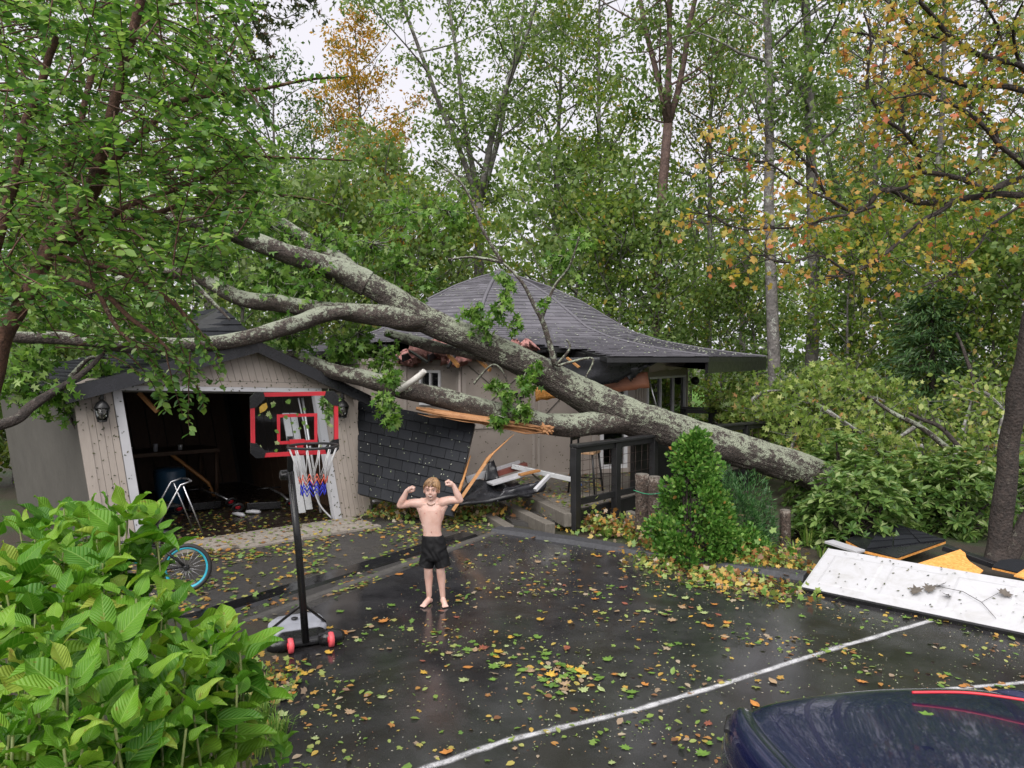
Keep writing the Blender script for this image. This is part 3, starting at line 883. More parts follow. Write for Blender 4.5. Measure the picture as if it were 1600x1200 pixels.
# roof: stepped shingle courses following a flared profile
PROF = [(0.02, 4.56), (.6, 4.4), (1.25, 4.17), (1.95, 3.84), (2.55, 3.47), (3.1, 3.13), (3.8, 2.9), (4.8, 2.71), (5.6, 2.6), (6.22, 2.53)]
def prof(r):
    for (r0, z0), (r1, z1) in zip(PROF[:-1], PROF[1:]):
        if r <= r1: return lerp(z0, z1, (r - r0) / (r1 - r0))
    return PROF[-1][1]
def damaged(k, f, r):
    nz = .28 * mnoise.noise(Vector((f * 9 + k * 3, r * 2.2, 4)))
    if k == 0: return r > 4.35 + nz + 3.2 * max(0, f - .30) ** 1.0 and f < .62 and r > 4.2
    if k == 7: return r > 4.3 + nz and f > .28
    return False
def house_roof():
    R0 = 6.22; nc = 46
    mb = MB()
    for k in range(8):
        for i in range(nc):
            ro, ri = R0 * (1 - i / nc), R0 * (1 - (i + 1.15) / nc)
            ri = max(ri, .015)
            nseg = max(1, int(ro * 3)) if k in (0, 7, 1) else 1
            st_ = (i * .37) % 1 if nseg > 1 else 0
            for j in range(nseg + (1 if st_ else 0)):
                f0, f1 = max(0, (j - st_) / nseg), min(1, (j + 1 - st_) / nseg - .0015)
                if f1 - f0 < .003: continue
                if damaged(k, (f0 + f1) / 2, ro): continue
                zo, zi = prof(ro), prof(ri)
                dz = .009 * mnoise.noise(Vector((k + .3, i * 3.17, j * 1.73)))
                a = [hf(k, f0, ro, zo + .006 + dz), hf(k, f1, ro, zo + .006 + dz), hf(k, f1, ri, zi - .012), hf(k, f0, ri, zi - .012)]
                b = [hf(k, f0, ro, zo + .024 + dz), hf(k, f1, ro, zo + .024 + dz), hf(k, f1, ri, zi + .002), hf(k, f0, ri, zi + .002)]
                mb.hexa(a + b)
    o = mb.build('roof', M_SHING2, house)
    ud = MB()                          # dark decking under the shingles
    for k in range(8):
        for (r0, z0), (r1, z1) in zip(PROF[:-1], PROF[1:]):
            n = 10 if k in (0, 7) else 1
            for j in range(n):
                f0, f1 = j / n, (j + 1) / n
                if damaged(k, (f0 + f1) / 2, (r0 + r1) / 2 + .25): continue
                ud.hexa([hf(k, f0, r1, z1 - .1), hf(k, f1, r1, z1 - .1), hf(k, f1, r0, z0 - .1), hf(k, f0, r0, z0 - .1), hf(k, f0, r1, z1 - .016), hf(k, f1, r1, z1 - .016), hf(k, f1, r0, z0 - .016), hf(k, f0, r0, z0 - .016)])
    ud.build('roof_decking', M_BLACK, house)
    for k in range(8):                 # hip caps
        cp = MB()
        rs = np.linspace(6.2, .1, 40)
        cp.tube([hp(k, r, prof(r) + .018) for r in rs if not ((k in (0, 7)) and r > 4.5)], .045, 6, flat=.5)
        cp.build('hip_cap', M_SHING2, o)
    cp = MB(); cp.lathe([(.16, 4.5), (.14, 4.6), (.05, 4.65)], (HC.x, HC.y, 0), 8); cp.build('roof_cap', M_SHING2, o)
    for k in range(8):                 # black fascia
        n = 12
        for j in range(n):
            f0, f1 = j / n, (j + 1) / n
            if damaged(k, (f0 + f1) / 2, 6.2): continue
            if k == 0 and f0 < .97: continue
            fb = MB(); fb.hexa([hf(k, f0, 6.2, 2.24), hf(k, f1, 6.2, 2.24), hf(k, f1, 6.14, 2.24), hf(k, f0, 6.14, 2.24), hf(k, f0, 6.22, 2.525), hf(k, f1, 6.22, 2.525), hf(k, f1, 6.14, 2.525), hf(k, f0, 6.14, 2.525)])
            fb.build('fascia_board', M_BLACK, house)
    so = MB()
    for k in (1, 2, 6, 5): so.add([hp(k, 6.12, 2.3), hp(k + 1, 6.12, 2.3), hp(k + 1, 4.4, 2.42), hp(k, 4.4, 2.42)], [(0, 1, 2, 3)])
    so.build('soffit', M_HTRIM, house)
    fl = MB(); fl.add([hp(k, 4.4, 2.46) for k in range(8)], [tuple(range(8))]); fl.build('ceiling', M_INSIDE, house)
house_roof()
# torn eave: pink insulation, bent top plate, hanging felt and sheathing
def lumpy(name, pts, r, mat, parent, seed):
    mb = MB(); rr = random.Random(seed)
    for p in pts:
        mb.ball(p, (r * rr.uniform(.7, 1.3), r * rr.uniform(.6, 1.1), r * rr.uniform(.5, .9)), 14, 10, rot=Matrix.Rotation(rr.uniform(0, 3), 3, 'Z'))
    o = mb.build(name, mat, parent)
    for i, v in enumerate(o.data.vertices):
        n = mnoise.noise_vector(v.co * 7.0) * r * .7 + mnoise.noise_vector(v.co * 21.0) * r * .4
        v.co += n
    return o
lumpy('insulation', [hf(7, f, 4.55 + .12 * math.sin(9 * f), 2.6 + .1 * math.sin(17 * f)) for f in np.linspace(.62, .98, 9)], .2, M_INSUL, house, 3)
lumpy('insulation', [hf(0, f, 4.6 + .1 * math.sin(9 * f), 2.62 + .08 * math.sin(13 * f)) for f in np.linspace(.02, .34, 8)], .19, M_INSUL, house, 4)
lumpy('insulation', [P(814 + 7 * i, 545 - 4 * (i % 2), 12.75) for i in range(2)], .17, M_INSUL, house, 5)
mb = MB()
mb.beam(hf(7, .55, 4.5, 2.52), hf(7, 1.0, 4.5, 2.5), .12, .06); mb.beam(hf(0, 0, 4.5, 2.5), hf(0, .5, 4.5, 2.49), .12, .06)
mb.build('top_plate', plain('red_brown_lumber', (.2, .06, .045), .6, .3, 8), house)
for f in (.7, .85): 
    mb = MB(); mb.beam(hf(7, f, 4.4, 2.62), hf(7, f + .01, 5.1, 2.5), .04, .12); mb.build('rafter_tail', M_BLACK, house)
for f in (.12, .26, .45, .58):
    mb = MB(); mb.beam(hf(0, f, 4.4, 2.66), hf(0, f + .01, 5.2 + .3 * f, 2.52), .04, .12); mb.build('rafter_tail', M_BLACK, house)
for i_, (a_, b_) in enumerate((((640, 548, 12.6), (668, 566, 12.1)), ((690, 540, 12.5), (716, 572, 12.0)), ((715, 548, 12.4), (700, 575, 12.1)), ((742, 556, 12.3), (766, 578, 11.95)), ((600, 540, 12.9), (622, 562, 12.4)))):
    mb = MB(); mb.beam(P(*a_), P(*b_), .045, .03 + .03 * (i_ % 2)); mb.build('snapped_rafter', M_RAWWOOD if i_ % 2 else M_BLACK, house)
for i_ in range(14):                     # shingles torn loose along the broken edge
    f_ = U(.0, .45) if i_ < 8 else U(.5, .98); k_ = 0 if i_ < 8 else 7
    c_ = hf(k_, f_, 4.5 + U(-.1, .25) + max(0, f_ - .3) * 2.6 * (k_ == 0), 2.74 + U(-.08, .06)); rm_ = Matrix.Rotation(U(0, 3), 3, 'Z') @ Matrix.Rotation(U(-.9, .9), 3, 'X')
    mb = MB(); mb.box(c_, (.3, .2, .012), rm_); mb.build('loose_shingle', M_SHING, house)
def drape(name, corners, mat, parent, nu=14, nv=8, amp=.05, seed=0, th=.012):
    """a torn sheet: bilinear patch with folds, given thickness"""
    a, b, c, d = [Vector(x) for x in corners]
    n = (b - a).cross(d - a).normalized()
    mb = MB(); v = []
    for s in (0, 1):
        for j in range(nv + 1):
            for i in range(nu + 1):
                u, w = i / nu, j / nv
                p = lerp(lerp(a, b, u), lerp(d, c, u), w)
                p = p + n * (amp * (mnoise.noise(Vector((u * 3.3 + seed, w * 2.5, 0))) + .4 * mnoise.noise(Vector((u * 9 + seed, w * 7, 3)))) + s * th)
                if j == nv: p = p + (d - a).normalized() * .05 * mnoise.noise(Vector((u * 11 + seed, 5, 1)))
                v.append(p)
    W = nu + 1; L = W * (nv + 1); f = []
    for j in range(nv):
        for i in range(nu):
            q = (j * W + i, j * W + i + 1, (j + 1) * W + i + 1, (j + 1) * W + i)
            f.append(q[::-1]); f.append(tuple(x + L for x in q))
    edge = [i for i in range(nu)] 
    for i in range(nu):
        f.append((i, i + 1, L + i + 1, L + i)); b0 = nv * W + i; f.append((b0 + 1, b0, L + b0, L + b0 + 1))
    for j in range(nv):
        b0 = j * W; f.append((b0 + W, b0, L + b0, L + b0 + W)); b1 = j * W + nu; f.append((b1, b1 + W, L + b1 + W, L + b1))
    mb.add(v, f, 0, True)
    return mb.build(name, mat, parent)
drape('hanging_felt', (P(805, 560, 12.5), P(1030, 556, 13.05), P(965, 598, 13.0), P(868, 612, 12.6)), M_FELT, house, seed=1)
drape('hanging_felt', (P(955, 556, 12.95), P(1045, 556, 13.1), P(1002, 580, 13.05), P(985, 596, 13.02)), M_FELT, house, seed=4)
drape('torn_sheathing', (P(905, 590, 13.2), P(1012, 581, 13.3), P(1015, 606, 13.3), P(915, 619, 13.2)), m_wood('wet_plywood', (.2, .075, .04), (.34, .14, .075), (1, 1, 9), .6, 4), house, nv=3, amp=.02, seed=2, th=.02)
drape('torn_sheathing', (P(836, 605, 13.2), P(852, 607, 13.2), P(872, 622, 13.2), P(837, 628, 13.2)), M_OSB, house, 4, 3, .004, 3, .015)
mb = MB(); mb.beam(P(886, 559, 12.5), P(905, 574, 12.35), .045, .03); mb.build('splintered_rafter', M_RAWWOOD, house)
drape('bent_soffit', (P(1012, 560, 13.6), P(1078, 557, 13.9), P(1070, 574, 14.1), P(1015, 582, 13.8)), M_HTRIM, house, nv=4, amp=.05, seed=6)
mb = MB(); mb.tube([P(1014, 590, 13.7), P(1020, 615, 13.65), P(1032, 655, 13.6)], .012, 6); mb.build('hanging_wire', M_ALU, house)
mb = MB(); mb.lathe([(.02, 0), (.09, .02), (.1, .1), (.05, .16)], hf(1, .99, WR + .12, 1.98), 14, axis=(.6, -.8, 0)); mb.build('flood_lamp', M_BLACK, house)

# ================================================================ DECK, STEPS AND RAILINGS
deck = thing('timber_deck', 'leaf-strewn grey timber deck in front of the octagonal house', 'deck', (.9, 10.75, 0))
D0 = Vector((.87, 10.75, 0)); E1 = Vector((.66, .75, 0)).normalized(); E2 = Vector((-E1.y, E1.x, 0))
for k in range(30):
    st = D0 + E2 * (k * .142) + E1 * (k * .142 * .62)
    mb = MB(); a = st + Vector((0, 0, .27)) + E2 * .07; b = a + E1 * 6.6
    mb.beam(a, b, .135, .035); mb.build('deck_board', M_OLDWOOD, deck)
mb = MB(); mb.beam(D0 + E1 * .1 + Vector((0, 0, .15)) - E2 * .02, D0 + E1 * 6.6 + Vector((0, 0, .15)) - E2 * .02, .04, .26); mb.build('skirt_board', M_BLACK, deck)
def railing(name, label, posts, ztop, zbot, zfoot, pw=.125, mesh=True):
    r = thing(name, label, 'railing', (posts[0][0], posts[0][1], zfoot))
    for p in posts:
        mb = MB(); p = Vector((p[0], p[1], 0)); d = E1
        rot = Matrix.Rotation(math.atan2(E1.y, E1.x), 3, 'Z')
        mb.box(p + Vector((0, 0, (ztop - .03 + zfoot) / 2)), (pw, pw * .8, ztop - .03 - zfoot), rot); mb.build('post', M_BLACK, r, bevel=.008)
    for a, b in zip(posts[:-1], posts[1:]):
        a, b = Vector((a[0], a[1], 0)), Vector((b[0], b[1], 0)); d = (b - a).normalized()
        mb = MB(); mb.beam(a - d * .05 + Vector((0, 0, ztop)), b + d * .05 + Vector((0, 0, ztop)), .16, .045); mb.build('top_rail', M_BLACK, r, bevel=.008)
        mb = MB(); mb.beam(a + Vector((0, 0, zbot)), b + Vector((0, 0, zbot)), .05, .09); mb.build('bottom_rail', M_BLACK, r)
        mb = MB(); mb.beam(a + Vector((0, 0, ztop - .07)), b + Vector((0, 0, ztop - .07)), .045, .08); mb.build('sub_rail', M_BLACK, r)
        if mesh:
            mb = MB(); L = (b - a).length; n = max(2, int(L / .15))
            for i in range(1, n):
                p = lerp(a, b, i / n); mb.tube([p + Vector((0, 0, zbot)), p + Vector((0, 0, ztop - .08))], .0035, 4)
            nz = 5
            for j in range(1, nz):
                z = lerp(zbot, ztop - .08, j / nz); mb.tube([a + Vector((0, 0, z)), b + Vector((0, 0, z))], .0035, 4)
            mb.build('wire_mesh', plain('rusty_wire', (.06, .04, .035), .5, .3, 20, metal=.5), r)
    return r
railing('deck_railing', 'black deck railing with wire mesh in front of the bar stool', [(.92, 10.7), (1.6, 11.4), (2.32, 12.15)], 1.24, .42, .02)
railing('deck_railing', 'black deck railing beyond the fallen trunk, under the roof corner', [P(1068, 640, 16.2).xy, P(1112, 640, 16.0).xy, P(1150, 640, 15.8).xy], 1.42, .72, .1, mesh=True)
railing('deck_railing', 'black deck railing just behind the fallen trunk and the broken branches', [P(1100, 670, 13.4).xy, P(1166, 664, 14.2).xy, P(1232, 672, 14.8).xy], 1.26, .6, .0)
steps = thing('timber_steps', 'wet timber garden steps littered with leaves beside the deck', 'steps', (0, 11.5, 0))
def stepbeam(a, b, z, h=.14, w=.16):
    mb = MB(); a = Vector((a.x, a.y, z - h / 2)); b = Vector((b.x, b.y, z - h / 2)); mb.beam(a, b, w, h); mb.build('riser_beam', M_OLDWOOD, steps, bevel=.012)
stepbeam(G(752, 797, .05), G(796, 823, .05), .06); stepbeam(G(776, 780, .12), G(860, 820, .12), .14, .18); stepbeam(G(815, 768, .26), G(890, 803, .26), .27, .2)
def tread(pts, z):
    mb = MB(); mb.prism([Vector((p.x, p.y, z - .1)) for p in pts], (0, 0, .1)); mb.build('tread', M_GRAVEL, steps)
tread([G(764, 793), G(800, 818), G(858, 818, .05), G(782, 780, .05)], .03); tread([G(790, 781, .1), G(858, 814, .1), G(884, 801, .2), G(822, 771, .2)], .1)
# pale boards laid in front of the garage door
apron = thing('board_apron', 'pale wooden boards laid on the ground before the open garage', 'boards', gp(1.8, -.4, 0))
for r_ in range(6):
    t1 = -.06 - r_ * .145; t0 = t1 - .137
    cuts = [.75, 1.5, 2.35, 3.0, 3.55] if r_ % 2 else [.75, 1.2, 1.95, 2.75, 3.5]
    if r_ > 3: cuts = cuts[1:]
    for a, b in zip(cuts[:-1], cuts[1:]):
        dz = U(0, .012)
        mb = MB(); q = lambda s, t, z: GA + GU * s - GN * t * -1 * -1 + Vector((0, 0, z)) if False else GA + GU * s - GN * t + Vector((0, 0, z))
        mb.hexa([q(a, t0, -.01), q(b - .006, t0, -.01), q(b - .006, t1, -.01), q(a, t1, -.01), q(a, t0, .016 + dz), q(b - .006, t0, .016 + dz), q(b - .006, t1, .016 + dz), q(a, t1, .016 + dz)])
        mb.build('plank', M_PLANK, apron)

# ================================================================ FALLEN TREE
def smooth_path(pts, rad, n):
    """Catmull-Rom through (Vector, radius) control points"""
    P_ = [Vector(p) for p in pts]; out, ro = [], []
    m = len(P_) - 1
    for i in range(n + 1):
        t = i / n * m; k = min(int(t), m - 1); f = t - k
        p0, p1, p2, p3 = P_[max(k - 1, 0)], P_[k], P_[k + 1], P_[min(k + 2, m)]
        q = .5 * ((2 * p1) + (p2 - p0) * f + (2 * p0 - 5 * p1 + 4 * p2 - p3) * f * f + (3 * p1 - p0 - 3 * p2 + p3) * f ** 3)
        out.append(q); ro.append(lerp(rad[k], rad[k + 1], f))
    return out, ro
def pxpath(ctrl):
    """ctrl: (px, py, depth, radius in px)"""
    return [P(a, b, c) for a, b, c, r in ctrl], [pxm(r, c) for a, b, c, r in ctrl]
ftree = thing('fallen_tree', 'huge lichen-covered tree fallen across the house roof and the garage', 'tree', P(1330, 775, 12.6))
def limb(name, ctrl, mat=M_OAKBARK, n=70, sides=30, parent=ftree, tn=.16, wob=.035):
    p, r = pxpath(ctrl); p, r = smooth_path(p, r, n)
    p = [q + mnoise.noise_vector(q * .9) * wob + mnoise.noise_vector(q * 2.7) * wob * .4 for q in p]
    mb = MB(); mb.tube(p, r, sides, twist_noise=tn, furrow=.06)
    return mb.build(name, mat, parent), p
TR = [(1420, 812, 12.9, 27), (1330, 766, 12.6, 24), (1250, 736, 12.5, 25), (1150, 702, 12.4, 26), (1050, 672, 12.3, 27), (970, 646, 12.2, 29), (900, 611, 12.1, 25), (830, 574, 12.0, 22), (750, 535, 11.9, 21), (690, 508, 11.8, 21), (640, 484, 11.7, 21), (600, 458, 11.6, 19), (555, 436, 11.5, 17)]
limb('trunk', TR, M_TRUNKBARK, 240, 72, tn=.1, wob=.04)
LI = {}
LI['up'] = limb('limb', [(575, 445, 11.55, 20), (540, 428, 11.5, 19), (500, 415, 11.4, 17), (440, 393, 11.2, 15), (385, 373, 11.0, 13), (330, 352, 10.8, 11), (270, 340, 10.7, 8), (200, 330, 10.6, 5)])[1]
LI['up2'] = limb('limb', [(560, 440, 11.5, 15), (535, 412, 11.7, 14), (505, 395, 11.8, 12), (470, 370, 12.0, 10), (425, 344, 12.2, 10), (380, 338, 12.3, 9), (325, 333, 12.4, 7)])[1]
LI['mid'] = limb('limb', [(665, 500, 11.72, 17), (640, 497, 11.65, 20), (600, 493, 11.5, 17), (560, 489, 11.4, 15), (490, 483, 11.2, 14), (430, 473, 11.0, 13), (370, 462, 10.8, 12), (310, 430, 10.7, 11), (245, 424, 10.6, 10), (180, 440, 10.5, 7)])[1]
LI['gar'] = limb('limb', [(545, 488, 11.25, 11), (500, 492, 11.1, 13), (440, 513, 10.75, 13), (380, 527, 10.5, 12), (300, 538, 10.2, 12), (200, 541, 9.7, 12), (150, 533, 9.4, 11), (90, 528, 9.2, 10), (30, 527, 9.0, 9), (-40, 520, 8.8, 7)])[1]
LI['low'] = limb('limb', [(985, 658, 12.15, 19), (930, 662, 12.0, 19), (880, 666, 11.9, 17), (840, 659, 11.8, 16), (800, 649, 11.75, 17), (740, 634, 11.65, 16), (680, 618, 11.6, 15), (620, 606, 11.5, 15), (570, 592, 11.4, 13), (520, 580, 11.4, 12), (470, 560, 11.5, 9), (420, 555, 11.7, 6)], n=110)[1]
LI['ins'] = limb('limb', [(760, 560, 12.0, 6), (720, 550, 12.1, 7), (680, 540, 12.2, 9), (640, 530, 12.3, 8), (600, 520, 12.4, 6)])[1]
LI['drop'] = limb('limb', [(165, 548, 9.6, 3), (140, 575, 9.4, 4), (100, 602, 9.2, 5), (50, 632, 8.9, 8), (20, 655, 8.7, 8), (-30, 668, 8.5, 8)], M_DARKBARK)[1]
LI['stubs'] = limb('limb', [(620, 612, 11.35, 5), (650, 590, 11.2, 5), (662, 578, 11.15, 4)], plain('bare_pale_wood', (.5, .48, .45), .6, .2, 10), 12, 10)[1]
# broken end of the lower limb: torn orange heartwood along its underside
def splinters():
    mb = MB(); rr = random.Random(11)
    a = [(650, 643, 11.35), (700, 652, 11.4), (760, 662, 11.5), (820, 672, 11.6), (858, 676, 11.65)]
    for k in range(90):
        t = rr.uniform(0, 1) * (len(a) - 1.3); i = int(t); f = t - i
        p = P(*[lerp(a[i][c], a[i + 1][c], f) for c in range(3)])
        t2 = min(len(a) - 1.001, t + rr.uniform(.5, 1.6)); i2 = int(t2); f2 = t2 - i2
        q = P(*[lerp(a[i2][c], a[i2 + 1][c], f2) for c in range(3)])
        off = Vector((0, rr.uniform(-.09, .05), rr.uniform(-.035, .075)))
        mid = lerp(p, q, .5) + Vector((0, 0, rr.uniform(-.02, .02)))
        mb.tube([p + off, mid + off * 1.1, q + off * .6], [.004, rr.uniform(.009, .022), .006], 5, flat=.6)
    p, r = smooth_path([P(x, y - 5, d + .06) for x, y, d in a], [pxm(4, 11.5), pxm(9, 11.5), pxm(11, 11.5), pxm(10, 11.6), pxm(6, 11.6)], 24)
    mb.tube(p, r, 10, flat=.6, twist_noise=.3)
    mb.build('torn_heartwood', M_SPLINT, ftree)
    mb = MB()
    c = P(853, 671, 11.58)
    for k in range(22):
        d = Vector((rr.uniform(-.6, .9), rr.uniform(-.9, -.2), rr.uniform(-.5, .8))).normalized()
        mb.tube([c + d * .02, c + d * rr.uniform(.06, .11), c + d * rr.uniform(.08, .15) + Vector((rr.uniform(0, .06), 0, rr.uniform(-.03, .03)))], [.05, .03, .008], 6, twist_noise=.3)
    mb.build('torn_stub', M_SPLINT, ftree)
splinters()
# leafy sprays still hanging on the fallen tree
M_FLEAF = leafmat('fallen_tree_leaf', [(0, (.05, .13, .018)), (.3, (.09, .2, .028)), (.65, (.16, .3, .05)), (.9, (.25, .39, .09)), (1, (.34, .44, .18))], .45)
TWIGS = MB()
def spray_points(rng, c, r, n, out, twig=True, ell=(1, 1, 1), r0=.012):
    """twigs from c outwards, leaves along them"""
    c = np.array(c); m = max(3, n // 14)
    for k in range(m):
        d = rng.normal(size=3); d[2] -= .25; d /= np.linalg.norm(d)
        L = r * rng.uniform(.55, 1.15)
        e = c + d * L * np.array(ell)
        if twig: TWIGS.tube([Vector(c), Vector((c + e) / 2 + rng.normal(size=3) * r * .08), Vector(e)], [r0, r0 * .6, .003], 4, caps=False)
        kk = n // m
        t = rng.uniform(.25, 1.05, size=kk)
        pts = c + (e - c)[None] * t[:, None] + rng.normal(size=(kk, 3)) * r * .16
        pts[:, 2] -= .08 * t
        out.append(pts)
def fallen_foliage():
    rng = np.random.default_rng(5); out = []
    cl = [(535, 535, 11.7, .4, 110), (600, 620, 11.0, .2, 50), (612, 645, 10.95, .2, 45), (608, 590, 11.0, .2, 40), (600, 560, 11.8, .35, 80),
          (790, 612, 11.5, .2, 45), (818, 590, 11.5, .24, 60), (772, 600, 11.5, .15, 28), (815, 632, 11.45, .18, 40), (780, 650, 11.4, .16, 32), (835, 570, 11.5, .15, 28),
          (790, 430, 11.5, .2, 40), (785, 470, 11.4, .25, 55), (740, 485, 11.6, .2, 45), (752, 505, 11.5, .2, 40), (805, 500, 11.4, .15, 25),
          (880, 400, 11.8, .3, 70), (850, 470, 11.6, .12, 10), (905, 375, 11.9, .25, 60), (620, 410, 12.2, .5, 110), (580, 380, 12.0, .6, 120), (700, 330, 12.4, .5, 90), (640, 330, 12.4, .6, 110), (665, 430, 12.2, .3, 60), (560, 520, 11.8, .4, 90),
          (480, 440, 11.4, .6, 150), (450, 520, 11.4, .5, 130), (420, 430, 11.3, .6, 160), (350, 400, 11.0, .6, 160), (300, 380, 11.0, .6, 160), (250, 470, 10.7, .6, 160), (200, 500, 10.2, .5, 150), (120, 480, 10.2, .6, 150), (60, 560, 9.6, .5, 150), (90, 610, 9.3, .28, 90), (40, 600, 9.2, .4, 110), (160, 580, 9.8, .3, 60), (30, 480, 9.8, .6, 160), (500, 380, 11.8, .6, 150), (410, 340, 11.8, .7, 150),
          (515, 625, 10.9, .16, 40)]
    for x, y, d, r, n in cl:
        spray_points(rng, P(x, y, d), r, int(n * 2.1), out)
    leaf_obj('foliage', T_STAR, np.concatenate(out), .12, 6, M_FLEAF, ftree, droop=.5)
    # suckers springing from the trunk in front of the roof
    for pts, r in (([(868, 572), (850, 508), (835, 478), (815, 440), (785, 410), (765, 398)], 5), ([(845, 502), (865, 450), (890, 415), (905, 370)], 3), ([(785, 410), (755, 360), (730, 300), (700, 265), (680, 250)], 3), ([(785, 410), (740, 402), (700, 405)], 3), ([(868, 572), (890, 545), (885, 530)], 2.5), ([(870, 572), (925, 560), (915, 590)], 2.5),
                   ([(740, 600), (770, 570), (790, 590), (800, 640)], 2.0), ([(300, 440), (330, 470), (360, 500)], 4), ([(100, 630), (125, 680), (150, 700)], 2), ([(110, 590), (140, 560), (170, 560)], 4)):
        p, rr = smooth_path([P(a, b, 11.75 if a > 400 else 9.6) for a, b in pts], [pxm(lerp(r, 1.2, i / (len(pts) - 1)), 11.7) for i in range(len(pts))], 20)
        TWIGS.tube(p, rr, 7)
    TWIGS.build('twigs', M_OAKBARK, ftree, kind='stuff')
fallen_foliage()

# ================================================================ WRECKAGE BETWEEN GARAGE AND HOUSE
slab = thing('roof_slab', 'black shingled slab of torn roof leaning behind the boy', 'roof slab', P(650, 790, 11.6))
shingled_quad(slab, P(560, 772, 11.35), P(708, 808, 10.85), P(742, 662, 11.75), P(560, 626, 12.2), 9, 8, .05, M_BLACK, M_SHING, .01)
tarp = thing('roofing_felt_sheet', 'crumpled black felt-covered roof piece lying by the timber steps', 'felt sheet', P(770, 785, 11.5))
drape('sheet', (P(700, 794, 10.95), P(832, 776, 11.4), P(806, 758, 12.0), P(738, 752, 11.6)), M_FELT, tarp, 20, 12, .06, 9, .05)
drape('lower_sheet', (P(775, 785, 11.2), P(850, 768, 11.6), P(854, 752, 11.65), P(788, 762, 11.4)), plain('shiny_black_plastic', (.02, .02, .024), .12, .3, 4, bump=.5, bscale=9), tarp, 16, 6, .04, 15, .03)
drape('torn_flap', (P(756, 752, 11.7), P(780, 750, 11.8), P(772, 720, 11.9), P(762, 722, 11.85)), M_FELT, tarp, 8, 8, .04, 21, .02)
def board(name, label, cat, a, b, w, h, mat, taper=None, group=None, up=(0, 0, 1)):
    a, b = Vector(a), Vector(b)
    mb = MB(); K = 6; d = b - a
    for i in range(K):
        t0, t1 = i / K, (i + 1) / K
    mb.beam(a, b, w, h, up)
    o = mb.build(name, mat, origin=a, bevel=.003)
    return tag(o, label, cat, group)
mb = MB(); _a, _b, _c = P(707, 798, 10.85), P(766, 712, 11.25), P(799, 682, 11.4)
mb.beam(_a, _b, .045, .075, (0, -1, 0))
for _k in range(7):
    _o = Vector((.012 * (_k - 3), U(-.02, .02), .01 * (_k - 3))); mb.tube([lerp(_a, _b, .82) + _o, _b + _o * 1.3, lerp(_b, _c, U(.45, 1.05)) + _o * .8], [.02, .022, .005], 5, flat=.7)
tag(mb.build('splintered_beam', M_RAWWOOD, origin=_a), 'long orange splintered beam propped upright beside the boy', 'beam')
mb = MB(); p, r = smooth_path([P(717, 768, 11.0), P(727, 738, 11.3), P(735, 712, 11.6)], [.03, .022, .01], 10); mb.tube(p, r, 6, flat=.5, twist_noise=.3)
tag(mb.build('split_lath', M_RAWWOOD, origin=p[0]), 'thin split lath along the edge of the leaning shingled slab', 'lath')
for nm, lb, a, b, w, h, m in (
        ('broken_board', 'dirty white board slanting up against the house wall', P(728, 750, 11.7), P(812, 724, 12.2), .05, .1, M_WHITE),
        ('broken_board', 'short broad white board on top of the debris pile', P(765, 756, 11.5), P(826, 738, 11.8), .24, .03, M_WHITE),
        ('broken_board', 'long grey-white trim board reaching from the debris to the railing', P(800, 728, 12.0), P(898, 750, 11.9), .1, .07, M_TRACK),
        ('broken_board', 'split brown board lying under the white boards', P(770, 742, 11.9), P(822, 726, 12.2), .1, .08, plain('red_brown_lumber', (.2, .06, .045), .6, .3, 8)),
        ('broken_board', 'bare orange stick poking out of the debris pile', P(812, 742, 11.6), P(842, 735, 11.8), .1, .03, M_RAWWOOD),
        ('broken_board', 'small white offcut standing askew at the debris edge', P(836, 766, 11.3), P(858, 743, 11.5), .06, .05, M_WHITE),
        ('broken_board', 'thin dark lath sticking up out of the debris pile', P(812, 725, 12.3), P(846, 752, 12.0), .03, .02, M_OLDWOOD),
        ('broken_board', 'white scrap of trim beside the garage corner', P(583, 783, 11.5), P(625, 777, 11.9), .05, .03, M_WHITE)):
    board(nm, lb, 'board', a, b, w, h, m)
mb = MB(); p = P(898, 757, 12.2); mb.ball(p, (.06, .05, .04)); mb.ball(p + Vector((.07, .02, -.01)), (.05, .05, .03)); tag(mb.build('blue_rag', plain('blue_cloth', (.03, .13, .5), .8, .2, 30), origin=p), 'small blue rag lying on the deck under the bar stool', 'rag')
# bar stool
def stool():
    c = G(915, 768, .29); c.z = .29
    r = thing('bar_stool', 'black bar stool with tan wooden seat standing on the deck', 'stool', c)
    ax = Vector((.9, -.42, 0)); ay = Vector((.42, .9, 0)); Z = Vector((0, 0, 1))
    mb = MB(); mb.box(c + Z * .66, (.4, .38, .04), Matrix.Rotation(math.atan2(ax.y, ax.x), 3, 'Z')); mb.build('seat', m_wood('tan_seat_wood', (.45, .26, .13), (.6, .38, .22), (4, 4, 4), .4, 4), r, bevel=.01)
    for sx in (-1, 1):
        for sy in (-1, 1):
            top = c + ax * sx * .17 + ay * sy * .16 + Z * .64; bot = c + ax * sx * .23 + ay * sy * .21
            if sx < 0: top = top + Z * .48 - ax * .02
            mb = MB(); mb.tube([bot, c + ax * sx * .2 + ay * sy * .185 + Z * .35, top], .018, 8); mb.build('leg', M_BLACK, r)
    mb = MB(); mb.hexa([c + ax * -.2 + ay * q * .2 + Z * z + ax * w for z in (.86, 1.2) for q, w in ((-1, 0), (1, 0), (1, .03), (-1, .03))]); mb.build('backrest', M_BLACK, r)
    mb = MB()
    for sy in (-1, 1): mb.tube([c + ax * .21 + ay * sy * .2 + Z * .2, c - ax * .21 + ay * sy * .2 + Z * .2], .012, 6)
    mb.build('stretcher', M_BLACK, r)
stool()

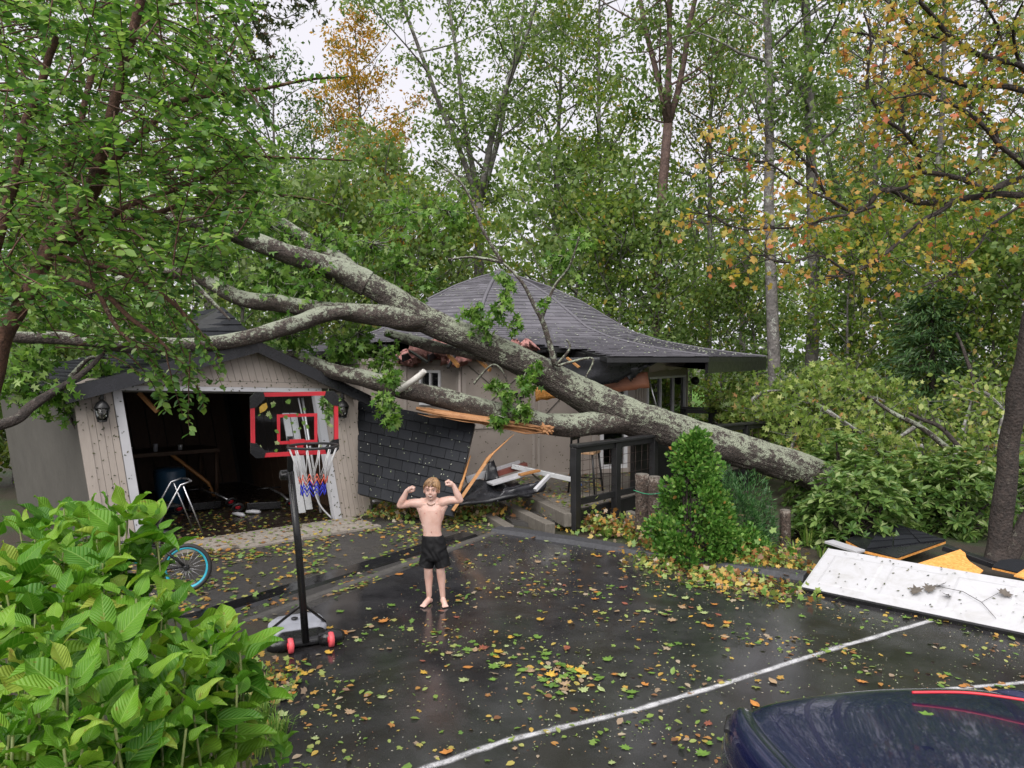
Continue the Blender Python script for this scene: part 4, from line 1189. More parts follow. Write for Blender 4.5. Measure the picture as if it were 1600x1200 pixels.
# ================================================================ LANTERNS, GARAGE CONTENTS
def lantern(s, z, label):
    c = gp(s, -.03, z)
    r = thing('wall_lantern', label, 'lantern', c)
    n = GN; Z = Vector((0, 0, 1))
    mb = MB(); mb.lathe([(.04, -.03), (.055, -.02), (.055, 0), (.03, .02)], c + n * .01, 12, axis=n); mb.build('back_plate', M_BLACK, r)
    h = c + n * .13
    mb = MB(); mb.tube([c + n * .02, c + n * .08 + Z * .1, c + n * .13 + Z * .13, h + Z * .09], .011, 7); mb.build('arm', M_BLACK, r)
    mb = MB(); mb.lathe([(.02, .0), (.035, .03), (.02, .06), (.03, .075), (.012, .1), (.018, .12), (.005, .14)], h + Z * .07, 10); mb.build('finial', M_BLACK, r)
    mb = MB(); mb.lathe([(.105, -.05), (.108, -.04), (.07, .02), (.02, .06)], h + Z * .02, 6); mb.build('cap', M_BLACK, r)
    mb = MB(); mb.lathe([(.06, -.2), (.1, -.052)], h + Z * .02, 6); mb.build('glass', M_GLASSLAMP, r)
    mb = MB()
    for k in range(6):
        t = 2 * math.pi * k / 6; e = Vector((math.cos(t), math.sin(t), 0))
        mb.tube([h + e * .1 - Z * .035, h + e * .06 - Z * .19], .006, 5)
    mb.lathe([(.03, -.215), (.066, -.205), (.066, -.19)], h + Z * .005, 6); mb.build('cage', M_BLACK, r)
lantern(.27, 1.9, 'black wall lantern beside the dark panel wall of the garage')
lantern(3.6, 1.9, 'black wall lantern under the garage eave behind the backboard')
def ladder():
    c = gp(.95, .35, 0)
    r = thing('step_ladder', 'folding aluminium step ladder standing in the garage doorway', 'ladder', c)
    A = lambda x, y, z: c + GU * x + GW * y + Vector((0, 0, z))
    for y in (0, .36):
        mb = MB(); mb.tube([A(-.25, y, 0), A(.08, y, .58), A(.16, y, .72), A(.3, y, .76)], .014, 8); mb.build('front_rail', M_ALU, r)
        mb = MB(); mb.tube([A(.45, y + .01, 0), A(.2, y + .01, .7)], .012, 8); mb.build('rear_leg', M_ALU, r)
    mb = MB(); mb.tube([A(.3, 0, .76), A(.33, .18, .77), A(.3, .36, .76)], .014, 8); mb.build('handle_bar', M_ALU, r)
    for z, x in ((.2, -.1), (.42, .02)):
        mb = MB(); mb.hexa([A(x - .09, .01, z), A(x + .11, .01, z), A(x + .11, .35, z), A(x - .09, .35, z), A(x - .09, .01, z + .03), A(x + .11, .01, z + .03), A(x + .11, .35, z + .03), A(x - .09, .35, z + .03)]); mb.build('step', M_PLASTIC, r)
ladder()
def bench():
    c = gp(1.6, 3.3, 0); A = lambda x, y, z: c + GU * x + GW * y + Vector((0, 0, z))
    r = thing('workbench', 'wooden workbench in the gloom at the back of the garage', 'workbench', c)
    mb = MB(); mb.hexa([A(-.9, -.4, .84), A(1.1, -.4, .84), A(1.1, .4, .84), A(-.9, .4, .84), A(-.9, -.4, .9), A(1.1, -.4, .9), A(1.1, .4, .9), A(-.9, .4, .9)]); mb.build('bench_top', M_BROWNW, r)
    for x in (-.85, 1.05):
        for y in (-.35, .35):
            mb = MB(); mb.tube([A(x, y, 0), A(x, y, .84)], .04, 4); mb.build('leg', M_BROWNW, r)
    mb = MB(); mb.tube([A(.3, -.36, .84), A(.9, -.36, .3), A(1.0, -.36, .05)], .035, 4); mb.build('brace', M_RAWWOOD, r)
    for x, lb, m, h in ((-.3, 'white cup on the workbench', M_WHITE, .1), (.1, 'grey tin on the workbench', M_GREYP, .13), (.5, 'pale jar on the workbench', M_TRACK, .09)):
        mb = MB(); q = A(x, -.2, .9); mb.lathe([(.035, 0), (.04, h * .8), (.042, h), (.03, h)], q, 12); tag(mb.build('cup', m, origin=q), lb + ' in the garage', 'cup')
    q = A(-.75, -.1, .9); mb = MB(); mb.hexa([q + GU * x + GW * y + Vector((0, 0, z)) + (Vector((.1, 0, 0)) if z else Vector()) for z in (0, .3) for x, y in ((-.15, -.1), (.15, -.1), (.15, .1), (-.15, .1))]); tag(mb.build('cardboard_box', plain('cardboard', (.2, .17, .15), .8, .1, 4), origin=q), 'tilted grey box on the workbench in the dark garage', 'box')
    q = gp(1.75, 2.6, 0); mb = MB(); mb.lathe([(.2, 0), (.24, .3), (.25, .62), (.22, .66), (.02, .67)], q, 18); tag(mb.build('storage_bin', plain('dark_blue_plastic', (.02, .06, .11), .4, .2, 5), origin=q), 'dark blue round bin below the workbench in the garage', 'bin')
bench()
def scooter(c, d, label, acc):
    """kick scooter lying flat along d"""
    c = Vector(c); d = Vector(d).normalized(); n = Vector((-d.y, d.x, 0)); Z = Vector((0, 0, 1))
    r = thing('kick_scooter', label, 'scooter', c)
    mb = MB(); mb.beam(c - d * .28 + Z * .1, c + d * .25 + Z * .08, .04, .12, Z); mb.build('deck', M_PLASTIC, r, bevel=.01)
    for s in (-.42, .42):
        mb = MB(); mb.ring(c + d * s + Z * .1, .075, .022, n + Z * .8); o = mb.build('wheel', M_RUBBER, r)
        mb = MB(); mb.lathe([(.03, -.015), (.05, 0), (.03, .015)], c + d * s + Z * .1, 12, axis=n + Z * .8); mb.build('rim', acc, o)
    mb = MB(); mb.tube([c + d * .4 + Z * .12, c + d * .32 + n * .35 + Z * .2, c + d * .2 + n * .8 + Z * .24], .018, 7); mb.build('stem', M_ALU, r)
    h = c + d * .2 + n * .8 + Z * .24
    mb = MB(); mb.tube([h - d * .2, h + d * .2], .016, 7); mb.build('handlebar', M_PLASTIC, r)
scooter(gp(2.05, 1.9, 0), GU + GW * .1, 'black kick scooter with red hubs on the garage floor', M_REDP)
scooter(gp(2.75, 1.3, 0), GU - GW * .2, 'kick scooter lying by the brown board wall in the garage', M_REDP)
def shoe(c, d, lb):
    c = Vector(c); d = Vector(d).normalized(); mb = MB(); mb.tube([c - d * .1 + Vector((0, 0, .04)), c + Vector((0, 0, .04)), c + d * .09 + Vector((0, 0, .03)), c + d * .13 + Vector((0, 0, .025))], [.03, .042, .04, .02], 10, flat=.8)
    tag(mb.build('shoe', M_WHITE, origin=c), lb, 'shoe')
shoe(gp(2.25, 1.15, 0), (1, -.4, 0), 'white shoe on the garage floor near the scooters'); shoe(gp(2.5, 1.2, 0), (1, .2, 0), 'second white shoe on the garage floor, closer to the doorway side')
# remains of the overhead door: bent track and two hanging white strips
tr = thing('door_track', 'bent white door track hanging inside the garage jamb', 'door track', gp(3.1, .1, 0))
mb = MB(); p, r = smooth_path([gp(3.05, .15, 2.0), gp(3.06, .12, 1.4), gp(3.02, .1, .8), gp(3.05, .06, .3), gp(3.2, .02, .02)], [.022] * 5, 20); mb.tube(p, r, 6, flat=.5); mb.build('rail', M_WHITE, tr)
mb = MB(); mb.tube([gp(3.14, .2, 2.0), gp(3.13, .2, .1)], .02, 6); mb.build('rail', M_TRACK, tr)
for s, z0, lb in ((2.86, .12, 'torn white door strip hanging beside the hoop net'), (2.98, .16, 'shorter torn white door strip next to the garage jamb')):
    mb = MB(); mb.hexa([gp(s + x, .25 + y, z) for z in (z0, 1.75) for x, y in ((-.05, 0), (.055, 0), (.055, .02), (-.05, .02))]); tag(mb.build('door_strip', M_TRACK, origin=gp(s, .25, z0)), lb, 'door strip')
mb = MB(); mb.beam(gp(.95, .6, 2.05), gp(1.12, .5, 1.78), .07, .05); tag(mb.build('hanging_beam', M_RAWWOOD, origin=gp(1, .6, 2)), 'broken brown rafter end hanging at the top of the garage opening', 'beam')

# ================================================================ BASKETBALL HOOP
def hoop():
    base = G(478, 1012); base.z = 0
    r = thing('basketball_hoop', 'portable basketball hoop with red-framed clear backboard on the driveway', 'basketball hoop', base)
    n = Vector((.43, -.9, 0)).normalized(); t = Vector((.9, .43, 0)).normalized(); Z = Vector((0, 0, 1))
    bc = P(461, 662, 6.25); rc = P(489, 697, 5.93)
    W, H = .68, .50
    def B(a, b, c=0.0): return bc + t * a + Z * b + n * c
    ptop = B(-.02, -.12, -.14)
    mb = MB(); mb.tube([base + Z * .05, lerp(base, ptop, .5), ptop - Z * .3], [.032, .031, .03], 14); mb.build('pole', M_PLASTIC, r)
    mb = MB(); mb.tube([ptop - Z * .32, ptop], .026, 12); mb.build('upper_pole', M_BLACK, r)
    mb = MB(); mb.lathe([(.03, -.06), (.045, -.05), (.045, .05), (.03, .06)], P(448, 742, 6.4), 12, axis=t); mb.build('adjuster_knob', M_PLASTIC, r)
    panel = MB(); panel.hexa([B(a, b, c) for c in (-.006, .004) for a, b in ((-W / 2, -H / 2), (W / 2, -H / 2), (W / 2, H / 2), (-W / 2, H / 2))]); bb = panel.build('backboard', M_ACRYL, r)
    def bar(a0, b0, a1, b1, w, name='frame_bar', mat=M_REDP, par=None, c=.012, th=.03):
        m = MB(); m.beam(B(a0, b0, c), B(a1, b1, c), w, th, n); m.build(name, mat, par or bb)
    e = .034
    bar(-W / 2 + .07, H / 2, W / 2 - .07, H / 2, e); bar(-W / 2 + .07, -H / 2, W / 2 - .07, -H / 2, e)
    bar(-W / 2, -H / 2 + .09, -W / 2, H / 2 - .09, e); bar(W / 2, -H / 2 + .09, W / 2, H / 2 - .09, e)
    for sx in (-1, 1):
        for sz in (-1, 1):
            m = MB(); m.prism([B(sx * (W / 2 - .085), sz * (H / 2 + .02), -.006), B(sx * (W / 2 - .02), sz * (H / 2 + .02), -.006), B(sx * (W / 2 + .02), sz * (H / 2 - .02), -.006), B(sx * (W / 2 + .02), sz * (H / 2 - .11), -.006), B(sx * (W / 2 - .03), sz * (H / 2 - .1), -.006), B(sx * (W / 2 - .1), sz * (H / 2 - .03), -.006)], n * .04)
            m.build('corner_cap', M_PLASTIC, bb)
    x0, x1, z0, z1 = -.135, .17, -.155, .07; q = .026
    bar(x0 - q / 2, z1, x1 + q / 2, z1, q, 'target_bar', c=.008, th=.006); bar(x0 - q / 2, z0, x1 + q / 2, z0, q, 'target_bar', c=.008, th=.006)
    bar(x0, z0 + q / 2, x0, z1 - q / 2, q, 'target_bar', c=.008, th=.006); bar(x1, z0 + q / 2, x1, z1 - q / 2, q, 'target_bar', c=.008, th=.006)
    mb = MB(); mb.hexa([B(a, b, c) for c in (.01, .05) for a, b in ((-.05, -.25), (.07, -.25), (.07, -.13), (-.05, -.13))]); mb.build('rim_bracket', M_REDP, r)
    R = .195
    mb = MB(); mb.ring(rc, R, .0105, (0, 0, 1), 40, 8); rim = mb.build('rim', plain('black_steel', (.02, .02, .022), .35, .2, 9), r)
    mb = MB()
    for s in (-1, 1): mb.tube([B(.01 + s * .05, -.19, .04), rc - n * (R * .95) + t * (s * .08)], .009, 6)
    mb.build('rim_brace', M_BLACK, r)
    def ringp(a, R_, z): return rc + Vector((math.cos(a) * R_, math.sin(a) * R_, z))
    for (z0, z1, R0, R1, m, nm, cross) in ((-.01, -.24, R, .115, plain('net_white', (.7, .7, .7), .7, .1, 30), 'net_cord', 0), (-.24, -.3, .115, .1, plain('orange_red_cord', (.65, .13, .08), .7, .2, 40), 'net_cord', 1), (-.3, -.39, .1, .095, plain('blue_cord', (.03, .04, .5), .7, .2, 40), 'net_cord', 2)):
        mb = MB(); N = 12
        for k in range(N):
            a = 2 * math.pi * k / N
            if cross == 0:
                for sg in (-.12, .12):
                    jj = U(-.03, .03)
                    mb.tube([ringp(a, R0, 0), ringp(a + sg * .4, lerp(R0, R1, .5) * .98, lerp(z0, z1, .45)), ringp(a + sg * 2.0 + jj, R1, z1 - U(0, .02))], .0032, 5)
            else:
                for sg in (-1, 1):
                    for h in range(cross):
                        za, zb = lerp(z0, z1, h / cross), lerp(z0, z1, (h + 1) / cross)
                        mb.tube([ringp(a, R0, za), ringp(a + sg * math.pi / N, lerp(R0, R1, .5), zb)], .0036, 5)
        mb.build(nm, m, r)
    # wheeled base tank
    D = -n; c0 = base + Z * .0
    def BS(a, b, z): return c0 + t * a + D * b + Z * z
    def tank(name, secs, mat, par=r):
        m = MB(); rings = []
        for (b, w, h, zb) in secs:
            rings.append([BS(-w, b, zb), BS(w, b, zb), BS(w, b, zb + h * .6), BS(w * .82, b, zb + h), BS(-w * .82, b, zb + h), BS(-w, b, zb + h * .6)])
        v = [p for q_ in rings for p in q_]; f = [tuple(range(5, -1, -1)), tuple(range(len(v) - 6, len(v)))]
        for i in range(len(rings) - 1):
            for k in range(6): f.append((i * 6 + k, i * 6 + (k + 1) % 6, (i + 1) * 6 + (k + 1) % 6, (i + 1) * 6 + k))
        m.add(v, f); return m.build(name, mat, par, bevel=.02)
    tank('base_tank', [(-.01, .16, .04, .02), (.03, .19, .07, .01), (.2, .21, .08, .01), (.28, .2, .06, .01)], M_PLASTIC)
    tank('base_tank', [(.3, .2, .05, .01), (.34, .25, .08, .01), (.52, .25, .1, .01), (.64, .18, .08, .01), (.69, .12, .04, .01)], M_GREYP)
    for s in (-1, 1):
        m = MB(); m.tube([BS(s * .11, -.01, .06), BS(s * .19, -.02, .068), BS(s * .28, -.01, .062), BS(s * .32, 0, .058)], [.045, .066, .064, .04], 14); m.build('wheel_housing', M_PLASTIC, r, bevel=.0)
        m = MB(); m.lathe([(.03, -.022), (.062, -.02), (.066, 0), (.062, .02), (.03, .022)], BS(s * .17 + .03, -.075, .066), 20, axis=t); w_ = m.build('wheel', M_PINKP, r)
        m = MB(); m.lathe([(.012, -.03), (.028, -.027), (.028, .027), (.012, .03)], BS(s * .17 + .03, -.075, .066), 12, axis=t); m.build('hub', M_REDP, w_)
    for s in (-1, 1):
        m = MB(); m.tube([BS(s * .24, .38, .07), lerp(base, ptop, .21)], .013, 7); m.build('strut', M_PLASTIC, r)
    m = MB(); m.lathe([(.03, 0), (.032, .01), (.018, .016)], BS(-.02, .46, .108), 10); m.build('filler_cap', M_PLASTIC, r)
    # leaves stuck to the wet backboard
    rr = random.Random(21)
    for k in range(26):
        a, b = rr.uniform(-W / 2 + .04, W / 2 - .04), rr.uniform(-H / 2 + .03, H / 2 - .06)
        BOARD_LEAVES.append((B(a, b, .016), rr.uniform(.022, .05), rr.uniform(0, 6.28), n, rr.choice('gggyyg'), ('high on' if b > .09 else 'low on' if b < -.13 else 'across the middle of') + (' the backboard near the big yellow leaf' if a < -.15 else ' the backboard side nearest the jamb' if a > .15 else ' the backboard around the red square')))
    BOARD_LEAVES.append((B(-.26, .14, .02), .095, 2.6, n, 'Y', ''))
BOARD_LEAVES = []
hoop()

# ================================================================ BICYCLE lying behind the hydrangea
def bicycle():
    c = G(292, 923); c.z = 0
    r = thing('bicycle', 'small black bicycle with turquoise tyres behind the hydrangea', 'bicycle', c)
    wn = Vector((.25, -.97, .1)).normalized(); d = Vector((-.97, -.25, 0)); Z = Vector((0, 0, 1)); R = .235
    w1 = c + Z * .25; w2 = c + d * .86 + Z * .25
    for w, nm in ((w1, 'wheel'), (w2, 'wheel')):
        mb = MB(); mb.ring(w, R, .024, wn, 36, 8); o = mb.build(nm, M_RUBBER, r)
        mb = MB(); mb.ring(w, R - .02, .02, wn, 36, 6); mb.build('rim', M_TEAL, o)
        mb = MB(); q = Vector((0, 0, 1)).rotation_difference(wn)
        for k in range(18):
            a = 2 * math.pi * k / 18; mb.tube([w + wn * .02 * (-1) ** k, w + q @ Vector((math.cos(a) * (R - .02), math.sin(a) * (R - .02), 0))], .0015, 4)
        mb.build('spokes', M_ALU, o)
        mb = MB(); mb.lathe([(.02, -.04), (.03, -.03), (.03, .03), (.02, .04)], w, 10, axis=wn); mb.build('hub', M_PLASTIC, o)
    bb = c + d * .36 + Z * .26; st = c + d * .27 + Z * .5; hd = c + d * .72 + Z * .58
    mb = MB()
    for a, b in ((w1, bb), (w1, st), (bb, st), (bb, hd - Z * .08), (st, hd), (hd - Z * .1, w2)): mb.tube([a, b], .016, 7)
    mb.build('frame', M_PLASTIC, r)
    mb = MB(); mb.tube([bb, hd - Z * .06], .026, 8); mb.build('down_tube', M_TEAL, r)
    mb = MB(); mb.tube([st, st + Z * .12 - d * .02], .013, 7); mb.build('seat_post', M_ALU, r)
    mb = MB(); s = st + Z * .14; mb.tube([s - d * .13, s - d * .05, s + d * .06, s + d * .13], [.055, .06, .03, .018], 10, flat=.5); mb.build('saddle', M_PLASTIC, r)
    mb = MB(); h = hd + Z * .16; mb.tube([hd, h], .014, 7); mb.tube([h - wn * .27 - d * .04, h - wn * .1 + Z * .02, h + wn * .1 + Z * .02, h + wn * .27 - d * .04], .012, 7); mb.build('handlebar', M_PLASTIC, r)
    for s in (-1, 1):
        mb = MB(); mb.tube([h + wn * (s * .2) - d * .035, h + wn * (s * .3) - d * .05], .017, 8); mb.build('grip', M_GREYP, r)
    mb = MB(); mb.ring(bb + wn * .04, .07, .006, wn, 20, 5); mb.tube([bb + wn * .05, bb + wn * .06 + d * .12 - Z * .06], .01, 6); mb.build('crank', M_ALU, r)
    mb = MB(); p = bb + wn * .09 + d * .12 - Z * .06; mb.box(p, (.08, .05, .02)); mb.build('pedal', M_PLASTIC, r)
bicycle()



# ================================================================ CAR nose in the corner
def car():
    r = thing('parked_car', 'rain-beaded dark blue car nosing into the corner of the photo', 'car')
    t = NT('navy_car_paint'); v = t.wpos()
    sp = t.ramp(t.noise(v, 75, 4, .8), [(.62, 0.0), (.68, 1.0)])  # pale specks paint the glints of raindrops into the body colour
    t.set(Base_Color=t.mix(t.math('MULTIPLY', sp, .5), (.008, .012, .062), (.4, .43, .55)), Roughness=t.ramp(t.noise(v, 14, 4), [(.35, .05), (.7, .22)]), Metallic=.45)
    t.b.inputs['Coat Weight'].default_value = .8
    t.bump(t.noise(v, 120, 2), .25, .004)
    paint = t.mat
    # local frame: front at y=0, rear at y=-4.5, x across
    ys = [0.0, -.06, -.16, -.32, -.55, -.85, -1.15, -1.45, -1.8, -2.6, -3.4, -4.0, -4.35, -4.5]
    hw = [.72, .78, .83, .87, .89, .905, .915, .92, .92, .92, .91, .88, .82, .72]
    hood = [.85, .9, .915, .925, .94, .96, .98, 1.0, 1.02, 1.02, 1.02, 1.02, .98, .9]
    sec = []
    for y, w, h in zip(ys, hw, hood):
        pts = [(-w * .9, .22), (-w, .35), (-w, .6), (-w * .998, h - .2), (-w * .985, h - .1), (-w * .95, h - .03), (-w * .9, h + .006), (-w * .86, h + .004), (-w * .82, h - .02), (-w * .79, h - .024), (-w * .75, h - .002), (-w * .5, h + .012), (-w * .2, h + .018), (0, h + .02)]
        pts = pts + [(-x, z) for x, z in pts[-2::-1]]
        sec.append([Vector((x, y + (.06 * (1 - (x / w) ** 2) if y > -.2 else 0), z)) for x, z in pts])
    m = len(sec[0]); mb = MB(); vv = [p for s in sec for p in s]; f = []
    for i in range(len(sec) - 1):
        for k in range(m - 1): f.append((i * m + k, i * m + k + 1, (i + 1) * m + k + 1, (i + 1) * m + k))
        f.append((i * m + m - 1, i * m, (i + 1) * m, (i + 1) * m + m - 1))
    f.append(tuple(range(m))); f.append(tuple(range(len(vv) - 1, len(vv) - m - 1, -1)))
    mb.add(vv, f, 0, True); body = mb.build('body', paint, r)
    s = body.modifiers.new('sub', 'SUBSURF'); s.levels = 2; s.render_levels = 2
    for sx in (-1, 1):
        mb = MB(); mb.tube([Vector((sx * .58, -.16, .885)), Vector((sx * .66, -.32, .9)), Vector((sx * .71, -.6, .915)), Vector((sx * .735, -1.3, .972))], .006, 5); mb.build('bonnet_seam', M_PLASTIC, r)
    for sx in (-1, 1):
        mb = MB(); mb.ball((sx * .6, -.02, .66), (.15, .08, .06), 16, 10, rot=Matrix.Rotation(-sx * .5, 3, 'Z')); mb.build('headlight', M_GLASSLAMP, r)
    for sx in (-1, 1):
        mb = MB(); mb.tube([Vector((sx * .4, .03, .842)), Vector((sx * .6, -.0, .845)), Vector((sx * .74, -.06, .858)), Vector((sx * .815, -.2, .868))], .014, 8, flat=.7); mb.build('headlight_trim', M_PLASTIC, r)
    mb = MB(); mb.box((0, .03, .5), (.9, .08, .18)); mb.build('grille', M_PLASTIC, r, bevel=.02)
    gl = MB(); cab = [(-1.3, .72, 1.0), (-2.0, .62, 1.42), (-2.4, .6, 1.48), (-3.4, .6, 1.46), (-4.15, .7, 1.0)]
    vv = []
    for y, w, z in cab: vv += [(-w, y, z), (w, y, z), (w + .12 * (z > 1.1), y, 1.0), (-w - .12 * (z > 1.1), y, 1.0)]
    f = []
    for i in range(len(cab) - 1): f += [(i * 4 + a, i * 4 + b, (i + 1) * 4 + b, (i + 1) * 4 + a) for a, b in ((0, 1), (1, 2), (3, 0))]
    gl.add(vv, f); gl.build('windows', plain('tinted_glass', (.01, .012, .014), .06, .1, 3), r)
    rf = MB(); rf.hexa([(-.62, -2.05, 1.43), (.62, -2.05, 1.43), (.61, -3.42, 1.45), (-.61, -3.42, 1.45), (-.56, -2.1, 1.5), (.56, -2.1, 1.5), (.56, -3.35, 1.52), (-.56, -3.35, 1.52)]); rf.build('roof', paint, r, bevel=.03)
    for sx in (-1, 1):
        for y in (-.85, -3.55):
            mb = MB(); mb.ring(Vector((sx * .84, y, .33)), .25, .085, (1, 0, 0), 28, 10); w = mb.build('wheel', M_RUBBER, r)
            w.location.z = 0
            mb = MB(); mb.lathe([(.06, -.06), (.2, -.03), (.22, .06)], Vector((sx * .86, y, .33)), 20, axis=(sx, 0, 0)); mb.build('rim', M_ALU, w)
        mb = MB(); mb.ball((sx * 1.0, -1.55, 1.08), (.09, .06, .07)); mb.build('mirror', paint, r)
    r.location = (1.72, 3.52, .0); r.rotation_euler = (0, 0, math.radians(8))
car()
mb = MB(); p, q = smooth_path([G(1425, 1086, .95), G(1500, 1086, .962), G(1560, 1092, .97), G(1660, 1108, .98)], [.0065] * 4, 24); p = [v + Vector((0, 0, .012)) for v in p]
mb.tube(p, q, 7); tag(mb.build('red_cord', M_REDP, origin=p[0]), 'thin red cord lying over the front of the car bonnet', 'cord')

# ================================================================ WRECKED DOOR PANEL AND DEBRIS at the right edge
def m_panel():
    t = NT('dirty_white_panel'); v = t.wpos(); n = t.noise(v, 5, 6, .7, .6)
    c = t.mix(t.ramp(n, [(.45, 0.0), (.75, .55)]), (.47, .47, .49), (.3, .29, .26))
    c = t.mix(t.ramp(t.noise(v, 60, 3, .8), [(.66, 0.0), (.72, .5)]), c, (.14, .13, .1))
    t.set(Base_Color=c, Roughness=.3); return t.mat
M_PANEL = m_panel()
def door_panel():
    a = G(1254, 917, .05); b = G(1640, 997, .05)
    r = thing('garage_door_section', 'white panelled garage door section lying on the driveway edge', 'door section', a)
    u = (b - a); L = 2.55; u.normalize()
    up = P(1284, 855, 8.55) - a; up = up - u * up.dot(u); Hh = up.length; up.normalize(); n = u.cross(up).normalized()
    if n.z < 0: n = -n
    def Q(x, y, z): return a + u * x + up * y + n * z
    def bx(x0, x1, y0, y1, z0, z1, name, mat, inset=0.0):
        m = MB(); m.hexa([Q(x0, y0, z0), Q(x1, y0, z0), Q(x1, y1, z0), Q(x0, y1, z0), Q(x0 + inset, y0 + inset, z1), Q(x1 - inset, y0 + inset, z1), Q(x1 - inset, y1 - inset, z1), Q(x0 + inset, y1 - inset, z1)]); m.build(name, mat, r)
    bx(0, L, 0, Hh, -.045, 0, 'face', M_PANEL)
    for k in range(4):
        x0 = .1 + k * .61; 
        bx(x0, x0 + .52, .12, Hh - .12, 0, .006, 'raised_panel', M_PANEL, .025)
    bx(-.012, 0, 0, Hh, -.05, .006, 'edge_cap', M_TRACK); bx(0, L, -.03, 0, -.06, -.004, 'bottom_seal', M_PLASTIC)
    return Q, L, Hh, n
DQ, DLn, DH, DN = door_panel()
def scrap(name, label, cat, poly, th, mat, parts=()):
    """a torn sheet with thickness from px corners (px,py,depth)"""
    pts = [P(*q) for q in poly]; n = (pts[1] - pts[0]).cross(pts[-1] - pts[0]).normalized()
    if n.z < 0: n = -n
    r = thing(name, label, cat, pts[0])
    m = MB(); m.prism(pts, -n * th); m.build('sheathing', M_OSB, r)
    m = MB(); m.prism([p + n * .003 for p in pts], n * .012); m.build('surface', mat, r)
    return r, pts, n
sr, spts, sn = scrap('shingled_scrap', 'torn scrap of black shingled roof beside the white door section', 'roof scrap', [(1322, 845, 9.3), (1352, 861, 9.0), (1402, 873, 8.8), (1478, 846, 9.3), (1440, 832, 9.7), (1382, 815, 10.0), (1365, 825, 9.8)], .03, M_FELT)
for i in range(4):
    for j in range(3):
        a0 = lerp(spts[1], spts[5], (i + .05) / 4); b0 = lerp(spts[3], spts[5], (i + .05) / 4 * .5); a1 = lerp(spts[1], spts[5], (i + .95) / 4); b1 = lerp(spts[3], spts[5], (i + .95) / 4 * .5)
        m = MB(); q = [lerp(a0, b0, j / 3 + .01), lerp(a0, b0, (j + 1) / 3 - .01), lerp(a1, b1, (j + 1) / 3 - .01), lerp(a1, b1, j / 3 + .01)]
        m.hexa([x + sn * .017 for x in q] + [x + sn * (.03 if k < 2 else .022) for k, x in enumerate(q)]); m.build('shingle', M_SHING, sr)
m = MB(); pts = [P(*q) for q in [(1434, 882, 8.3), (1500, 860, 8.7), (1508, 866, 8.65), (1510, 876, 8.55), (1536, 893, 8.2), (1530, 899, 8.1), (1480, 893, 8.15)]]; nn = (pts[1] - pts[0]).cross(pts[-1] - pts[0]).normalized(); nn = nn if nn.z > 0 else -nn
m.prism(pts, nn * .015); tag(m.build('osb_scrap', M_OSB, origin=pts[0]), 'jagged bright orange sheathing scrap lying behind the white door section', 'scrap')
m = MB(); pts = [P(*q) for q in [(1584, 901, 7.7), (1602, 890, 7.9), (1640, 895, 7.8), (1640, 915, 7.5)]]; nn = (pts[1] - pts[0]).cross(pts[-1] - pts[0]).normalized(); nn = nn if nn.z > 0 else -nn
m.prism(pts, nn * .015); tag(m.build('osb_scrap', M_OSB, origin=pts[0]), 'orange sheathing corner at the very edge of the photo', 'scrap')
scrap('felt_scrap', 'rounded grey roofing scrap leaning by the dark forked tree', 'roof scrap', [(1550, 887, 8.2), (1562, 877, 8.4), (1580, 875, 8.5), (1640, 880, 8.3), (1640, 905, 7.9), (1590, 896, 8.0)], .02, M_SHING)
board('white_frame_board', 'white board sticking out from under the shingled scrap', 'board', P(1295, 846, 9.3), P(1345, 862, 8.9), .16, .03, M_WHITE)
board('dark_gutter', 'dark bent gutter length lying in the rhododendrons', 'gutter', P(1286, 818, 10.2), P(1360, 836, 9.9), .14, .08, M_FELT)
board('dark_gutter', 'dark gutter length under the orange sheathing scrap', 'gutter', P(1475, 855, 8.9), P(1560, 885, 8.5), .14, .06, M_FELT)
def log(label, px, pyb, pyt, r_px, lean=0.0, grp=None):
    b = G(px, pyb); Y = b.y; tp = P(px + lean, pyt, Y); rr = pxm(r_px, Y)
    r = thing('log_post', label, 'log post', b, grp)
    m = MB(); p = [lerp(Vector((b.x, b.y, -.1)), tp, i / 8) for i in range(9)]; m.tube(p, [rr * (1.06 - .06 * i / 8) for i in range(9)], 14, twist_noise=.16); m.build('bark', M_DARKWOOD, r)
    m = MB(); m.lathe([(rr * .9, 0), (rr * .88, .008), (rr * .1, .012)], tp, 14); m.build('cut_top', M_OLDWOOD, r)
M_DARKWOOD = m_bark('rotten_log', (.13, .09, .07), (.03, .022, .018), (.3, .26, .22), .35, 1.6)
log('tall rotten log post bound with green string beside the deck', 1004, 838, 741, 11, -1); log('tall log post standing closest to the conical shrub', 1022, 845, 745, 10, 1)
log('short brown log post left of its twin by the rhododendron', 1203, 850, 792, 8, -3); log('short brown log post right of its twin by the rhododendron', 1227, 852, 797, 8, 0)
board('bracket_timber', 'short grey timber jutting out below the deck by the log posts', 'timber', P(982, 803, 10.9), P(1012, 814, 10.5), .1, .1, M_OLDWOOD)
m = MB(); p, q = smooth_path([P(990, 766, 10.1), P(1012, 772, 10.0), P(1035, 770, 10.05)], [.006] * 3, 10); m.tube(p, q, 5); tag(m.build('green_string', plain('green_string', (.02, .25, .12), .6, .2, 30), origin=p[0]), 'green string tied around the tall log posts', 'string')
m = MB(); c = G(1022, 768, .3); m.hexa([c + Vector((x, y, z)) for z in (0, .9) for x, y in ((-.3, .2), (.55, .9), (.5, 1.0), (-.35, .3))]); tag(m.build('privacy_panel', M_BLACK, origin=c), 'black slatted panel on the deck behind the conical shrub', 'panel')

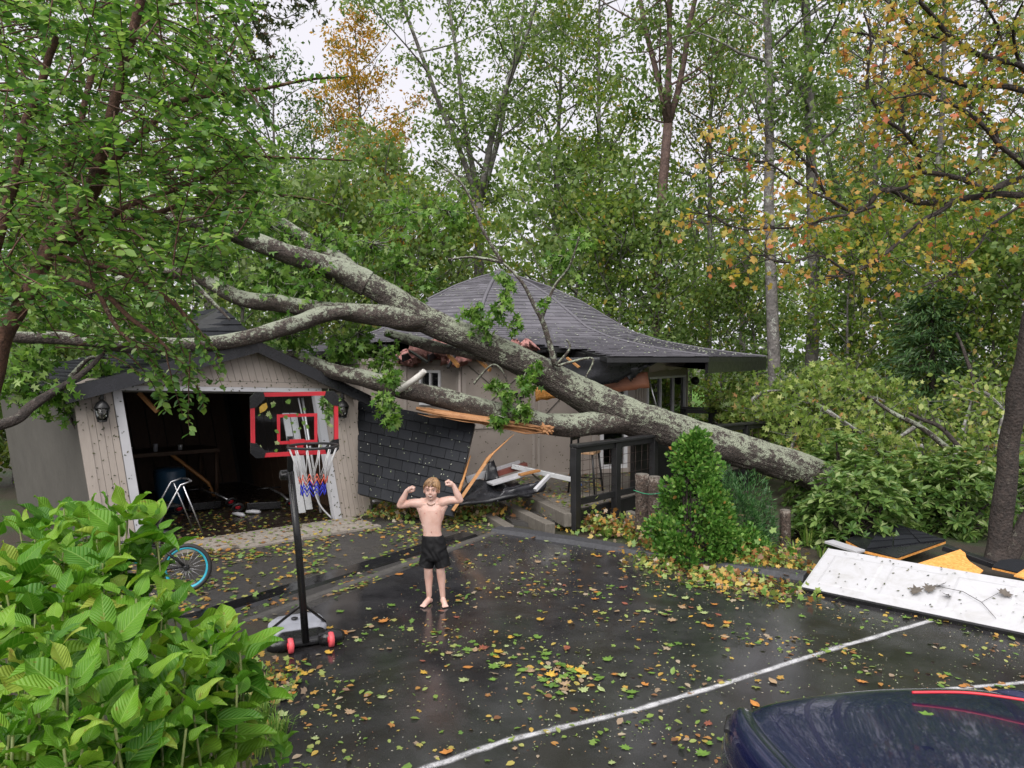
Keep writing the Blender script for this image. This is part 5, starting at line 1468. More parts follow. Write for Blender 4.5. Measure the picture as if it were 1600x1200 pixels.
# ================================================================ WOODLAND
ML_A = leafmat('grey_green_leaf', [(0, (.085, .15, .04)), (.4, (.14, .23, .06)), (.8, (.23, .32, .1)), (1, (.32, .39, .19))], .55)
ML_B = leafmat('yellow_green_leaf', [(0, (.08, .15, .025)), (.4, (.15, .24, .04)), (.8, (.23, .31, .06)), (.95, (.32, .32, .08)), (1, (.45, .27, .05))], .55)
ML_C = leafmat('dark_green_leaf', [(0, (.035, .085, .02)), (.5, (.065, .14, .03)), (.9, (.11, .2, .05)), (1, (.18, .25, .09))], .45)
ML_Y = leafmat('autumn_yellow_leaf', [(0, (.1, .13, .025)), (.25, (.3, .22, .03)), (.6, (.52, .3, .03)), (.9, (.6, .3, .04)), (1, (.5, .18, .04))], .45)
ML_M = leafmat('mixed_autumn_leaf', [(0, (.07, .12, .025)), (.45, (.14, .18, .035)), (.7, (.32, .24, .045)), (.9, (.45, .22, .04)), (1, (.4, .11, .03))], .45)
def tree_parts(seed, H, tr, lo, cr, nleaf, lsize, bark, lmat, forks=0, fork_z=.45, nl=16, tmpl=T_SIMPLE, top=.35, lean=0.0, sub=5):
    """a tree standing at the origin: trunk-and-limb mesh and crown mesh"""
    rng = np.random.default_rng(seed); rr = random.Random(seed)
    wood = MB(); tips = []
    def path(a, d, L, n, wob, up):
        pts = [Vector(a)]; d = Vector(d).normalized()
        for i in range(n):
            d = (d + Vector((rr.gauss(0, wob), rr.gauss(0, wob), rr.gauss(0, wob * .6) + up))).normalized()
            pts.append(pts[-1] + d * (L / n))
        return pts
    stems = []
    main = path((0, 0, -.2), (lean, 0, 1), H * (fork_z if forks else 1) + .2, 9, .035, .03)
    r1 = tr * (.75 if forks else .12)
    wood.tube(main, [lerp(tr * (1.25 if i == 0 else 1), r1, i / (len(main) - 1)) for i in range(len(main))], 10, twist_noise=.1)
    if forks:
        for k in range(forks):
            az = k * 2 * math.pi / forks + rr.uniform(-.4, .4)
            s = path(main[-1] - Vector((0, 0, .1)), (math.cos(az) * .3, math.sin(az) * .3, 1), H * (1 - fork_z), 9, .06, .03)
            wood.tube(s, [lerp(r1 * .75, tr * .1, i / 9) for i in range(10)], 8, twist_noise=.1); stems.append((s, r1 * .75))
    else:
        stems.append((main, tr))
    for si, (s, r0) in enumerate(stems):
        n_l = nl // len(stems) + 1
        for k in range(n_l):
            f = (k + rr.random()) / n_l
            if not forks:
                f = lo + (1 - lo) * f
            t = f * (len(s) - 1); i = min(int(t), len(s) - 2); a = lerp(s[i], s[i + 1], t - i)
            hgt = a.z / H
            shape = math.sin(math.pi * min(1, max(.12, (hgt - lo * .8) / (1.12 - lo * .8)))) ** .6
            L = cr * shape * rr.uniform(.65, 1.1); az = k * 2.4 + si * 1.1 + rr.uniform(-.5, .5); el = rr.uniform(.15, .75) + top * max(0, hgt - .6)
            p = path(a, (math.cos(az), math.sin(az), el), L, 6, .13, .06)
            lr = max(.02, r0 * .38 * (1 - f * .6)); wood.tube(p, [lerp(lr, .012, q / 6) for q in range(7)], 6, caps=False)
            for j in range(sub):
                b = p[2 + (j * 4) // sub]; d = Vector((rr.gauss(0, 1), rr.gauss(0, 1), rr.gauss(.25, .7))).normalized() + (p[-1] - p[0]).normalized() * .5
                q = path(b, d, L * rr.uniform(.28, .5), 3, .2, .03)
                wood.tube(q, [lr * .35, lr * .25, lr * .15, .006], 4, caps=False)
                tips += [np.array(q[2]), np.array(q[3])]
            tips.append(np.array(p[-1]))
    tips = np.array(tips); idx = rng.integers(0, len(tips), nleaf)
    wgt = rng.random(len(tips)); keep = wgt[idx] ** 1.3 > rng.random(nleaf) * .8; idx = idx[keep]
    pos = tips[idx] + rng.normal(size=(len(idx), 3)) * np.array([.34, .34, .22]) * (cr / 3.4)
    v, f = scatter_leaves(tmpl, pos, lsize, rng, droop=.35, normals_up=.5)
    return wood.mesh('trunk', bark), np_mesh('crown', v, f, lmat)
PROTO = {}
def proto(key, **kw):
    PROTO[key] = tree_parts(**kw)
proto('oak', seed=1, H=19, tr=.21, lo=.42, cr=3.6, nleaf=22000, lsize=.19, bark=M_GREYBARK, lmat=ML_A, forks=4, fork_z=.42, nl=30)
proto('stripped', seed=2, H=20, tr=.19, lo=.5, cr=3.4, nleaf=11000, lsize=.19, bark=M_REDBARK, lmat=ML_A, forks=3, fork_z=.5, nl=30)
proto('slim', seed=3, H=18, tr=.15, lo=.32, cr=2.9, nleaf=12000, lsize=.19, bark=M_GREYBARK, lmat=ML_B, nl=24)
proto('tall', seed=4, H=21, tr=.21, lo=.38, cr=3.2, nleaf=10500, lsize=.2, bark=M_GREYBARK, lmat=ML_A, nl=28)
proto('yellow', seed=5, H=15, tr=.16, lo=.35, cr=2.9, nleaf=15000, lsize=.17, bark=M_GREYBARK, lmat=ML_Y, nl=26)
proto('green', seed=6, H=15, tr=.18, lo=.25, cr=3.3, nleaf=10000, lsize=.19, bark=M_GREYBARK, lmat=ML_B, nl=30)
proto('mixed', seed=7, H=16, tr=.17, lo=.25, cr=3.2, nleaf=7000, lsize=.17, bark=M_GREYBARK, lmat=ML_M, nl=28)
proto('under', seed=8, H=7, tr=.08, lo=.08, cr=2.6, nleaf=11000, lsize=.15, bark=M_GREYBARK, lmat=ML_A, nl=30, tmpl=T_OVAL)
proto('under2', seed=9, H=6, tr=.07, lo=.06, cr=2.4, nleaf=11000, lsize=.13, bark=M_GREYBARK, lmat=ML_B, nl=30, tmpl=T_OVAL)
proto('dark', seed=10, H=13, tr=.16, lo=.1, cr=3.0, nleaf=11000, lsize=.17, bark=M_GREYBARK, lmat=ML_C, nl=34)
proto('bare', seed=11, H=17, tr=.12, lo=.45, cr=2.4, nleaf=2600, lsize=.16, bark=M_GREYBARK, lmat=ML_M, nl=22)
WG = 'woodland trees behind the house'
def plant(name, key, px, Y, label, cat='tree', h=None, rot=None, group=WG, z=None):
    x = (px - 800) / FPX * Y
    zz = z if z is not None else (-.05 if x > 2 else .25 * sstep((Y - 21) / 14))
    o = thing(name, label, cat, (x, Y, zz), group)
    for nm, me in zip(('trunk', 'crown'), PROTO[key]):
        link(bpy.data.objects.new(nm, me), o)
    s = 1.0 if h is None else h
    o.scale = (s * U(.94, 1.06), s * U(.94, 1.06), s)
    o.rotation_euler = (0, 0, rot if rot is not None else U(0, 6.28))
    return o
for a in (
    ('oak_tree', 'oak', 747, 27, 'tall forked oak rising straight behind the house roof peak', 1.0, .6),
    ('oak_tree', 'stripped', 1032, 24, 'tall tree with bare reddish trunk right of the roof peak', 1.0, 2.1),
    ('forest_tree', 'slim', 960, 25, 'slim grey-stemmed tree just left of the reddish trunk', 1.0, None),
    ('forest_tree', 'tall', 1266, 22, 'thick straight lichen-grey trunk behind the orange maple twigs', 1.0, None),
    ('forest_tree', 'tall', 1212, 20.5, 'stout pale grey trunk right of the roof corner', .98, None),
    ('forest_tree', 'slim', 1435, 24, 'straight slender tree behind the maple branches', 1.05, None),
    ('forest_tree', 'bare', 1338, 26, 'thin half-bare tree between two thicker trunks', 1.1, None),
    ('yellow_tree', 'yellow', 600, 29, 'golden yellow tree left of the tall forked oak', .98, None),
    ('yellow_tree', 'yellow', 640, 25, 'lower yellow tree in front of the golden one', .62, None),
    ('forest_tree', 'green', 505, 31, 'round green tree below the patch of open sky', .78, None),
    ('forest_tree', 'dark', 430, 27, 'dark green tree behind the garage roof', .95, None),
    ('forest_tree', 'green', 860, 31, 'full yellow-green tree between the oak and the reddish trunk', 1.1, None),
    ('forest_tree', 'green', 1110, 29, 'green tree behind the roof corner', 1.0, None),
    ('forest_tree', 'mixed', 1160, 34, 'green and yellow autumn tree far behind the roof corner', 1.05, None),
    ('forest_tree', 'oak', 1330, 34, 'broad oak far behind the orange maple leaves', .95, None),
    ('forest_tree', 'mixed', 1400, 30, 'yellowing tree behind the dark evergreen', .9, None),
    ('forest_tree', 'mixed', 1520, 25, 'orange-tinged tree behind the dark leaning trunk', .95, None),
    ('forest_tree', 'green', 1600, 28, 'green tree at the far edge of the wood', 1.0, None),
    ('forest_tree', 'green', 330, 30, 'green tree behind the crape myrtle', 1.0, None),
    ('forest_tree', 'tall', 180, 26, 'tall grey-green tree behind the leafy crape myrtle', .9, None),
    ('forest_tree', 'dark', 60, 22, 'dark green tree behind the garage side wall', 1.0, None),
    ('forest_tree', 'tall', 1700, 24, 'tall tree rising beside the maple at the photo edge', 1.0, None),
    ('forest_tree', 'bare', 1075, 30, 'thin leafless-looking stem right of the reddish trunk', 1.0, None),
    ('forest_tree', 'green', 720, 34, 'leafy tree low behind the tall forked oak', .7, None)):
    plant(a[0], a[1], a[2], a[3], a[4], h=a[5], rot=a[6])
SG = 'young trees under the woodland canopy'
for px, Y, key, s, lb in (
    (470, 20, 'under', 1.0, 'bushy sapling behind the garage ridge'), (560, 21, 'under2', 1.1, 'yellow-green sapling between garage and house'), (640, 23.5, 'under', 1.2, 'sapling behind the crushed edge of the house roof'),
    (700, 25, 'under2', 1.2, 'sapling low behind the roof slope'), (880, 25, 'under', 1.25, 'sapling behind the smooth roof slope'), (960, 24, 'under2', 1.2, 'yellow-green sapling behind the roof flare'),
    (1040, 24, 'under', 1.0, 'sapling at the foot of the reddish trunk'), (1130, 25, 'under2', .8, 'sapling beyond the roof corner'), (1190, 24, 'under', .8, 'sapling behind the stout pale trunk'),
    (1330, 21, 'under2', 1.0, 'yellow-green sapling right of the lichen-grey trunk'), (1400, 22, 'under', 1.0, 'sapling behind the dark hemlock'), (1480, 19, 'under2', .95, 'sapling left of the dark leaning trunk'), (1560, 18, 'under2', .9, 'sapling behind the dark leaning trunk'), (1650, 17, 'under', 1.0, 'sapling at the photo edge behind the maple'),
    (360, 18, 'under', 1.0, 'sapling hidden behind the garage limbs'), (250, 17, 'under2', .9, 'sapling behind the lifted roof section'), (130, 16, 'under', .9, 'sapling behind the garage side'), (20, 15, 'under2', .9, 'sapling at the photo edge behind the garage'), (-60, 14, 'under', .9, 'sapling outermost behind the garage')):
    plant('sapling', key, px, Y, lb, 'sapling', s, None, SG)
def far_wood():
    rng = np.random.default_rng(77); n = 52000
    x = rng.uniform(-55, 60, n); y = rng.uniform(46, 62, n)
    top = np.where(x < -8, 8.5, 16) + 3 * np.sin(x * .31) + 2.5 * np.sin(x * .83 + 1)
    z = rng.random(n) ** 1.15 * np.maximum(top, 2)
    leaf_obj('distant_woodland', T_SIMPLE, np.stack([x, y, z], 1), .6, 78, leafmat('hazed_distant_leaf', [(0, (.13, .2, .075)), (.5, (.21, .3, .11)), (.9, (.3, .37, .15)), (1, (.42, .38, .12))], .55), kind='stuff', normals_up=.3)  # leaf colours lightened to paint in the haze of distance
far_wood()

# ================================================================ SHRUBS AND BROKEN BRANCHES right of the house
M_HOLLY = leafmat('small_glossy_leaf', [(0, (.03, .1, .012)), (.4, (.07, .18, .025)), (.8, (.14, .29, .05)), (.985, (.26, .4, .1)), (1, (.4, .16, .05))], .3, .45, spec=.3)
M_RHODO = leafmat('rhododendron_leaf', [(0, (.05, .115, .025)), (.45, (.11, .2, .045)), (.85, (.21, .31, .085)), (1, (.36, .42, .2))], .35, .4, spec=.35)
M_BROK = leafmat('broken_oak_leaf', [(0, (.08, .14, .03)), (.4, (.17, .26, .05)), (.75, (.28, .37, .09)), (.96, (.42, .45, .15)), (1, (.5, .25, .1))], .45)
M_JUN = leafmat('juniper_needle', [(0, (.02, .075, .02)), (.6, (.045, .13, .035)), (1, (.1, .2, .06))], .2)
M_HEM = leafmat('hemlock_needle', [(0, (.03, .07, .025)), (.6, (.06, .13, .04)), (1, (.13, .21, .07))], .35)
def stems_to(pts, base, r, mat, parent, name='stem', n=14, seed=0):
    rr = random.Random(seed); mb = MB()
    for k in range(n):
        q = Vector(pts[rr.randrange(len(pts))]); b = Vector(base) + Vector((rr.uniform(-.1, .1), rr.uniform(-.1, .1), -.05))
        m = lerp(b, q, .5) + Vector((rr.uniform(-.08, .08), rr.uniform(-.08, .08), .05))
        mb.tube([b, m, q], [r, r * .7, r * .3], 5, caps=False)
    mb.build(name, mat, parent)
def shell_pts(rng, n, inner=.55):
    d = rng.normal(size=(n, 3)); d /= np.linalg.norm(d, axis=1)[:, None]
    return d * (inner + (1 - inner) * rng.random((n, 1)) ** .5)
def mound(name, label, cat, base, rx, ry, h, n, lsize, tmpl, mat, seed, bark=M_DARKBARK, shape='dome', inner=.5, group=None, **kw):
    rng = np.random.default_rng(seed); base = Vector(base)
    o = thing(name, label, cat, base, group)
    if shape == 'cone':
        z = rng.random(n) ** 1.35; a = rng.uniform(0, 2 * np.pi, n)
        lump = 1 + .3 * np.sin(a * 2 + z * 11) + .2 * np.sin(a * 5 - z * 15 + 1)
        R = np.interp(z, [0, .2, .45, .6, .8, 1], [1, 1.05, .78, .55, .42, .14]); rad = R * lump * (inner + (1 - inner) * rng.random(n) ** .5)
        p = np.stack([np.cos(a) * rad * rx, np.sin(a) * rad * ry, z * h], 1); d = np.stack([np.cos(a), np.sin(a), .5 + 0 * a], 1)
    else:
        u = shell_pts(rng, n, inner); u[:, 2] = np.abs(u[:, 2])
        lump = 1 + .16 * np.sin(u[:, 0] * 6 + seed) * np.sin(u[:, 1] * 5) + .12 * np.sin(u[:, 0] * 13 + u[:, 2] * 11)
        p = u * lump[:, None] * np.array([rx, ry, h]); d = u + np.array([0, 0, .3])
    p = p + np.array(base)
    kw2 = dict(dirs=d, dir_jit=.8); kw2.update(kw)
    leaf_obj('foliage', tmpl, p, lsize, seed + 1, mat, o, **kw2)
    stems_to([Vector(q) for q in p[:60]], base, .02, bark, o, 'stems', 16, seed)
    return o
def cone_shrub():
    base = G(1085, 872); rng = np.random.default_rng(31); o = thing('conical_shrub', 'bushy conical green shrub beside the tall log posts', 'shrub', base); pos = []; dr = []; tips = []
    for k in range(120):
        z = rng.random() ** 1.2; a = rng.uniform(0, 6.28); R = np.interp(z, [0, .2, .5, .62, .85, 1], [.5, .53, .37, .28, .19, .04]) * rng.uniform(.55, 1.12); c = np.array([math.cos(a) * R, math.sin(a) * R, .06 + z * 1.42]) + np.array(base)
        r = rng.uniform(.07, .15); m = 95; u = shell_pts(rng, m, .35); u[:, 2] += .25; out = np.array([math.cos(a), math.sin(a), .6])
        pos.append(c + u * r * np.array([1, 1, 1.2])); dr.append(u + out * .5); tips.append(Vector(c))
    leaf_obj('foliage', T_OVAL, np.concatenate(pos), .055, 32, M_HOLLY, o, dirs=np.concatenate(dr), dir_jit=.7)
    stems_to(tips, base, .02, M_DARKBARK, o, 'stems', 30, 31)
cone_shrub()
mound('juniper_bush', 'dark fine-needled bush right of the conical shrub', 'bush', G(1150, 855), .5, .5, .95, 9000, .06, T_NEEDLE, M_JUN, 33)
mound('mounded_shrub', 'low rounded shrub at the foot of the conical shrub', 'shrub', G(1150, 868), .42, .35, .38, 5000, .045, T_OVAL, M_HOLLY, 35)
def rhodo(label, base, rx, ry, h, nw, seed, ls=.15):
    """leaves in whorls at branch tips"""
    nw = int(nw * 1.35); rng = np.random.default_rng(seed); base = Vector(base); o = thing('rhododendron', label, 'rhododendron', base, 'rhododendrons at the driveway edge')
    u = shell_pts(rng, nw, .45); u[:, 2] = np.abs(u[:, 2]); c = u * np.array([rx, ry, h]) + np.array(base)
    k = 9; a = rng.uniform(0, 6.28, (nw, 1)) + np.arange(k)[None] * 2.4
    ax = u + np.array([0, 0, .6]); ax /= np.linalg.norm(ax, axis=1)[:, None]
    s = np.cross(ax, np.array([0, 1, .1])); s /= np.linalg.norm(s, axis=1)[:, None]; t = np.cross(ax, s)
    d = np.cos(a)[..., None] * s[:, None] + np.sin(a)[..., None] * t[:, None] + ax[:, None] * rng.uniform(.1, .6, (nw, k, 1))
    leaf_obj('foliage', (T_OVAL[0] * np.array([.55, 1, 1]), T_OVAL[1]), np.repeat(c, k, 0), ls * .88, seed + 1, M_RHODO, o, dirs=d.reshape(-1, 3), dir_jit=.12, normals_up=1.5)
    stems_to([Vector(q) for q in c[:40]], base, .03, M_DARKBARK, o, 'stems', 18, seed)
rhodo('broad rhododendron where the fallen trunk ends', G(1335, 850), .8, .6, 1.15, 190, 41); rhodo('rhododendron behind the shingled scrap', G(1420, 828, -.1), .85, .7, 1.2, 190, 42)
rhodo('rhododendron beside the dark forked tree', G(1500, 835, -.1), .8, .7, 1.3, 190, 43); rhodo('small rhododendron behind the short log posts', G(1275, 842), .4, .4, .55, 70, 44, .13)
rhodo('rhododendron at the photo edge beyond the forked tree', G(1640, 830, -.1), .9, .8, 1.4, 170, 45); rhodo('rhododendron deep behind the short log posts', (5.6, 12.6, -.2), 1.0, .9, 1.5, 200, 46)
def broken_heap(label, clusters, seed, mat, lsize, tmpl, name='broken_branches', base=None, size=.8):
    rng = np.random.default_rng(seed); out = []; tw = MB()
    base = base or P(*clusters[0][:3]); base = Vector((base.x, base.y, -.1)); o = thing(name, label, 'branches', base)
    global TWIGS
    keep = TWIGS; TWIGS = tw
    for x, y, d, r, n in clusters: spray_points(rng, P(x, y, d), r, int(n * 2.3), out, r0=.009)
    TWIGS = keep
    leaf_obj('foliage', tmpl, np.concatenate(out), lsize, seed + 1, mat, o, droop=.3)
    rr = random.Random(seed)
    for k in range(7):
        a, b = P(*clusters[rr.randrange(len(clusters))][:3]), P(*clusters[rr.randrange(len(clusters))][:3])
        p, r = smooth_path([a, lerp(a, b, .4) + Vector((0, 0, rr.uniform(-.2, .3))), b], [.05, .04, .012], 14); tw.tube(p, r, 6)
    tw.build('twigs', M_GREYBARK, o, kind='stuff')
broken_heap('heap of broken leafy oak branches behind the fallen trunk', [(1140, 625, 15.5, .4, 140), (1180, 620, 15.5, .5, 200), (1160, 645, 15, .5, 200), (1230, 610, 15.5, .6, 280), (1200, 650, 14.5, .6, 260), (1270, 590, 16, .6, 280), (1290, 640, 15, .8, 360), (1250, 680, 14, .6, 260), (1330, 600, 16, .8, 360), (1330, 670, 14.5, .7, 300), (1390, 630, 15.5, .8, 320), (1230, 720, 13.6, .4, 140), (1300, 710, 13.4, .5, 200), (1380, 700, 13.6, .6, 240), (1440, 660, 15, .7, 260)], 51, M_BROK, .13, T_STAR)
broken_heap('tangle of broken branches above the rhododendrons', [(1440, 720, 12.6, .6, 240), (1500, 690, 13, .7, 260), (1550, 720, 12.5, .7, 260), (1480, 760, 11.6, .5, 180), (1400, 750, 12, .5, 180), (1570, 640, 14, .8, 260), (1350, 760, 12, .4, 130), (1520, 620, 15, .8, 260)], 53, M_BROK, .11, T_OVAL)
for i, (pts, r, lb) in enumerate((([(1480, 700, 12), (1440, 668, 12.2), (1400, 648, 12.4), (1372, 630, 12.5), (1365, 622, 12.5)], 5, 'long bare lichen branch arching over the shrubs'), ([(1500, 700, 11.6), (1470, 668, 11.8), (1440, 655, 12), (1420, 645, 12.2)], 4, 'dark bare branch below the lichen branch'), ([(1536, 640, 17), (1520, 590, 17), (1505, 545, 17.2), (1495, 520, 17.4)], 6, 'slanting dead trunk in the shrubs behind the hemlock'))):
    p, r_ = smooth_path([P(*q) for q in pts], [pxm(lerp(r, 2, j / (len(pts) - 1)), 12) for j in range(len(pts))], 24); mb = MB(); mb.tube(p, r_, 8, twist_noise=.15)
    for k in range(4):
        a = p[6 + 4 * k]; mb.tube([a, a + Vector((U(-.2, .2), U(-.2, .2), U(.1, .3)))], [.012, .004], 5)
    tag(mb.build('bare_branch', M_OAKBARK if i == 0 else M_DARKBARK, origin=p[0]), lb, 'branch')
def hemlock():
    base = G(1425, 700, -.3); base = Vector((10.4, 18.5, -.3)); rng = np.random.default_rng(61); o = thing('hemlock_tree', 'dark drooping hemlock among the shrubs under the maple', 'evergreen', base)
    wood = MB(); wood.tube([base, base + Vector((.05, 0, 2.4)), base + Vector((0, 0, 4.8))], [.12, .08, .02], 8); pos = []; dr = []
    for k in range(70):
        z = .5 + 4.1 * (k / 70); a = k * 2.4; L = (1.9 * (1 - z / 5.6) + .3) * rng.uniform(.55, 1.2)
        e = Vector((math.cos(a), math.sin(a), -.25)); p0 = base + Vector((0, 0, z)); p1 = p0 + e * L - Vector((0, 0, .12 * L)); wood.tube([p0, lerp(p0, p1, .5) + Vector((0, 0, .08)), p1], [.018, .012, .004], 4, caps=False)
        m = 150; t = rng.uniform(.2, 1, m)[:, None]; pts = np.array(p0) + (np.array(p1 - p0)) * t + rng.normal(size=(m, 3)) * np.array([.14, .14, .05]); pos.append(pts); dr.append(np.tile(np.array(e), (m, 1)))
    wood.build('trunk', M_DARKBARK, o); leaf_obj('foliage', (T_NEEDLE[0] * np.array([1.6, 1, 1]), T_NEEDLE[1]), np.concatenate(pos), .15, 62, M_HEM, o, dirs=np.concatenate(dr), dir_jit=.7, droop=.2)
hemlock()
def tuft(label, c, n, L, mat, seed, w=.012):
    rr = random.Random(seed); c = Vector(c); mb = MB()
    for k in range(n):
        a = rr.uniform(0, 6.28); d = Vector((math.cos(a), math.sin(a), 0)); l = L * rr.uniform(.6, 1.1); b = c + d * rr.uniform(0, .07); s = Vector((-d.y, d.x, 0)) * w / 2; o_ = rr.uniform(.25, .7)
        m = b + d * l * o_ * .4 + Vector((0, 0, l * .7)); e = b + d * l * o_ + Vector((0, 0, l * rr.uniform(.55, .95)))
        mb.add([b - s, b + s, m + s * .8, m - s * .8, e], [(0, 1, 2, 3), (3, 2, 4)])
    o = mb.build('grass_tuft', mat, origin=c); tag(o, label, 'grass'); o['kind'] = 'stuff'
M_BLADE = leafmat('grass_blade', [(0, (.07, .16, .02)), (.6, (.14, .27, .04)), (1, (.3, .36, .1))], .3)
for i, (x, y, n, L) in enumerate(((1262, 852, 40, .35), (1240, 868, 40, .22), (1200, 872, 40, .2), (1285, 870, 30, .2), (950, 838, 30, .15), (985, 850, 30, .14), (1040, 872, 40, .16), (1110, 884, 40, .15), (1180, 890, 40, .15))):
    tuft('strappy green grass at the driveway edge by the log posts', G(x, y), n, L, M_BLADE, 70 + i, .016)
for i in range(16):
    q = G(U(330, 440), U(1060, 1195)); q.z = max(0, bank_h(q.x, q.y) - .02); tuft('thin pale grass at the foot of the hydrangea', q, 45, U(.12, .25), M_BLADE, 90 + i, .008)

# ================================================================ MAPLE at the right edge
M_MAPLE = leafmat('autumn_maple_leaf', [(0, (.12, .2, .04)), (.3, (.25, .29, .05)), (.55, (.45, .36, .06)), (.8, (.52, .33, .08)), (.95, (.55, .24, .08)), (1, (.55, .14, .08))], .5)
def maple():
    o = thing('maple_tree', 'dark-stemmed autumn maple with sparse orange and yellow leaves', 'tree', G(1565, 885))
    tr = MB()
    def br(ctrl, n=24, sides=9):
        p = [P(a, b, c) for a, b, c, r in ctrl]; r = [pxm(q[3], q[2]) for q in ctrl]; p, r = smooth_path(p, r, n)
        p = [q + mnoise.noise_vector(q * 3.0) * .03 for q in p]
        tr.tube(p, r, sides, twist_noise=.12); return p
    br([(1556, 900, 9.1, 20), (1560, 860, 9.2, 17), (1568, 780, 9.2, 16), (1580, 680, 9.2, 14), (1594, 590, 9.1, 13), (1622, 460, 9.0, 13), (1650, 330, 8.9, 13), (1660, 200, 8.8, 12), (1640, 60, 8.8, 10), (1610, -80, 8.8, 7)], 50, 14)
    br([(1568, 900, 9.1, 14), (1586, 850, 9.1, 13), (1640, 760, 9.1, 14), (1720, 600, 9.0, 12), (1800, 300, 9.0, 9)], 30, 12)
    B = []
    D = 8.6
    def b2(pts, r0, r1, d0=8.9, d1=8.0):
        n = len(pts); B.append(br([(x, y, lerp(d0, d1, i / (n - 1)), .72 * lerp(r0, r1, i / (n - 1))) for i, (x, y) in enumerate(pts)], 8 * n, 8))
    b2([(1660, 330), (1600, 307), (1540, 305), (1450, 319), (1386, 295), (1350, 322), (1319, 326), (1289, 300), (1262, 255), (1225, 221)], 8, 2)
    b2([(1655, 290), (1596, 280), (1540, 296), (1502, 277), (1439, 270), (1415, 290), (1386, 300)], 8, 4)
    b2([(1650, 180), (1600, 109), (1540, 90), (1499, 67), (1450, 19), (1427, -20)], 7, 4)
    b2([(1655, 160), (1600, 142), (1540, 133), (1502, 131), (1442, 109), (1416, 79), (1375, 60), (1330, 50)], 7, 2)
    b2([(1650, 330), (1610, 270), (1577, 240), (1525, 187), (1491, 165), (1450, 150), (1400, 152)], 7, 2, 8.9, 7.6)
    b2([(1440, 270), (1438, 245), (1427, 225), (1412, 210), (1379, 180), (1356, 142), (1358, 100), (1360, 64), (1350, 20)], 5, 2, 8.4, 7.8)
    b2([(1412, 210), (1409, 170), (1409, 142), (1431, 82), (1425, 40)], 3.5, 1.5, 8.3, 8.6)
    b2([(1500, 310), (1470, 330), (1442, 345), (1397, 382), (1365, 408), (1330, 427), (1290, 431)], 6, 2, 8.5, 7.6)
    b2([(1322, 326), (1285, 305), (1255, 289), (1195, 255), (1150, 247), (1110, 235)], 3.5, 1.2, 8.0, 7.4)
    b2([(1380, 318), (1310, 340), (1225, 356), (1150, 356), (1112, 337), (1080, 330)], 3.5, 1.2, 8.1, 7.3)
    b2([(1510, 275), (1560, 230), (1540, 180), (1500, 165)], 4, 2, 8.7, 8.4)
    b2([(1600, 320), (1555, 345), (1525, 390), (1500, 420), (1470, 440)], 3, 1.2, 8.7, 8.0)
    b2([(1330, 427), (1280, 400), (1230, 410), (1180, 400), (1140, 420)], 2.5, 1, 7.7, 7.2)
    b2([(1540, 90), (1560, 40), (1530, -10)], 4, 2); b2([(1500, 70), (1440, 50), (1400, 20), (1370, -20)], 3, 1.5, 8.5, 8.2); b2([(1600, 110), (1580, 60), (1600, 0)], 4, 2)
    rng = np.random.default_rng(81); pos = []
    rr = random.Random(82)
    for p in B:
        n = len(p)
        for k in range(int(n * .72)):
            a = p[rr.randrange(int(n * .2), n)]
            d = Vector((rr.gauss(-.3, .7), rr.gauss(-.2, .6), rr.gauss(0, .55))).normalized(); L = rr.uniform(.2, .65)
            m = a + d * L * .5 + Vector((0, 0, rr.uniform(-.05, .07))); e = m + (d + Vector((rr.gauss(0, .35), rr.gauss(0, .35), rr.gauss(.1, .35)))).normalized() * L * .5
            tr.tube([a, m, e], [.0055, .004, .002], 4, caps=False)
            for q in range(rr.randrange(3, 8)): pos.append(np.array(lerp(m, e, rr.uniform(.4, 1.1))) + rng.normal(size=3) * .045)
    tr.build('trunk', M_DARKBARK, o)
    leaf_obj('crown', T_MAPLE, np.array(pos), .072, 83, M_MAPLE, o, droop=.5)
maple()

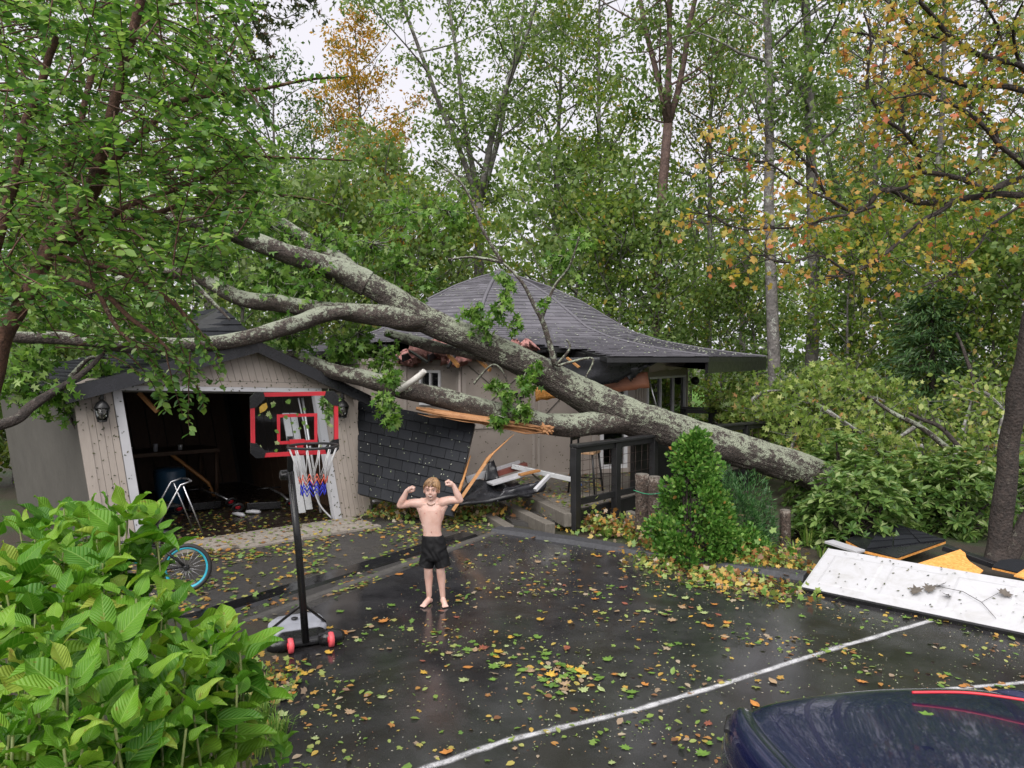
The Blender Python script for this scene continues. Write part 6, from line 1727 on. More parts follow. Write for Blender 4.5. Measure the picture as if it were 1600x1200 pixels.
# ================================================================ CRAPE MYRTLE in the near left
M_CRAPE = leafmat('crape_myrtle_leaf', [(0, (.05, .13, .035)), (.35, (.095, .2, .045)), (.7, (.17, .31, .065)), (.93, (.28, .43, .1)), (1, (.42, .52, .28))], .55, .4)
def crape():
    o = thing('crape_myrtle', 'leafy crape myrtle with reddish stems filling the near corner', 'tree', (-3.6, 4.6, .7)); w = MB(); W = []
    def br(ctrl, r0, r1, keep=True, n=20):
        m = len(ctrl); p, r = smooth_path([P(*c) for c in ctrl], [pxm(lerp(r0, r1, i / (m - 1)), 5) for i in range(m)], n); p = [q + mnoise.noise_vector(q * 3) * .02 for q in p]
        w.tube(p, r, 8, twist_noise=.08)
        if keep: W.append(p)
        return p
    br([(-60, 760, 5.0), (-20, 640, 5.0), (0, 545, 5.0), (30, 480, 5.0), (60, 430, 5.0), (80, 395, 5.0), (130, 320, 4.9), (160, 240, 4.8), (190, 120, 4.7), (220, 0, 4.6), (240, -60, 4.6)], 16, 5, n=50)
    br([(55, 440, 5.0), (75, 370, 5.1), (95, 280, 5.2), (130, 180, 5.3), (150, 60, 5.4)], 8, 4); br([(-30, 450, 4.8), (10, 330, 4.8), (40, 200, 4.7), (90, 60, 4.6)], 9, 5)
    br([(80, 380, 4.9), (130, 330, 4.9), (187, 244, 4.9), (235, 195, 4.9), (277, 161, 4.9), (330, 150, 4.9), (375, 146, 4.9), (450, 129, 4.9), (505, 120, 4.9), (545, 118, 4.9)], 7, 1.2, n=50)
    br([(90, 400, 5.0), (150, 350, 5.0), (210, 319, 5.0), (260, 300, 5.0), (315, 277, 5.0), (375, 244, 5.0), (450, 247, 5.0), (550, 249, 5.0)], 6, 1.2, n=50)
    br([(130, 360, 5.2), (250, 330, 5.2), (330, 305, 5.2), (412, 300, 5.2), (480, 310, 5.2), (540, 330, 5.2)], 5, 1.2, n=40)
    br([(60, 430, 5.0), (140, 450, 4.9), (210, 500, 4.8), (260, 545, 4.7), (300, 590, 4.7), (318, 640, 4.7)], 5, 1.2, n=40)
    br([(80, 400, 5), (200, 430, 5.0), (280, 480, 5.0), (330, 540, 5.0), (350, 580, 5.0)], 5, 1.2, n=40)
    br([(140, 440, 4.8), (190, 520, 4.7), (240, 570, 4.6), (270, 600, 4.6)], 4, 1, n=30)
    rr = random.Random(91); pos, dr = [], []
    mains = list(W)
    def clip(px, py):
        lim = np.interp(py, [-80, 0, 60, 130, 200, 260, 330, 400, 450, 520, 560, 600, 650], [400, 390, 370, 390, 400, 430, 430, 350, 290, 265, 330, 330, 300])
        lo = np.interp(py, [0, 480, 540, 580, 640], [-100, -100, 60, 200, 230])
        return lo < px < lim
    def to_px(p):
        v = Vector(p) - Vector((0, 0, CAM_Z)); f = v.y * CP - v.z * SP; u = v.x / f; vv = (v.y * SP + v.z * CP) / f
        return 800 + u * FPX, 600 - vv * FPX
    def leafy(p):
        n = len(p)
        for i in range(int(n * .25), n - 1):
            d = (p[i + 1] - p[i]).normalized(); s = d.cross(Vector((0, 0, 1))); s = s.normalized() if s.length > .01 else Vector((1, 0, 0)); up = s.cross(d)
            for sg in (-1, 1):
                pos.append(np.array(p[i]) + np.array(d) * rr.uniform(0, .02)); e = s * sg + d * .55 + up * rr.uniform(-.4, .5) + Vector((0, 0, rr.uniform(-.35, .1))); dr.append(np.array(e.normalized()))
    for p in mains[3:]: 
        q, _ = smooth_path(p[::3], [1] * len(p[::3]), 70); leafy(q[24:])
    cnt = 0
    while cnt < 760:
        y = rr.uniform(-60, 620); x = rr.uniform(-60, 430)
        if not clip(x, y): continue
        if y > 430 and rr.random() < .45: continue
        dd = rr.uniform(3.9, 6.6) if y < 430 else rr.uniform(4.3, 5.4); a = P(x, y, dd)
        d = Vector((rr.gauss(.55, .5), rr.gauss(0, .5), rr.gauss(.05, .45) - .25 * (y > 350))).normalized(); L = rr.uniform(.3, .62); p = [a]
        for k in range(15):
            d = (d + Vector((0, 0, -.03)) + Vector((rr.gauss(0, .05), rr.gauss(0, .05), rr.gauss(0, .04)))).normalized(); p.append(p[-1] + d * (L / 15))
        X, Y_ = to_px(p[-1])
        if not clip(X - 25, Y_): continue
        w.tube(p[::3], [.005, .0045, .004, .003, .002, .0015][:len(p[::3])], 4, caps=False); leafy(p); cnt += 1
    w.build('stems', M_CRAPEBARK, o)
    pos = np.array(pos); dr = np.array(dr)
    near = np.argsort(pos[:, 1]); 
    leaf_obj('crown', T_OVAL, pos, .053, 92, M_CRAPE, o, dirs=dr, dir_jit=.3, normals_up=1.2)
crape()
def overhang():
    o = thing('overhanging_branch', 'dark maple spray hanging into the sky at the top of the photo', 'branch', P(380, -40, 7)); w = MB(); rr = random.Random(95); pos = []
    for pts in ([(330, -40), (370, -10), (410, 15), (440, 30), (475, 12)], [(370, -30), (390, 10), (400, 45), (420, 55)], [(360, -10), (370, 40), (390, 75), (400, 88)], [(400, -40), (440, -15), (470, -5), (490, 10)], [(300, -30), (320, 30), (335, 70), (340, 95)]):
        p, r = smooth_path([P(x, y, 7.0 + rr.uniform(-.4, .4)) for x, y in pts], [.012, .01, .008, .005, .003][:len(pts)], 16); w.tube(p, r, 5)
        for q in p[5:]:
            for k in range(7): pos.append(np.array(q) + np.array([rr.gauss(0, .075), rr.gauss(0, .1), rr.gauss(-.02, .06)]))
    w.build('stem', M_DARKBARK, o); leaf_obj('foliage', T_STAR, np.array(pos), .075, 96, leafmat('dark_overhang_leaf', [(0, (.03, .05, .02)), (.7, (.06, .08, .03)), (1, (.12, .07, .03))], .3), o, droop=.6)
overhang()

# ================================================================ HYDRANGEA in the foreground
def hyd_mesh(fold, curl, wav, seed):
    nu, nv = 8, 9; v = []; rr = random.Random(seed)
    for j in range(nv + 1):
        for i in range(nu + 1):
            u = (i / nu - .5) * 2; t = j / nv
            tt = .04 + .96 * t
            w = .31 * np.interp(t, [0, .1, .25, .42, .6, .75, .88, .96, 1], [.1, .55, .9, 1, .86, .6, .28, .09, 0])
            if t == 0: w = .02
            x = u * w
            z = fold * abs(x) - curl * t * t + wav * math.sin(t * 9 + (u > 0) * 1.3) * abs(u) ** 1.5 * .06 - .25 * x * x
            v.append((x, t, z))
    W = nu + 1; f = [(j * W + i, j * W + i + 1, (j + 1) * W + i + 1, (j + 1) * W + i) for j in range(nv) for i in range(nu)]
    return np_mesh('leaf', v, f, M_HYD, True)
HYD = [hyd_mesh(.35, .22, 1, 1), hyd_mesh(.2, .45, .8, 2), hyd_mesh(.6, .12, 1.4, 3), hyd_mesh(.28, .05, .6, 4), hyd_mesh(.8, .3, 1.8, 5), hyd_mesh(.1, -.15, 1.5, 6)]
def hydrangea(label, tips, seed, base, lsz):
    rr = random.Random(seed); o = thing('hydrangea_bush', label, 'hydrangea', base, 'hydrangea bushes in the near corner'); st = MB(); b0 = Vector(base)
    for (px, py, Y, n, s) in tips:
        tip = P(px, py, Y); z0 = bank_h(tip.x, tip.y); foot = Vector((tip.x + rr.uniform(-.15, .1), tip.y + rr.uniform(-.05, .3), min(z0, tip.z - .3)))
        mid = lerp(foot, tip, .6) + Vector((rr.uniform(-.05, .05), rr.uniform(-.05, .05), 0))
        st.tube([foot, mid, tip], [.006, .005, .004], 6)
        axis = (tip - mid).normalized(); a0 = rr.uniform(0, 3.14); L = (tip - foot).length
        for k in range(min(6, n + 1)):
            back = (.01, .055, .13, .22, .32, .43)[k]; q = tip - axis * min(back, L * .9); ang = a0 + k * math.pi / 2
            for sg in (0, math.pi):
                a = ang + sg + rr.uniform(-.25, .25); out = Vector((math.cos(a), math.sin(a), 0)); el = (1.3, .8, .4, .15, -.1, -.2)[k] + rr.uniform(-.35, .35)
                d = (out + Vector((0, 0, el))).normalized(); size = lsz * s * (.62, .9, 1.05, 1.1, 1.0, 1.0)[k] * rr.uniform(.62, 1.28)
                x = d.cross(Vector((0, 0, 1))).normalized(); z = x.cross(d); R = Matrix((x, d, z)).transposed().to_4x4()
                R = R @ Matrix.Rotation(rr.uniform(-.6, .6), 4, 'Y')
                l = bpy.data.objects.new('leaf', HYD[rr.randrange(6)]); link(l, o)
                l.matrix_local = Matrix.Translation(q + d * .02 - b0) @ R @ Matrix.Diagonal((size, size, size, 1))
    st.build('stems', plain('hydrangea_stem', (.13, .16, .04), .6, .4, 20), o)
TA = [(30, 822, 3.7, 3, 1), (-15, 850, 3.4, 3, 1), (75, 812, 3.6, 3, 1), (100, 795, 3.9, 3, 1), (55, 830, 3.5, 3, 1), (70, 850, 3.2, 4, 1.05), (130, 805, 3.7, 3, .9), (150, 830, 3.5, 3, 1), (200, 800, 3.3, 4, 1), (238, 808, 3.4, 4, .95), (245, 830, 3.3, 4, .8), (185, 840, 3.3, 4, 1), (120, 870, 3.1, 4, 1), (160, 880, 3.0, 4, 1), (30, 890, 2.9, 4, 1), (220, 870, 3.3, 4, .9), (10, 930, 2.8, 4, 1), (95, 920, 2.8, 4, 1.05)]
TB = [(55, 960, 2.6, 4, 1), (140, 930, 2.8, 4, 1), (190, 930, 2.8, 4, 1.05), (230, 960, 2.8, 4, 1.0), (270, 950, 2.9, 3, .9), (165, 990, 2.4, 4, 1.1), (95, 1010, 2.3, 4, .8), (40, 1040, 2.3, 4, .9), (210, 1020, 2.4, 4, 1.05), (120, 1065, 2.1, 4, 1), (60, 1110, 2.0, 4, .95), (160, 1100, 2.1, 4, 1), (20, 1150, 1.9, 4, 1), (100, 1170, 1.9, 4, .9), (-10, 1010, 2.3, 4, 1), (200, 1150, 2.1, 4, .9)]
TC = [(350, 985, 2.9, 4, 1), (330, 1010, 2.7, 4, 1), (300, 1000, 2.8, 4, 1), (375, 1020, 2.8, 4, .9), (290, 1050, 2.5, 4, 1), (340, 1060, 2.6, 4, 1), (250, 1070, 2.3, 4, 1), (300, 1100, 2.3, 4, .9), (250, 1130, 2.2, 4, .9), (370, 1070, 2.6, 3, .8)]
_rh = random.Random(8)
TA += [(x + _rh.uniform(-28, 28), y + _rh.uniform(5, 45), d + _rh.uniform(-.15, .1), 3, .85) for x, y, d, n, s_ in TA[3:] if x < 215]
TB += [(x + _rh.uniform(-30, 30), y + _rh.uniform(-10, 45), d + _rh.uniform(-.15, .1), 3, .85) for x, y, d, n, s_ in TB]
TC += [(x + _rh.uniform(-25, 20), y + _rh.uniform(10, 40), d + _rh.uniform(-.1, .1), 3, .8) for x, y, d, n, s_ in TC]
hydrangea('tall bright green hydrangea in front of the bicycle and garage', TA, 101, (-2.2, 3.2, .85), .175); hydrangea('big-leaved hydrangea lowest in the near corner', TB, 102, (-1.5, 2.2, .85), .165)
hydrangea('hydrangea with wide leaves beside the hoop base', TC, 103, (-1.1, 2.6, .7), .165); hydrangea('small hydrangea shoot on the driveway edge', [(415, 1150, 3.0, 4, .8), (440, 1165, 3.0, 3, .7), (395, 1165, 2.9, 3, .8)], 104, (-1.0, 3.0, .5), .15)

# ================================================================ BOY
def evaluated(mb, name, voxel, smooth=3, sf=.5, post=None):
    """voxel-merge closed shapes into one continuous surface"""
    me = mb.mesh(name + '_src', [])
    o = bpy.data.objects.new(name + '_src', me); COL.objects.link(o)
    rm = o.modifiers.new('r', 'REMESH'); rm.mode = 'VOXEL'; rm.voxel_size = voxel; rm.use_smooth_shade = True
    sm = o.modifiers.new('s', 'SMOOTH'); sm.factor = sf; sm.iterations = smooth
    dg_ = bpy.context.evaluated_depsgraph_get(); dg_.update()
    out = bpy.data.meshes.new_from_object(o.evaluated_get(dg_))
    bpy.data.objects.remove(o); bpy.data.meshes.remove(me)
    out.name = name
    return out
def boy():
    root = thing('person', 'shirtless child in black shorts flexing both arms on the wet driveway', 'person')
    def add(name, mesh, mats):
        o = bpy.data.objects.new(name, mesh)
        for m in (mats if isinstance(mats, list) else [mats]): mesh.materials.append(m)
        mesh.polygons.foreach_set('use_smooth', [True] * len(mesh.polygons))
        return link(o, root)
    b = MB(); V = Vector
    # torso: elliptical sections (z, cx, cy, half width, half depth)
    T = [(.5, .03, .0, .09, .065), (.53, .028, .0, .108, .078), (.62, .02, -.002, .104, .074), (.70, .012, -.006, .096, .062), (.75, .008, -.008, .093, .059), (.80, .004, -.008, .097, .062), (.86, .002, -.006, .107, .067), (.92, .0, -.004, .116, .069), (.97, .0, -.002, .119, .067), (1.01, .0, .002, .106, .056), (1.04, .0, .006, .082, .046), (1.065, .0, .01, .052, .042)]
    n = 22; vs = []
    for z, cx, cy, a, d in T:
        for k in range(n):
            t = 2 * math.pi * k / n; c, s = math.cos(t), math.sin(t)
            x = a * math.copysign(abs(c) ** .82, c); y = d * math.copysign(abs(s) ** .82, s)
            vs.append(V((cx + x, cy + y, z)))
    f = [tuple(range(n - 1, -1, -1)), tuple(range(len(vs) - n, len(vs)))]
    for i in range(len(T) - 1):
        for k in range(n): f.append((i * n + k, i * n + (k + 1) % n, (i + 1) * n + (k + 1) % n, (i + 1) * n + k))
    b.add(vs, f)
    # chest and shoulder blades
    for sx in (-1, 1):
        b.ball((sx * .05, -.036, .965), (.055, .026, .05)); b.ball((sx * .055, .045, .95), (.05, .03, .06))
    # neck and head
    b.tube([V((0, .012, 1.02)), V((.002, .008, 1.06)), V((.004, .002, 1.1))], [.05, .042, .043], 14)
    H = V((.004, -.012, 1.172))
    b.ball(H + V((0, .012, .018)), (.073, .088, .088), 20, 16); b.ball(H + V((0, -.025, -.035)), (.058, .058, .062), 18, 14)
    b.ball(H + V((0, -.05, -.078)), (.028, .024, .02)); b.ball(H + V((-.03, -.045, -.03)), (.028, .03, .026)); b.ball(H + V((.03, -.045, -.03)), (.028, .03, .026))
    b.tube([H + V((0, -.078, .012)), H + V((0, -.092, -.018)), H + V((0, -.086, -.03))], [.007, .011, .009], 8); b.ball(H + V((-.011, -.082, -.026)), .008, 8, 6); b.ball(H + V((.011, -.082, -.026)), .008, 8, 6)
    b.tube([H + V((-.045, -.066, .026)), H + V((0, -.08, .022)), H + V((.045, -.066, .026))], [.008, .007, .008], 8)
    for sx in (-1, 1):
        b.ball(H + V((sx * .074, .005, -.01)), (.012, .02, .03), 10, 8)
    # arms (viewer left then viewer right)
    def arm(sh, el, wr, fist, tw):
        sh, el, wr, fist = map(V, (sh, el, wr, fist))
        inn = V((-sh.x * .35, 0, -.01))
        p, r = smooth_path([sh + inn, sh, lerp(sh, el, .45) + V((0, -.004, .012)), lerp(sh, el, .8), el], [.04, .05, .043, .036, .034], 16); b.tube(p, r, 14)
        b.ball(lerp(sh, el, .52) + V((0, -.012, .016)), (.055, .032, .03), 14, 10)
        b.ball(sh + V((0, 0, .004)), (.048, .046, .044), 14, 10)
        b.ball(el, .035, 12, 8)
        p, r = smooth_path([el, lerp(el, wr, .3), lerp(el, wr, .7), wr, lerp(wr, fist, .3)], [.034, .037, .028, .023, .022], 16); b.tube(p, r, 14)
        fist = wr + (fist - wr) * 1.12; K_ = 1.3
        # fist: palm, four curled fingers, thumb across
        d = (fist - wr).normalized(); side = V((0, -1, 0)); s2 = d.cross(side).normalized()
        b.ball(lerp(wr, fist, .62), (.036, .03, .034), 12, 8, rot=V((1, 0, 0)).rotation_difference(d).to_matrix())
        for k in range(4):
            off = side * (-.021 + k * .014) * K_
            L = (.95, 1.04, 1.0, .86)[k]
            kn = fist + off + d * (.016 * L) + s2 * tw * .021; kn2 = fist + off + d * (.032 * L) - s2 * tw * .004; kn3 = fist + off + d * .006 - s2 * tw * .026; tip = fist + off - d * .014 - s2 * tw * .016
            b.tube([fist + off - d * .01 + s2 * tw * .014, kn, kn2, kn3, tip], [.0105, .0112, .011, .0098, .008], 8)
        b.tube([lerp(wr, fist, .5) + side * .022, fist + side * .038 - s2 * tw * .014, fist + side * .03 + d * .018 - s2 * tw * .026], [.0115, .011, .0085], 8)
    arm((-.112, .004, 1.03), (-.318, -.01, 1.012), (-.242, -.035, 1.165), (-.196, -.045, 1.182), 1)
    arm((.112, .004, 1.045), (.292, -.01, 1.07), (.228, -.035, 1.222), (.186, -.045, 1.246), 1)
    # legs and feet
    def leg(hip, kn, an, toe):
        hip, kn, an, toe = map(V, (hip, kn, an, toe))
        p, r = smooth_path([hip, lerp(hip, kn, .5), kn, lerp(kn, an, .28) + V((0, .012, 0)), lerp(kn, an, .65), an], [.068, .058, .044, .045, .032, .026], 26); b.tube(p, r, 16)
        b.ball(kn + V((0, -.018, 0)), (.03, .026, .034), 12, 8)
        d = (toe - an); d.z = 0; d.normalize(); s = V((-d.y, d.x, 0))
        heel = V((an.x, an.y, .026)) - d * .022
        b.ball(heel, (.026, .03, .026), 12, 8)
        b.tube([V((an.x, an.y, .05)), V((an.x, an.y, .035)) + d * .04, V((an.x, an.y, .022)) + d * .085, V((an.x, an.y, .016)) + d * .115], [.029, .03, .029, .022], 14)
        b.tube([heel + d * .01 + V((0, 0, -.008)), V((an.x, an.y, .017)) + d * .06, V((an.x, an.y, .0155)) + d * .11], [.018, .0255, .031], 12, flat=.55)
        for k in range(5):
            o = s * (-.028 + k * .0135); L = (.02, .026, .03, .034, .04)[k] if s.x * an.x < 0 else (.04, .034, .03, .026, .02)[k]; rr = .0095 if L > .038 else .007
            b.tube([V((an.x, an.y, .014)) + d * .1 + o, V((an.x, an.y, .014)) + d * (.118 + L * .5) + o, V((an.x, an.y, .011)) + d * (.122 + L * .75) + o], [rr, rr, rr * .7], 8)
    leg((-.03, .0, .52), (-.032, -.012, .355), (-.028, .016, .07), (-.1, -.16, 0)); leg((.085, .0, .52), (.092, -.012, .36), (.112, .016, .07), (.17, -.15, 0))
    for sx in (-1, 1):
        for k in range(4): b.tube([V((sx * .035, -.062 + .002 * k, .9 - k * .026)), V((sx * .075, -.05, .885 - k * .024)), V((sx * .105, -.015, .89 - k * .022))], [.004, .0075, .004], 6)
        b.tube([V((sx * .015, -.03, 1.035)), V((sx * .06, -.036, 1.03)), V((sx * .1, -.01, 1.04))], [.008, .009, .008], 6)
        b.tube([V((sx * .03, .012, 1.075)), V((sx * .07, .01, 1.058)), V((sx * .11, .006, 1.06))], [.03, .028, .03], 10)
    for sx in (-1, 1): b.tube([V((sx * .085, .005, .86)), V((sx * .105, .006, .95)), V((sx * .13, .006, 1.0)), V((sx * .15, .004, 1.02))], [.03, .034, .034, .03], 12)
    body = evaluated(b, 'body', .0055, 5, .5)
    add('body', body, M_SKIN)
    # shorts
    s = MB(); n = 24; S = [(.712, .010, .103, .072), (.70, .012, .112, .081), (.66, .018, .118, .088), (.60, .024, .128, .094), (.54, .028, .136, .098), (.485, .03, .138, .098), (.46, .03, .12, .09)]
    vs = []
    for z, cx, a, d in S:
        for k in range(n):
            t = 2 * math.pi * k / n; vs.append(V((cx + a * math.cos(t), d * math.sin(t), z)))
    f = [tuple(range(n)), tuple(range(len(vs) - 1, len(vs) - n - 1, -1))]
    for i in range(len(S) - 1):
        for k in range(n): f.append((i * n + (k + 1) % n, i * n + k, (i + 1) * n + k, (i + 1) * n + (k + 1) % n))
    s.add(vs, f)
    for cx, e in ((-.04, -.02), (.098, .02)):
        s.tube([V((cx * .9 + .003, 0, .56)), V((cx, 0, .48)), V((cx + e * .6, -.002, .42)), V((cx + e, -.004, .388))], [.068, .074, .078, .08], 22, flat=1.05)
    sm = evaluated(s, 'shorts', .006, 2, .5)
    for v in sm.vertices:
        c = v.co; w = .004 * math.sin(c.x * 70 + 8 * mnoise.noise(c * 9)) * (1 - abs(c.z - .5) * 2) + .006 * mnoise.noise(c * 14)
        dirv = V((c.x - .03, c.y, 0)).normalized(); v.co += dirv * w
    t = NT('black_shorts'); t.set(Base_Color=(.007, .007, .008), Roughness=.6, Specular_IOR_Level=.25); t.bump(t.noise(t.wpos(), 60, 4), .3, .004)
    add('shorts', sm, t.mat)
    # hair: skull cap plus wet locks swept to one side
    h = MB(); rr = random.Random(3)
    HC_ = H + V((0, .014, .02)); 
    for i in range(150):
        az = rr.uniform(-math.pi, math.pi); start = HC_ + V((.02, .01, .086))
        d0 = V((math.sin(az), -math.cos(az), 0))
        front = max(0, -d0.y)
        r1, r2 = .082, .096
        L = rr.uniform(.75, 1.25) * (1.0 if front > .5 else 1.15)
        pts = []; rad = []
        for j in range(7):
            ph = j / 6 * L * (1.18 if front > .6 else 1.55)
            sweep = -.5 * front * (j / 6)
            a2 = az + sweep
            dd = V((math.sin(a2) * r1, -math.cos(a2) * r2, 0))
            lift = 1 + .05 * rr.uniform(-.5, 1)
            pts.append(HC_ + V((.014 * (1 - j / 6), 0, 0)) + dd * math.sin(min(ph, 2.0)) * lift + V((0, 0, .094 * math.cos(min(ph, 2.1)) * lift + .003)))
            rad.append(lerp(.014, .0035, j / 6))
        h.tube(pts, rad, 6, flat=.6)
    hm = h.mesh('hair', [])
    t = NT('wet_blond_hair'); 
    t.set(Base_Color=t.mix(t.n.new('ShaderNodeNewGeometry').outputs['Random Per Island'], (.13, .068, .032), (.42, .25, .12)), Roughness=.38); add('hair', hm, t.mat)
    # eyes, brows, mouth with teeth
    W_ = plain('eye_white', (.75, .72, .7), .3, .02); IR = plain('dark_iris', (.05, .045, .045), .2, .1); LIP = plain('lip', (.4, .12, .11), .5, .1); TE = plain('tooth', (.62, .58, .52), .3, .03); BR = plain('eyebrow', (.25, .14, .07), .6, .1)
    m = MB()
    for sx in (-1, 1): m.ball(H + V((sx * .028, -.0700, .006)), (.009, .008, .003), 12, 8)
    add('eye_whites', m.mesh('eye_whites', []), W_)
    m = MB()
    for sx in (-1, 1): m.ball(H + V((sx * .028, -.0745, .0055)), (.0075, .006, .0042), 10, 8)
    add('irises', m.mesh('irises', []), IR)
    m = MB()
    for sx in (-1, 1): m.tube([H + V((sx * .014, -.083, .026)), H + V((sx * .028, -.082, .031)), H + V((sx * .043, -.07, .025))], [.003, .0035, .002], 6)
    add('eyebrows', m.mesh('eyebrows', []), BR)
    m = MB(); m.tube([H + V((-.031, -.068, -.038)), H + V((-.016, -.081, -.05)), H + V((0, -.085, -.054)), H + V((.016, -.081, -.05)), H + V((.031, -.068, -.038))], [.002, .006, .0085, .006, .002], 8, flat=.9); add('lips', m.mesh('lips', []), LIP)
    m = MB(); m.tube([H + V((-.022, -.081, -.042)), H + V((-.011, -.0905, -.047)), H + V((0, -.0945, -.0485)), H + V((.011, -.0905, -.047)), H + V((.022, -.081, -.042))], [.0018, .0036, .0044, .0036, .0018], 8); add('teeth', m.mesh('teeth', []), TE)
    m = MB(); m.ball((.008, -.069, .755), (.006, .004, .008), 8, 6); add('navel', m.mesh('navel', []), plain('navel_shade', (.4, .2, .15), .6, .1))
    m = MB(); m.ball((-.058, -.066, .945), (.0075, .003, .0065), 8, 6); add('nipple', m.mesh('nipple', []), plain('nipple_skin', (.55, .27, .23), .5, .1)); m = MB(); m.ball((.058, -.066, .945), (.0075, .003, .0065), 8, 6); add('nipple', m.mesh('nipple', []), plain('nipple_skin', (.55, .27, .23), .5, .1))
    m = MB(); K = 24
    pts = [V((.002 + .05 * math.cos(2 * math.pi * k / K), -.004 + .056 * math.sin(2 * math.pi * k / K), 1.056 + .03 * math.sin(2 * math.pi * k / K))) for k in range(K + 1)]
    m.tube(pts, .0042, 6); add('necklace', m.mesh('necklace', []), plain('brown_beads', (.2, .1, .05), .5, .4, 120))
    g = G(680, 944); root.location = (g.x - .035, g.y, 0)
    root.rotation_euler = (0, 0, math.radians(-2))
boy()

# ================================================================ FALLEN LEAVES
LCOL = {'y': ('yellow', (.5, .31, .045)), 'o': ('orange', (.46, .19, .045)), 'r': ('red-brown', (.24, .075, .045)), 'g': ('green', (.12, .22, .035)), 'p': ('pale green', (.3, .36, .15)), 'b': ('pale brown', (.32, .22, .13))}
LM = {k: plain('leaf_' + n.replace(' ', '_').replace('-', '_'), c, .4, .3, 30) for k, (n, c) in LCOL.items()}
def flat_leaf(tmpl, curl, seed):
    tv, tf = tmpl; rr = random.Random(seed)
    v = [(x * rr.uniform(.75, 1.15), (y - .5) * rr.uniform(.9, 1.1), .04 + curl * (x * x * 1.2 + (y - .5) ** 2 * .8) + rr.uniform(-.02, .02)) for x, y, z in tv]
    return v, tf
LMESH = {}
for k in LM:
    LMESH[k] = []
    for i, (tm, cu) in enumerate(((T_LOBE, .35), (T_MAPLE, .3), (T_OVAL, .5), (T_LOBE, .15))):
        v, f = flat_leaf(tm, cu, i); me = np_mesh('fallen_leaf', v, f, LM[k]); LMESH[k].append(me)
def lay_leaf(k, p, size, rot, lbl, grp, variant, name='fallen_leaf', tilt=0.0, parent=None):
    o = bpy.data.objects.new(name, LMESH[k][variant]); link(o)
    o.location = p; o.rotation_euler = (RL.uniform(-.12, .12) + tilt, RL.uniform(-.12, .12), rot); o.scale = (size, size, size)
    tag(o, lbl, 'leaf', grp); return o
RL = random.Random(55)
def on_drive(x, y):
    # inside the drive polygon?
    pts = [(p[0], p[1]) for p in drive_pts]; c = False; j = len(pts) - 1
    for i in range(len(pts)):
        if (pts[i][1] > y) != (pts[j][1] > y) and x < (pts[j][0] - pts[i][0]) * (y - pts[i][1]) / (pts[j][1] - pts[i][1]) + pts[i][0]: c = not c
        j = i
    return c
n = 0
patches = [(750, 1010, 40), (830, 1040, 40), (520, 985, 50), (900, 1060, 40), (430, 1070, 30), (1100, 950, 80), (1180, 930, 70), (1000, 920, 80)]
while n < 270:
    if RL.random() < .55:
        c = RL.choice(patches); px, py = RL.gauss(c[0], c[2]), RL.gauss(c[1], c[2] * .35)
    else: px, py = RL.uniform(380, 1600), 845 + 360 * RL.random() ** 1.7
    if py < 840 or py > 1215 or px > 1600: continue
    g = G(px, py)
    if not on_drive(g.x, g.y): continue
    k = RL.choices('yorgpb', (16, 12, 12, 26, 22, 12))[0]; size = RL.uniform(.04, .105) * (1.1 if k in 'yo' else 1)
    LANDM = (('near the boy', -.8, 7.5), ('by the hoop base', -1.8, 6.5), ('beside the long chalk line', .9, 5.3), ('near the chalk line start', -.4, 4.6), ('at the chalk line end', 3.5, 6.8), ('close to the car', 1.6, 4.3), ('below the white door section', 4.0, 7.2), ('below the conical shrub', 2.3, 8.8), ('in front of the deck', .9, 9.8), ('amid the driveway', .8, 7.0), ('by the hydrangea', -1.4, 5.0), ('right of the boy', .5, 8.4)); far = min(LANDM, key=lambda q: (q[1] - g.x) ** 2 + (q[2] - g.y) ** 2)[0]; big = 'large' if size > .085 else 'small' if size < .06 else 'mid-sized'; vr = RL.randrange(4); shp = ('lobed', 'pointed', 'oval', 'lobed')[vr]
    lay_leaf(k, (g.x, g.y, .004), size, RL.uniform(0, 6.28), f'{big} {LCOL[k][0]} {shp} leaf on the asphalt {far}', f'{big} {LCOL[k][0]} {shp} leaves {far}', vr); n += 1
# leaves on the backboard belong to nothing else: they are stuck there by the rain
for i, (p, s, rot, nn, c, wh) in enumerate(BOARD_LEAVES):
    k = {'g': 'g', 'y': 'p', 'Y': 'y'}[c]
    o = bpy.data.objects.new('stuck_leaf', LMESH[k][RL.randrange(3)]); link(o); o.scale = (s, s, s); o.location = p
    o.rotation_euler = (nn.to_track_quat('Z', 'Y').to_matrix() @ Matrix.Rotation(rot, 3, 'Z')).to_euler()
    if c == 'Y': tag(o, 'large yellow leaf stuck to the corner of the backboard', 'leaf')
    else: sz_ = 'tiny' if s < .032 else 'small'; tag(o, f'{sz_} {LCOL[k][0]} leaf {wh}', 'leaf', f'{sz_} {LCOL[k][0]} leaves {wh}')
# three leaves on the bonnet and the door section
lay_leaf('g', Vector((1.72, 3.05, 1.02)), .06, 1.0, 'single green leaf lying on the wet car bonnet', None, 1)
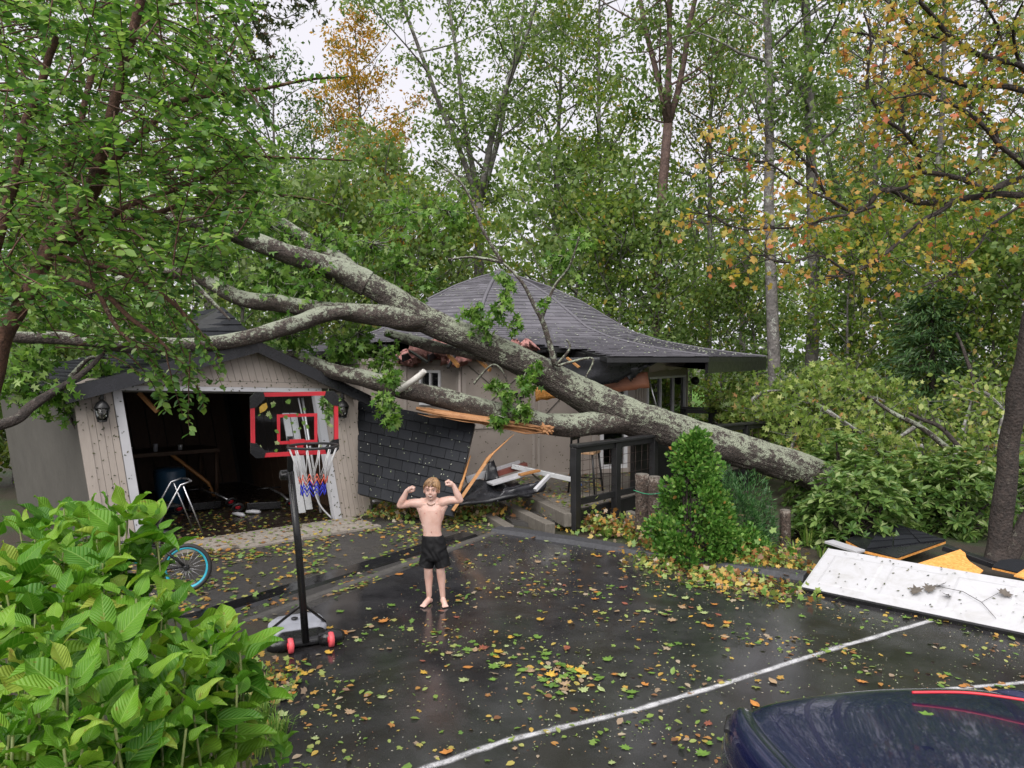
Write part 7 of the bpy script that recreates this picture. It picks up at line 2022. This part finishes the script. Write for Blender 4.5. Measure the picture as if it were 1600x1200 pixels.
# small bits: litter nobody could count
M_LIT = leafmat('litter_leaf', [(0, (.08, .17, .03)), (.25, (.17, .26, .05)), (.48, (.3, .33, .1)), (.62, (.46, .3, .06)), (.76, (.36, .17, .05)), (.88, (.17, .08, .04)), (1, (.42, .36, .26))], .15, .4)
M_BIT = leafmat('leaf_bit', [(0, (.1, .19, .04)), (.3, (.3, .35, .14)), (.6, (.5, .5, .42)), (.85, (.4, .27, .12)), (1, (.3, .12, .05))], .1, .4)
def litter(name, label, pts, size, seed, mat=M_LIT, tm=T_MAPLE, up=4.0, parent=None):
    rng = np.random.default_rng(seed); d = rng.normal(size=(len(pts), 3)); d[:, 2] *= .12
    o = leaf_obj(name, tm, pts, size, seed, mat, parent, kind='stuff', dirs=d / (np.linalg.norm(d, axis=1)[:, None]), dir_jit=.18, normals_up=up, size_jit=.5)
    if parent is None: tag(o, label, 'leaves')
    return o
def region(poly, n, rng, z=.012, zj=.012, dens=None):
    poly = [(p[0], p[1]) for p in poly]; xs = [p[0] for p in poly]; ys = [p[1] for p in poly]; out = []
    while len(out) < n:
        x, y = rng.uniform(min(xs), max(xs)), rng.uniform(min(ys), max(ys)); c = False; j = len(poly) - 1
        for i in range(len(poly)):
            if (poly[i][1] > y) != (poly[j][1] > y) and x < (poly[j][0] - poly[i][0]) * (y - poly[i][1]) / (poly[j][1] - poly[i][1]) + poly[i][0]: c = not c
            j = i
        if c and (dens is None or rng.random() < dens(x, y)): out.append((x, y, z + rng.random() * zj))
    return np.array(out)
rng = np.random.default_rng(501)
patchy = lambda x, y: sstep(.5 + 1.3 * mnoise.noise(Vector((x * 1.3, y * 1.3, 3))))
litter('leaf_litter', 'small leaf bits flecking the whole wet driveway', region([(-2.6, 3.5), (-.2, 11), (3.4, 8.4), (6, 6.5), (5, 3), (-1.2, 3)], 5200, rng, .006, .003, lambda x, y: on_drive(x, y) * (.3 + .7 * patchy(x, y))), .016, 502, M_BIT, T_SIMPLE)
litter('leaf_litter', 'wet leaves matted in loose patches on the driveway', region([(-2.6, 3.5), (-.2, 11), (3.4, 8.4), (5, 6.8), (4, 4), (-1.2, 4)], 900, rng, .006, .006, lambda x, y: on_drive(x, y) * patchy(x, y) ** 3), .05, 521, M_LIT, T_OVAL)
litter('leaf_litter', 'torn lobed leaves plastered in patches on the driveway', region([(-2.6, 3.5), (-.2, 11), (3.4, 8.4), (5, 6.8), (4, 4), (-1.2, 4)], 420, rng, .006, .006, lambda x, y: on_drive(x, y) * patchy(x + 3, y) ** 2), .055, 522)
litter('leaf_litter', 'wet leaves strewn over the gravel before the garage', region(gravel_pts, 2600, rng, -.004, .012, patchy), .06, 503)
litter('leaf_litter', 'wet leaves scattered across the deck boards', region([D0.xy, (D0 + E1 * 4.5).xy, (D0 + E1 * 4 + E2 * 2.6).xy, (D0 + E2 * 2.6 + E1 * 1.6).xy], 900, rng, .295, .01, patchy), .06, 504)
litter('leaf_litter', 'leaves blown onto the pale boards before the garage', np.array([tuple(GA + GU * rng.uniform(.9, 3.5) + GN * rng.uniform(.06, .9) + Vector((0, 0, .035))) for _ in range(220)]), .055, 505)
litter('leaf_litter', 'leaves and bits on the dark garage floor', np.array([tuple(gp(rng.uniform(.6, 3.6), rng.uniform(.1, 2.2), .006)) for _ in range(700)]), .05, 506)
def heap(label, px0, py0, px1, py1, w, n, seed, h=.16, size=.068, mat=M_LIT):
    a, b = G(px0, py0), G(px1, py1); r = np.random.default_rng(seed); t = r.random(n); off = r.normal(size=(n, 2)) * w
    zz = np.abs(r.normal(size=n)) * h * np.exp(-(off ** 2).sum(1) / (w * w * 2))
    p = np.stack([a.x + (b.x - a.x) * t + off[:, 0], a.y + (b.y - a.y) * t + off[:, 1], .02 + zz], 1)
    o = leaf_obj('leaf_drift', T_MAPLE, p, size, seed, mat, kind='stuff', normals_up=1.2, size_jit=.5); tag(o, label, 'leaves')
heap('drift of yellow and green leaves along the far driveway kerb', 860, 815, 1000, 838, .16, 1500, 511); heap('leaf drift at the foot of the conical shrub', 1000, 858, 1250, 890, .16, 1700, 512)
heap('green leaf drift at the foot of the leaning slab', 590, 805, 770, 806, .2, 1300, 513, .14, .07, M_LIT); heap('leaf strip on the driveway along the far kerb', 1010, 880, 1240, 930, .2, 700, 514, .02, .07)
heap('leaf drift on the timber steps', 770, 798, 880, 808, .2, 380, 515, .22, .06); heap('leaves gathered at the hydrangea foot on the driveway edge', 380, 1040, 440, 1090, .13, 240, 516, .03, .05)
# bits of leaf pasted on walls, roofs and wreckage by the storm
M_DBIT = leafmat('dark_leaf_bit', [(0, (.015, .02, .01)), (.7, (.05, .06, .02)), (1, (.12, .11, .04))], .05, .5)
M_PBIT = leafmat('pale_leaf_bit', [(0, (.16, .2, .1)), (.6, (.3, .33, .24)), (1, (.5, .5, .45))], .05, .5)
def wallbits(parent, pts, nrm, size, seed, mat):
    r = np.random.default_rng(seed); d = r.normal(size=(len(pts), 3)); nn = np.array(nrm); d -= (d @ nn)[:, None] * nn
    d /= np.linalg.norm(d, axis=1)[:, None]
    x = np.cross(d, nn); s = size * r.uniform(.5, 1.5, len(pts)); tv, tf = T_SIMPLE
    v = (tv[None, :, 0:1] * x[:, None] + tv[None, :, 1:2] * d[:, None] + .02 * tv[None, :, 2:3] * nn) * s[:, None, None] + np.array(pts)[:, None]
    f = tf[None] + (np.arange(len(pts)) * 4)[:, None, None]; off = np.zeros(3); p = parent
    while p is not None: off += np.array(p.location); p = p.parent
    o = bpy.data.objects.new('stuck_leaf_bits', np_mesh('stuck_leaf_bits', v.reshape(-1, 3) - off, f.reshape(-1, 3), mat)); link(o, parent); o['kind'] = 'stuff'
for k, nb in ((0, 330), (7, 200), (1, 40)):
    wallbits(house, [hf(k, rng.uniform(.02, .98), WR, rng.uniform(.25, 2.4)) + FN[k] * .029 for _ in range(nb)], FN[k], .03, 600 + k, M_DBIT)
wallbits(garage, [gp(rng.choice([rng.uniform(0, .53), rng.uniform(3.23, 3.83)]), -.045, rng.uniform(.05, 2.1)) for _ in range(190)], GN, .03, 610, M_DBIT)
wallbits(garage, [gp(rng.uniform(.2, 3.7), -.05, rng.uniform(2.11, 2.3)) for _ in range(120)], GN, .03, 611, M_DBIT)
q0, q1, q2, q3 = P(560, 772, 11.35), P(708, 808, 10.85), P(742, 662, 11.75), P(560, 626, 12.2); sn_ = (q1 - q0).cross(q3 - q0).normalized(); sn_ = -sn_ if sn_.y > 0 else sn_
wallbits(slab, [lerp(lerp(q0, q1, a), lerp(q3, q2, a), b) + sn_ * .04 for a, b in rng.random((110, 2))], sn_, .022, 612, M_PBIT)
dr_ = [c for c in bpy.data.objects if c.name == 'garage_door_section'][0]
wallbits(dr_, [DQ(rng.uniform(.05, 2.4), rng.uniform(.03, DH - .03), .016) for _ in range(90)], DN, .026, 613, M_DBIT)
roofpts = []
while len(roofpts) < 700:
    k = rng.choice([0, 7, 1]); f, r_ = rng.random(), rng.uniform(1.5, 6.1)
    if not damaged(k, f, r_): roofpts.append(hf(k, f, r_, prof(r_) + .032))
wallbits(house, roofpts, (0, -.3, .954), .045, 614, M_PBIT)
# one brown twig with dry maple leaves across the door section
tw = thing('maple_twig', 'dry brown maple twig lying across the white door section', 'twig', DQ(1.35, .3, .02)); m = MB()
m.tube([DQ(1.75, .1, .02), DQ(1.6, .3, .03), DQ(1.42, .42, .03), DQ(1.2, .4, .05)], [.002, .003, .003, .002], 6); m.tube([DQ(1.6, .3, .03), DQ(1.7, .5, .03)], .002, 5); m.build('stem', M_DARKBARK, tw)
for a, b, s in ((1.15, .36, .13), (1.05, .28, .14), (1.22, .45, .12), (1.3, .3, .1), (1.75, .52, .13)):
    l = bpy.data.objects.new('leaf', flm) if False else bpy.data.objects.new('leaf', LMESH['b'][0].copy()); l.data.materials[0] = plain('dry_brown_leaf', (.1, .085, .07), .6, .3, 20); link(l, tw); l.location = DQ(a, b, .03) - Vector(tw.location); l.scale = (s, s, s); l.rotation_euler = (.4, .3, U(0, 6))
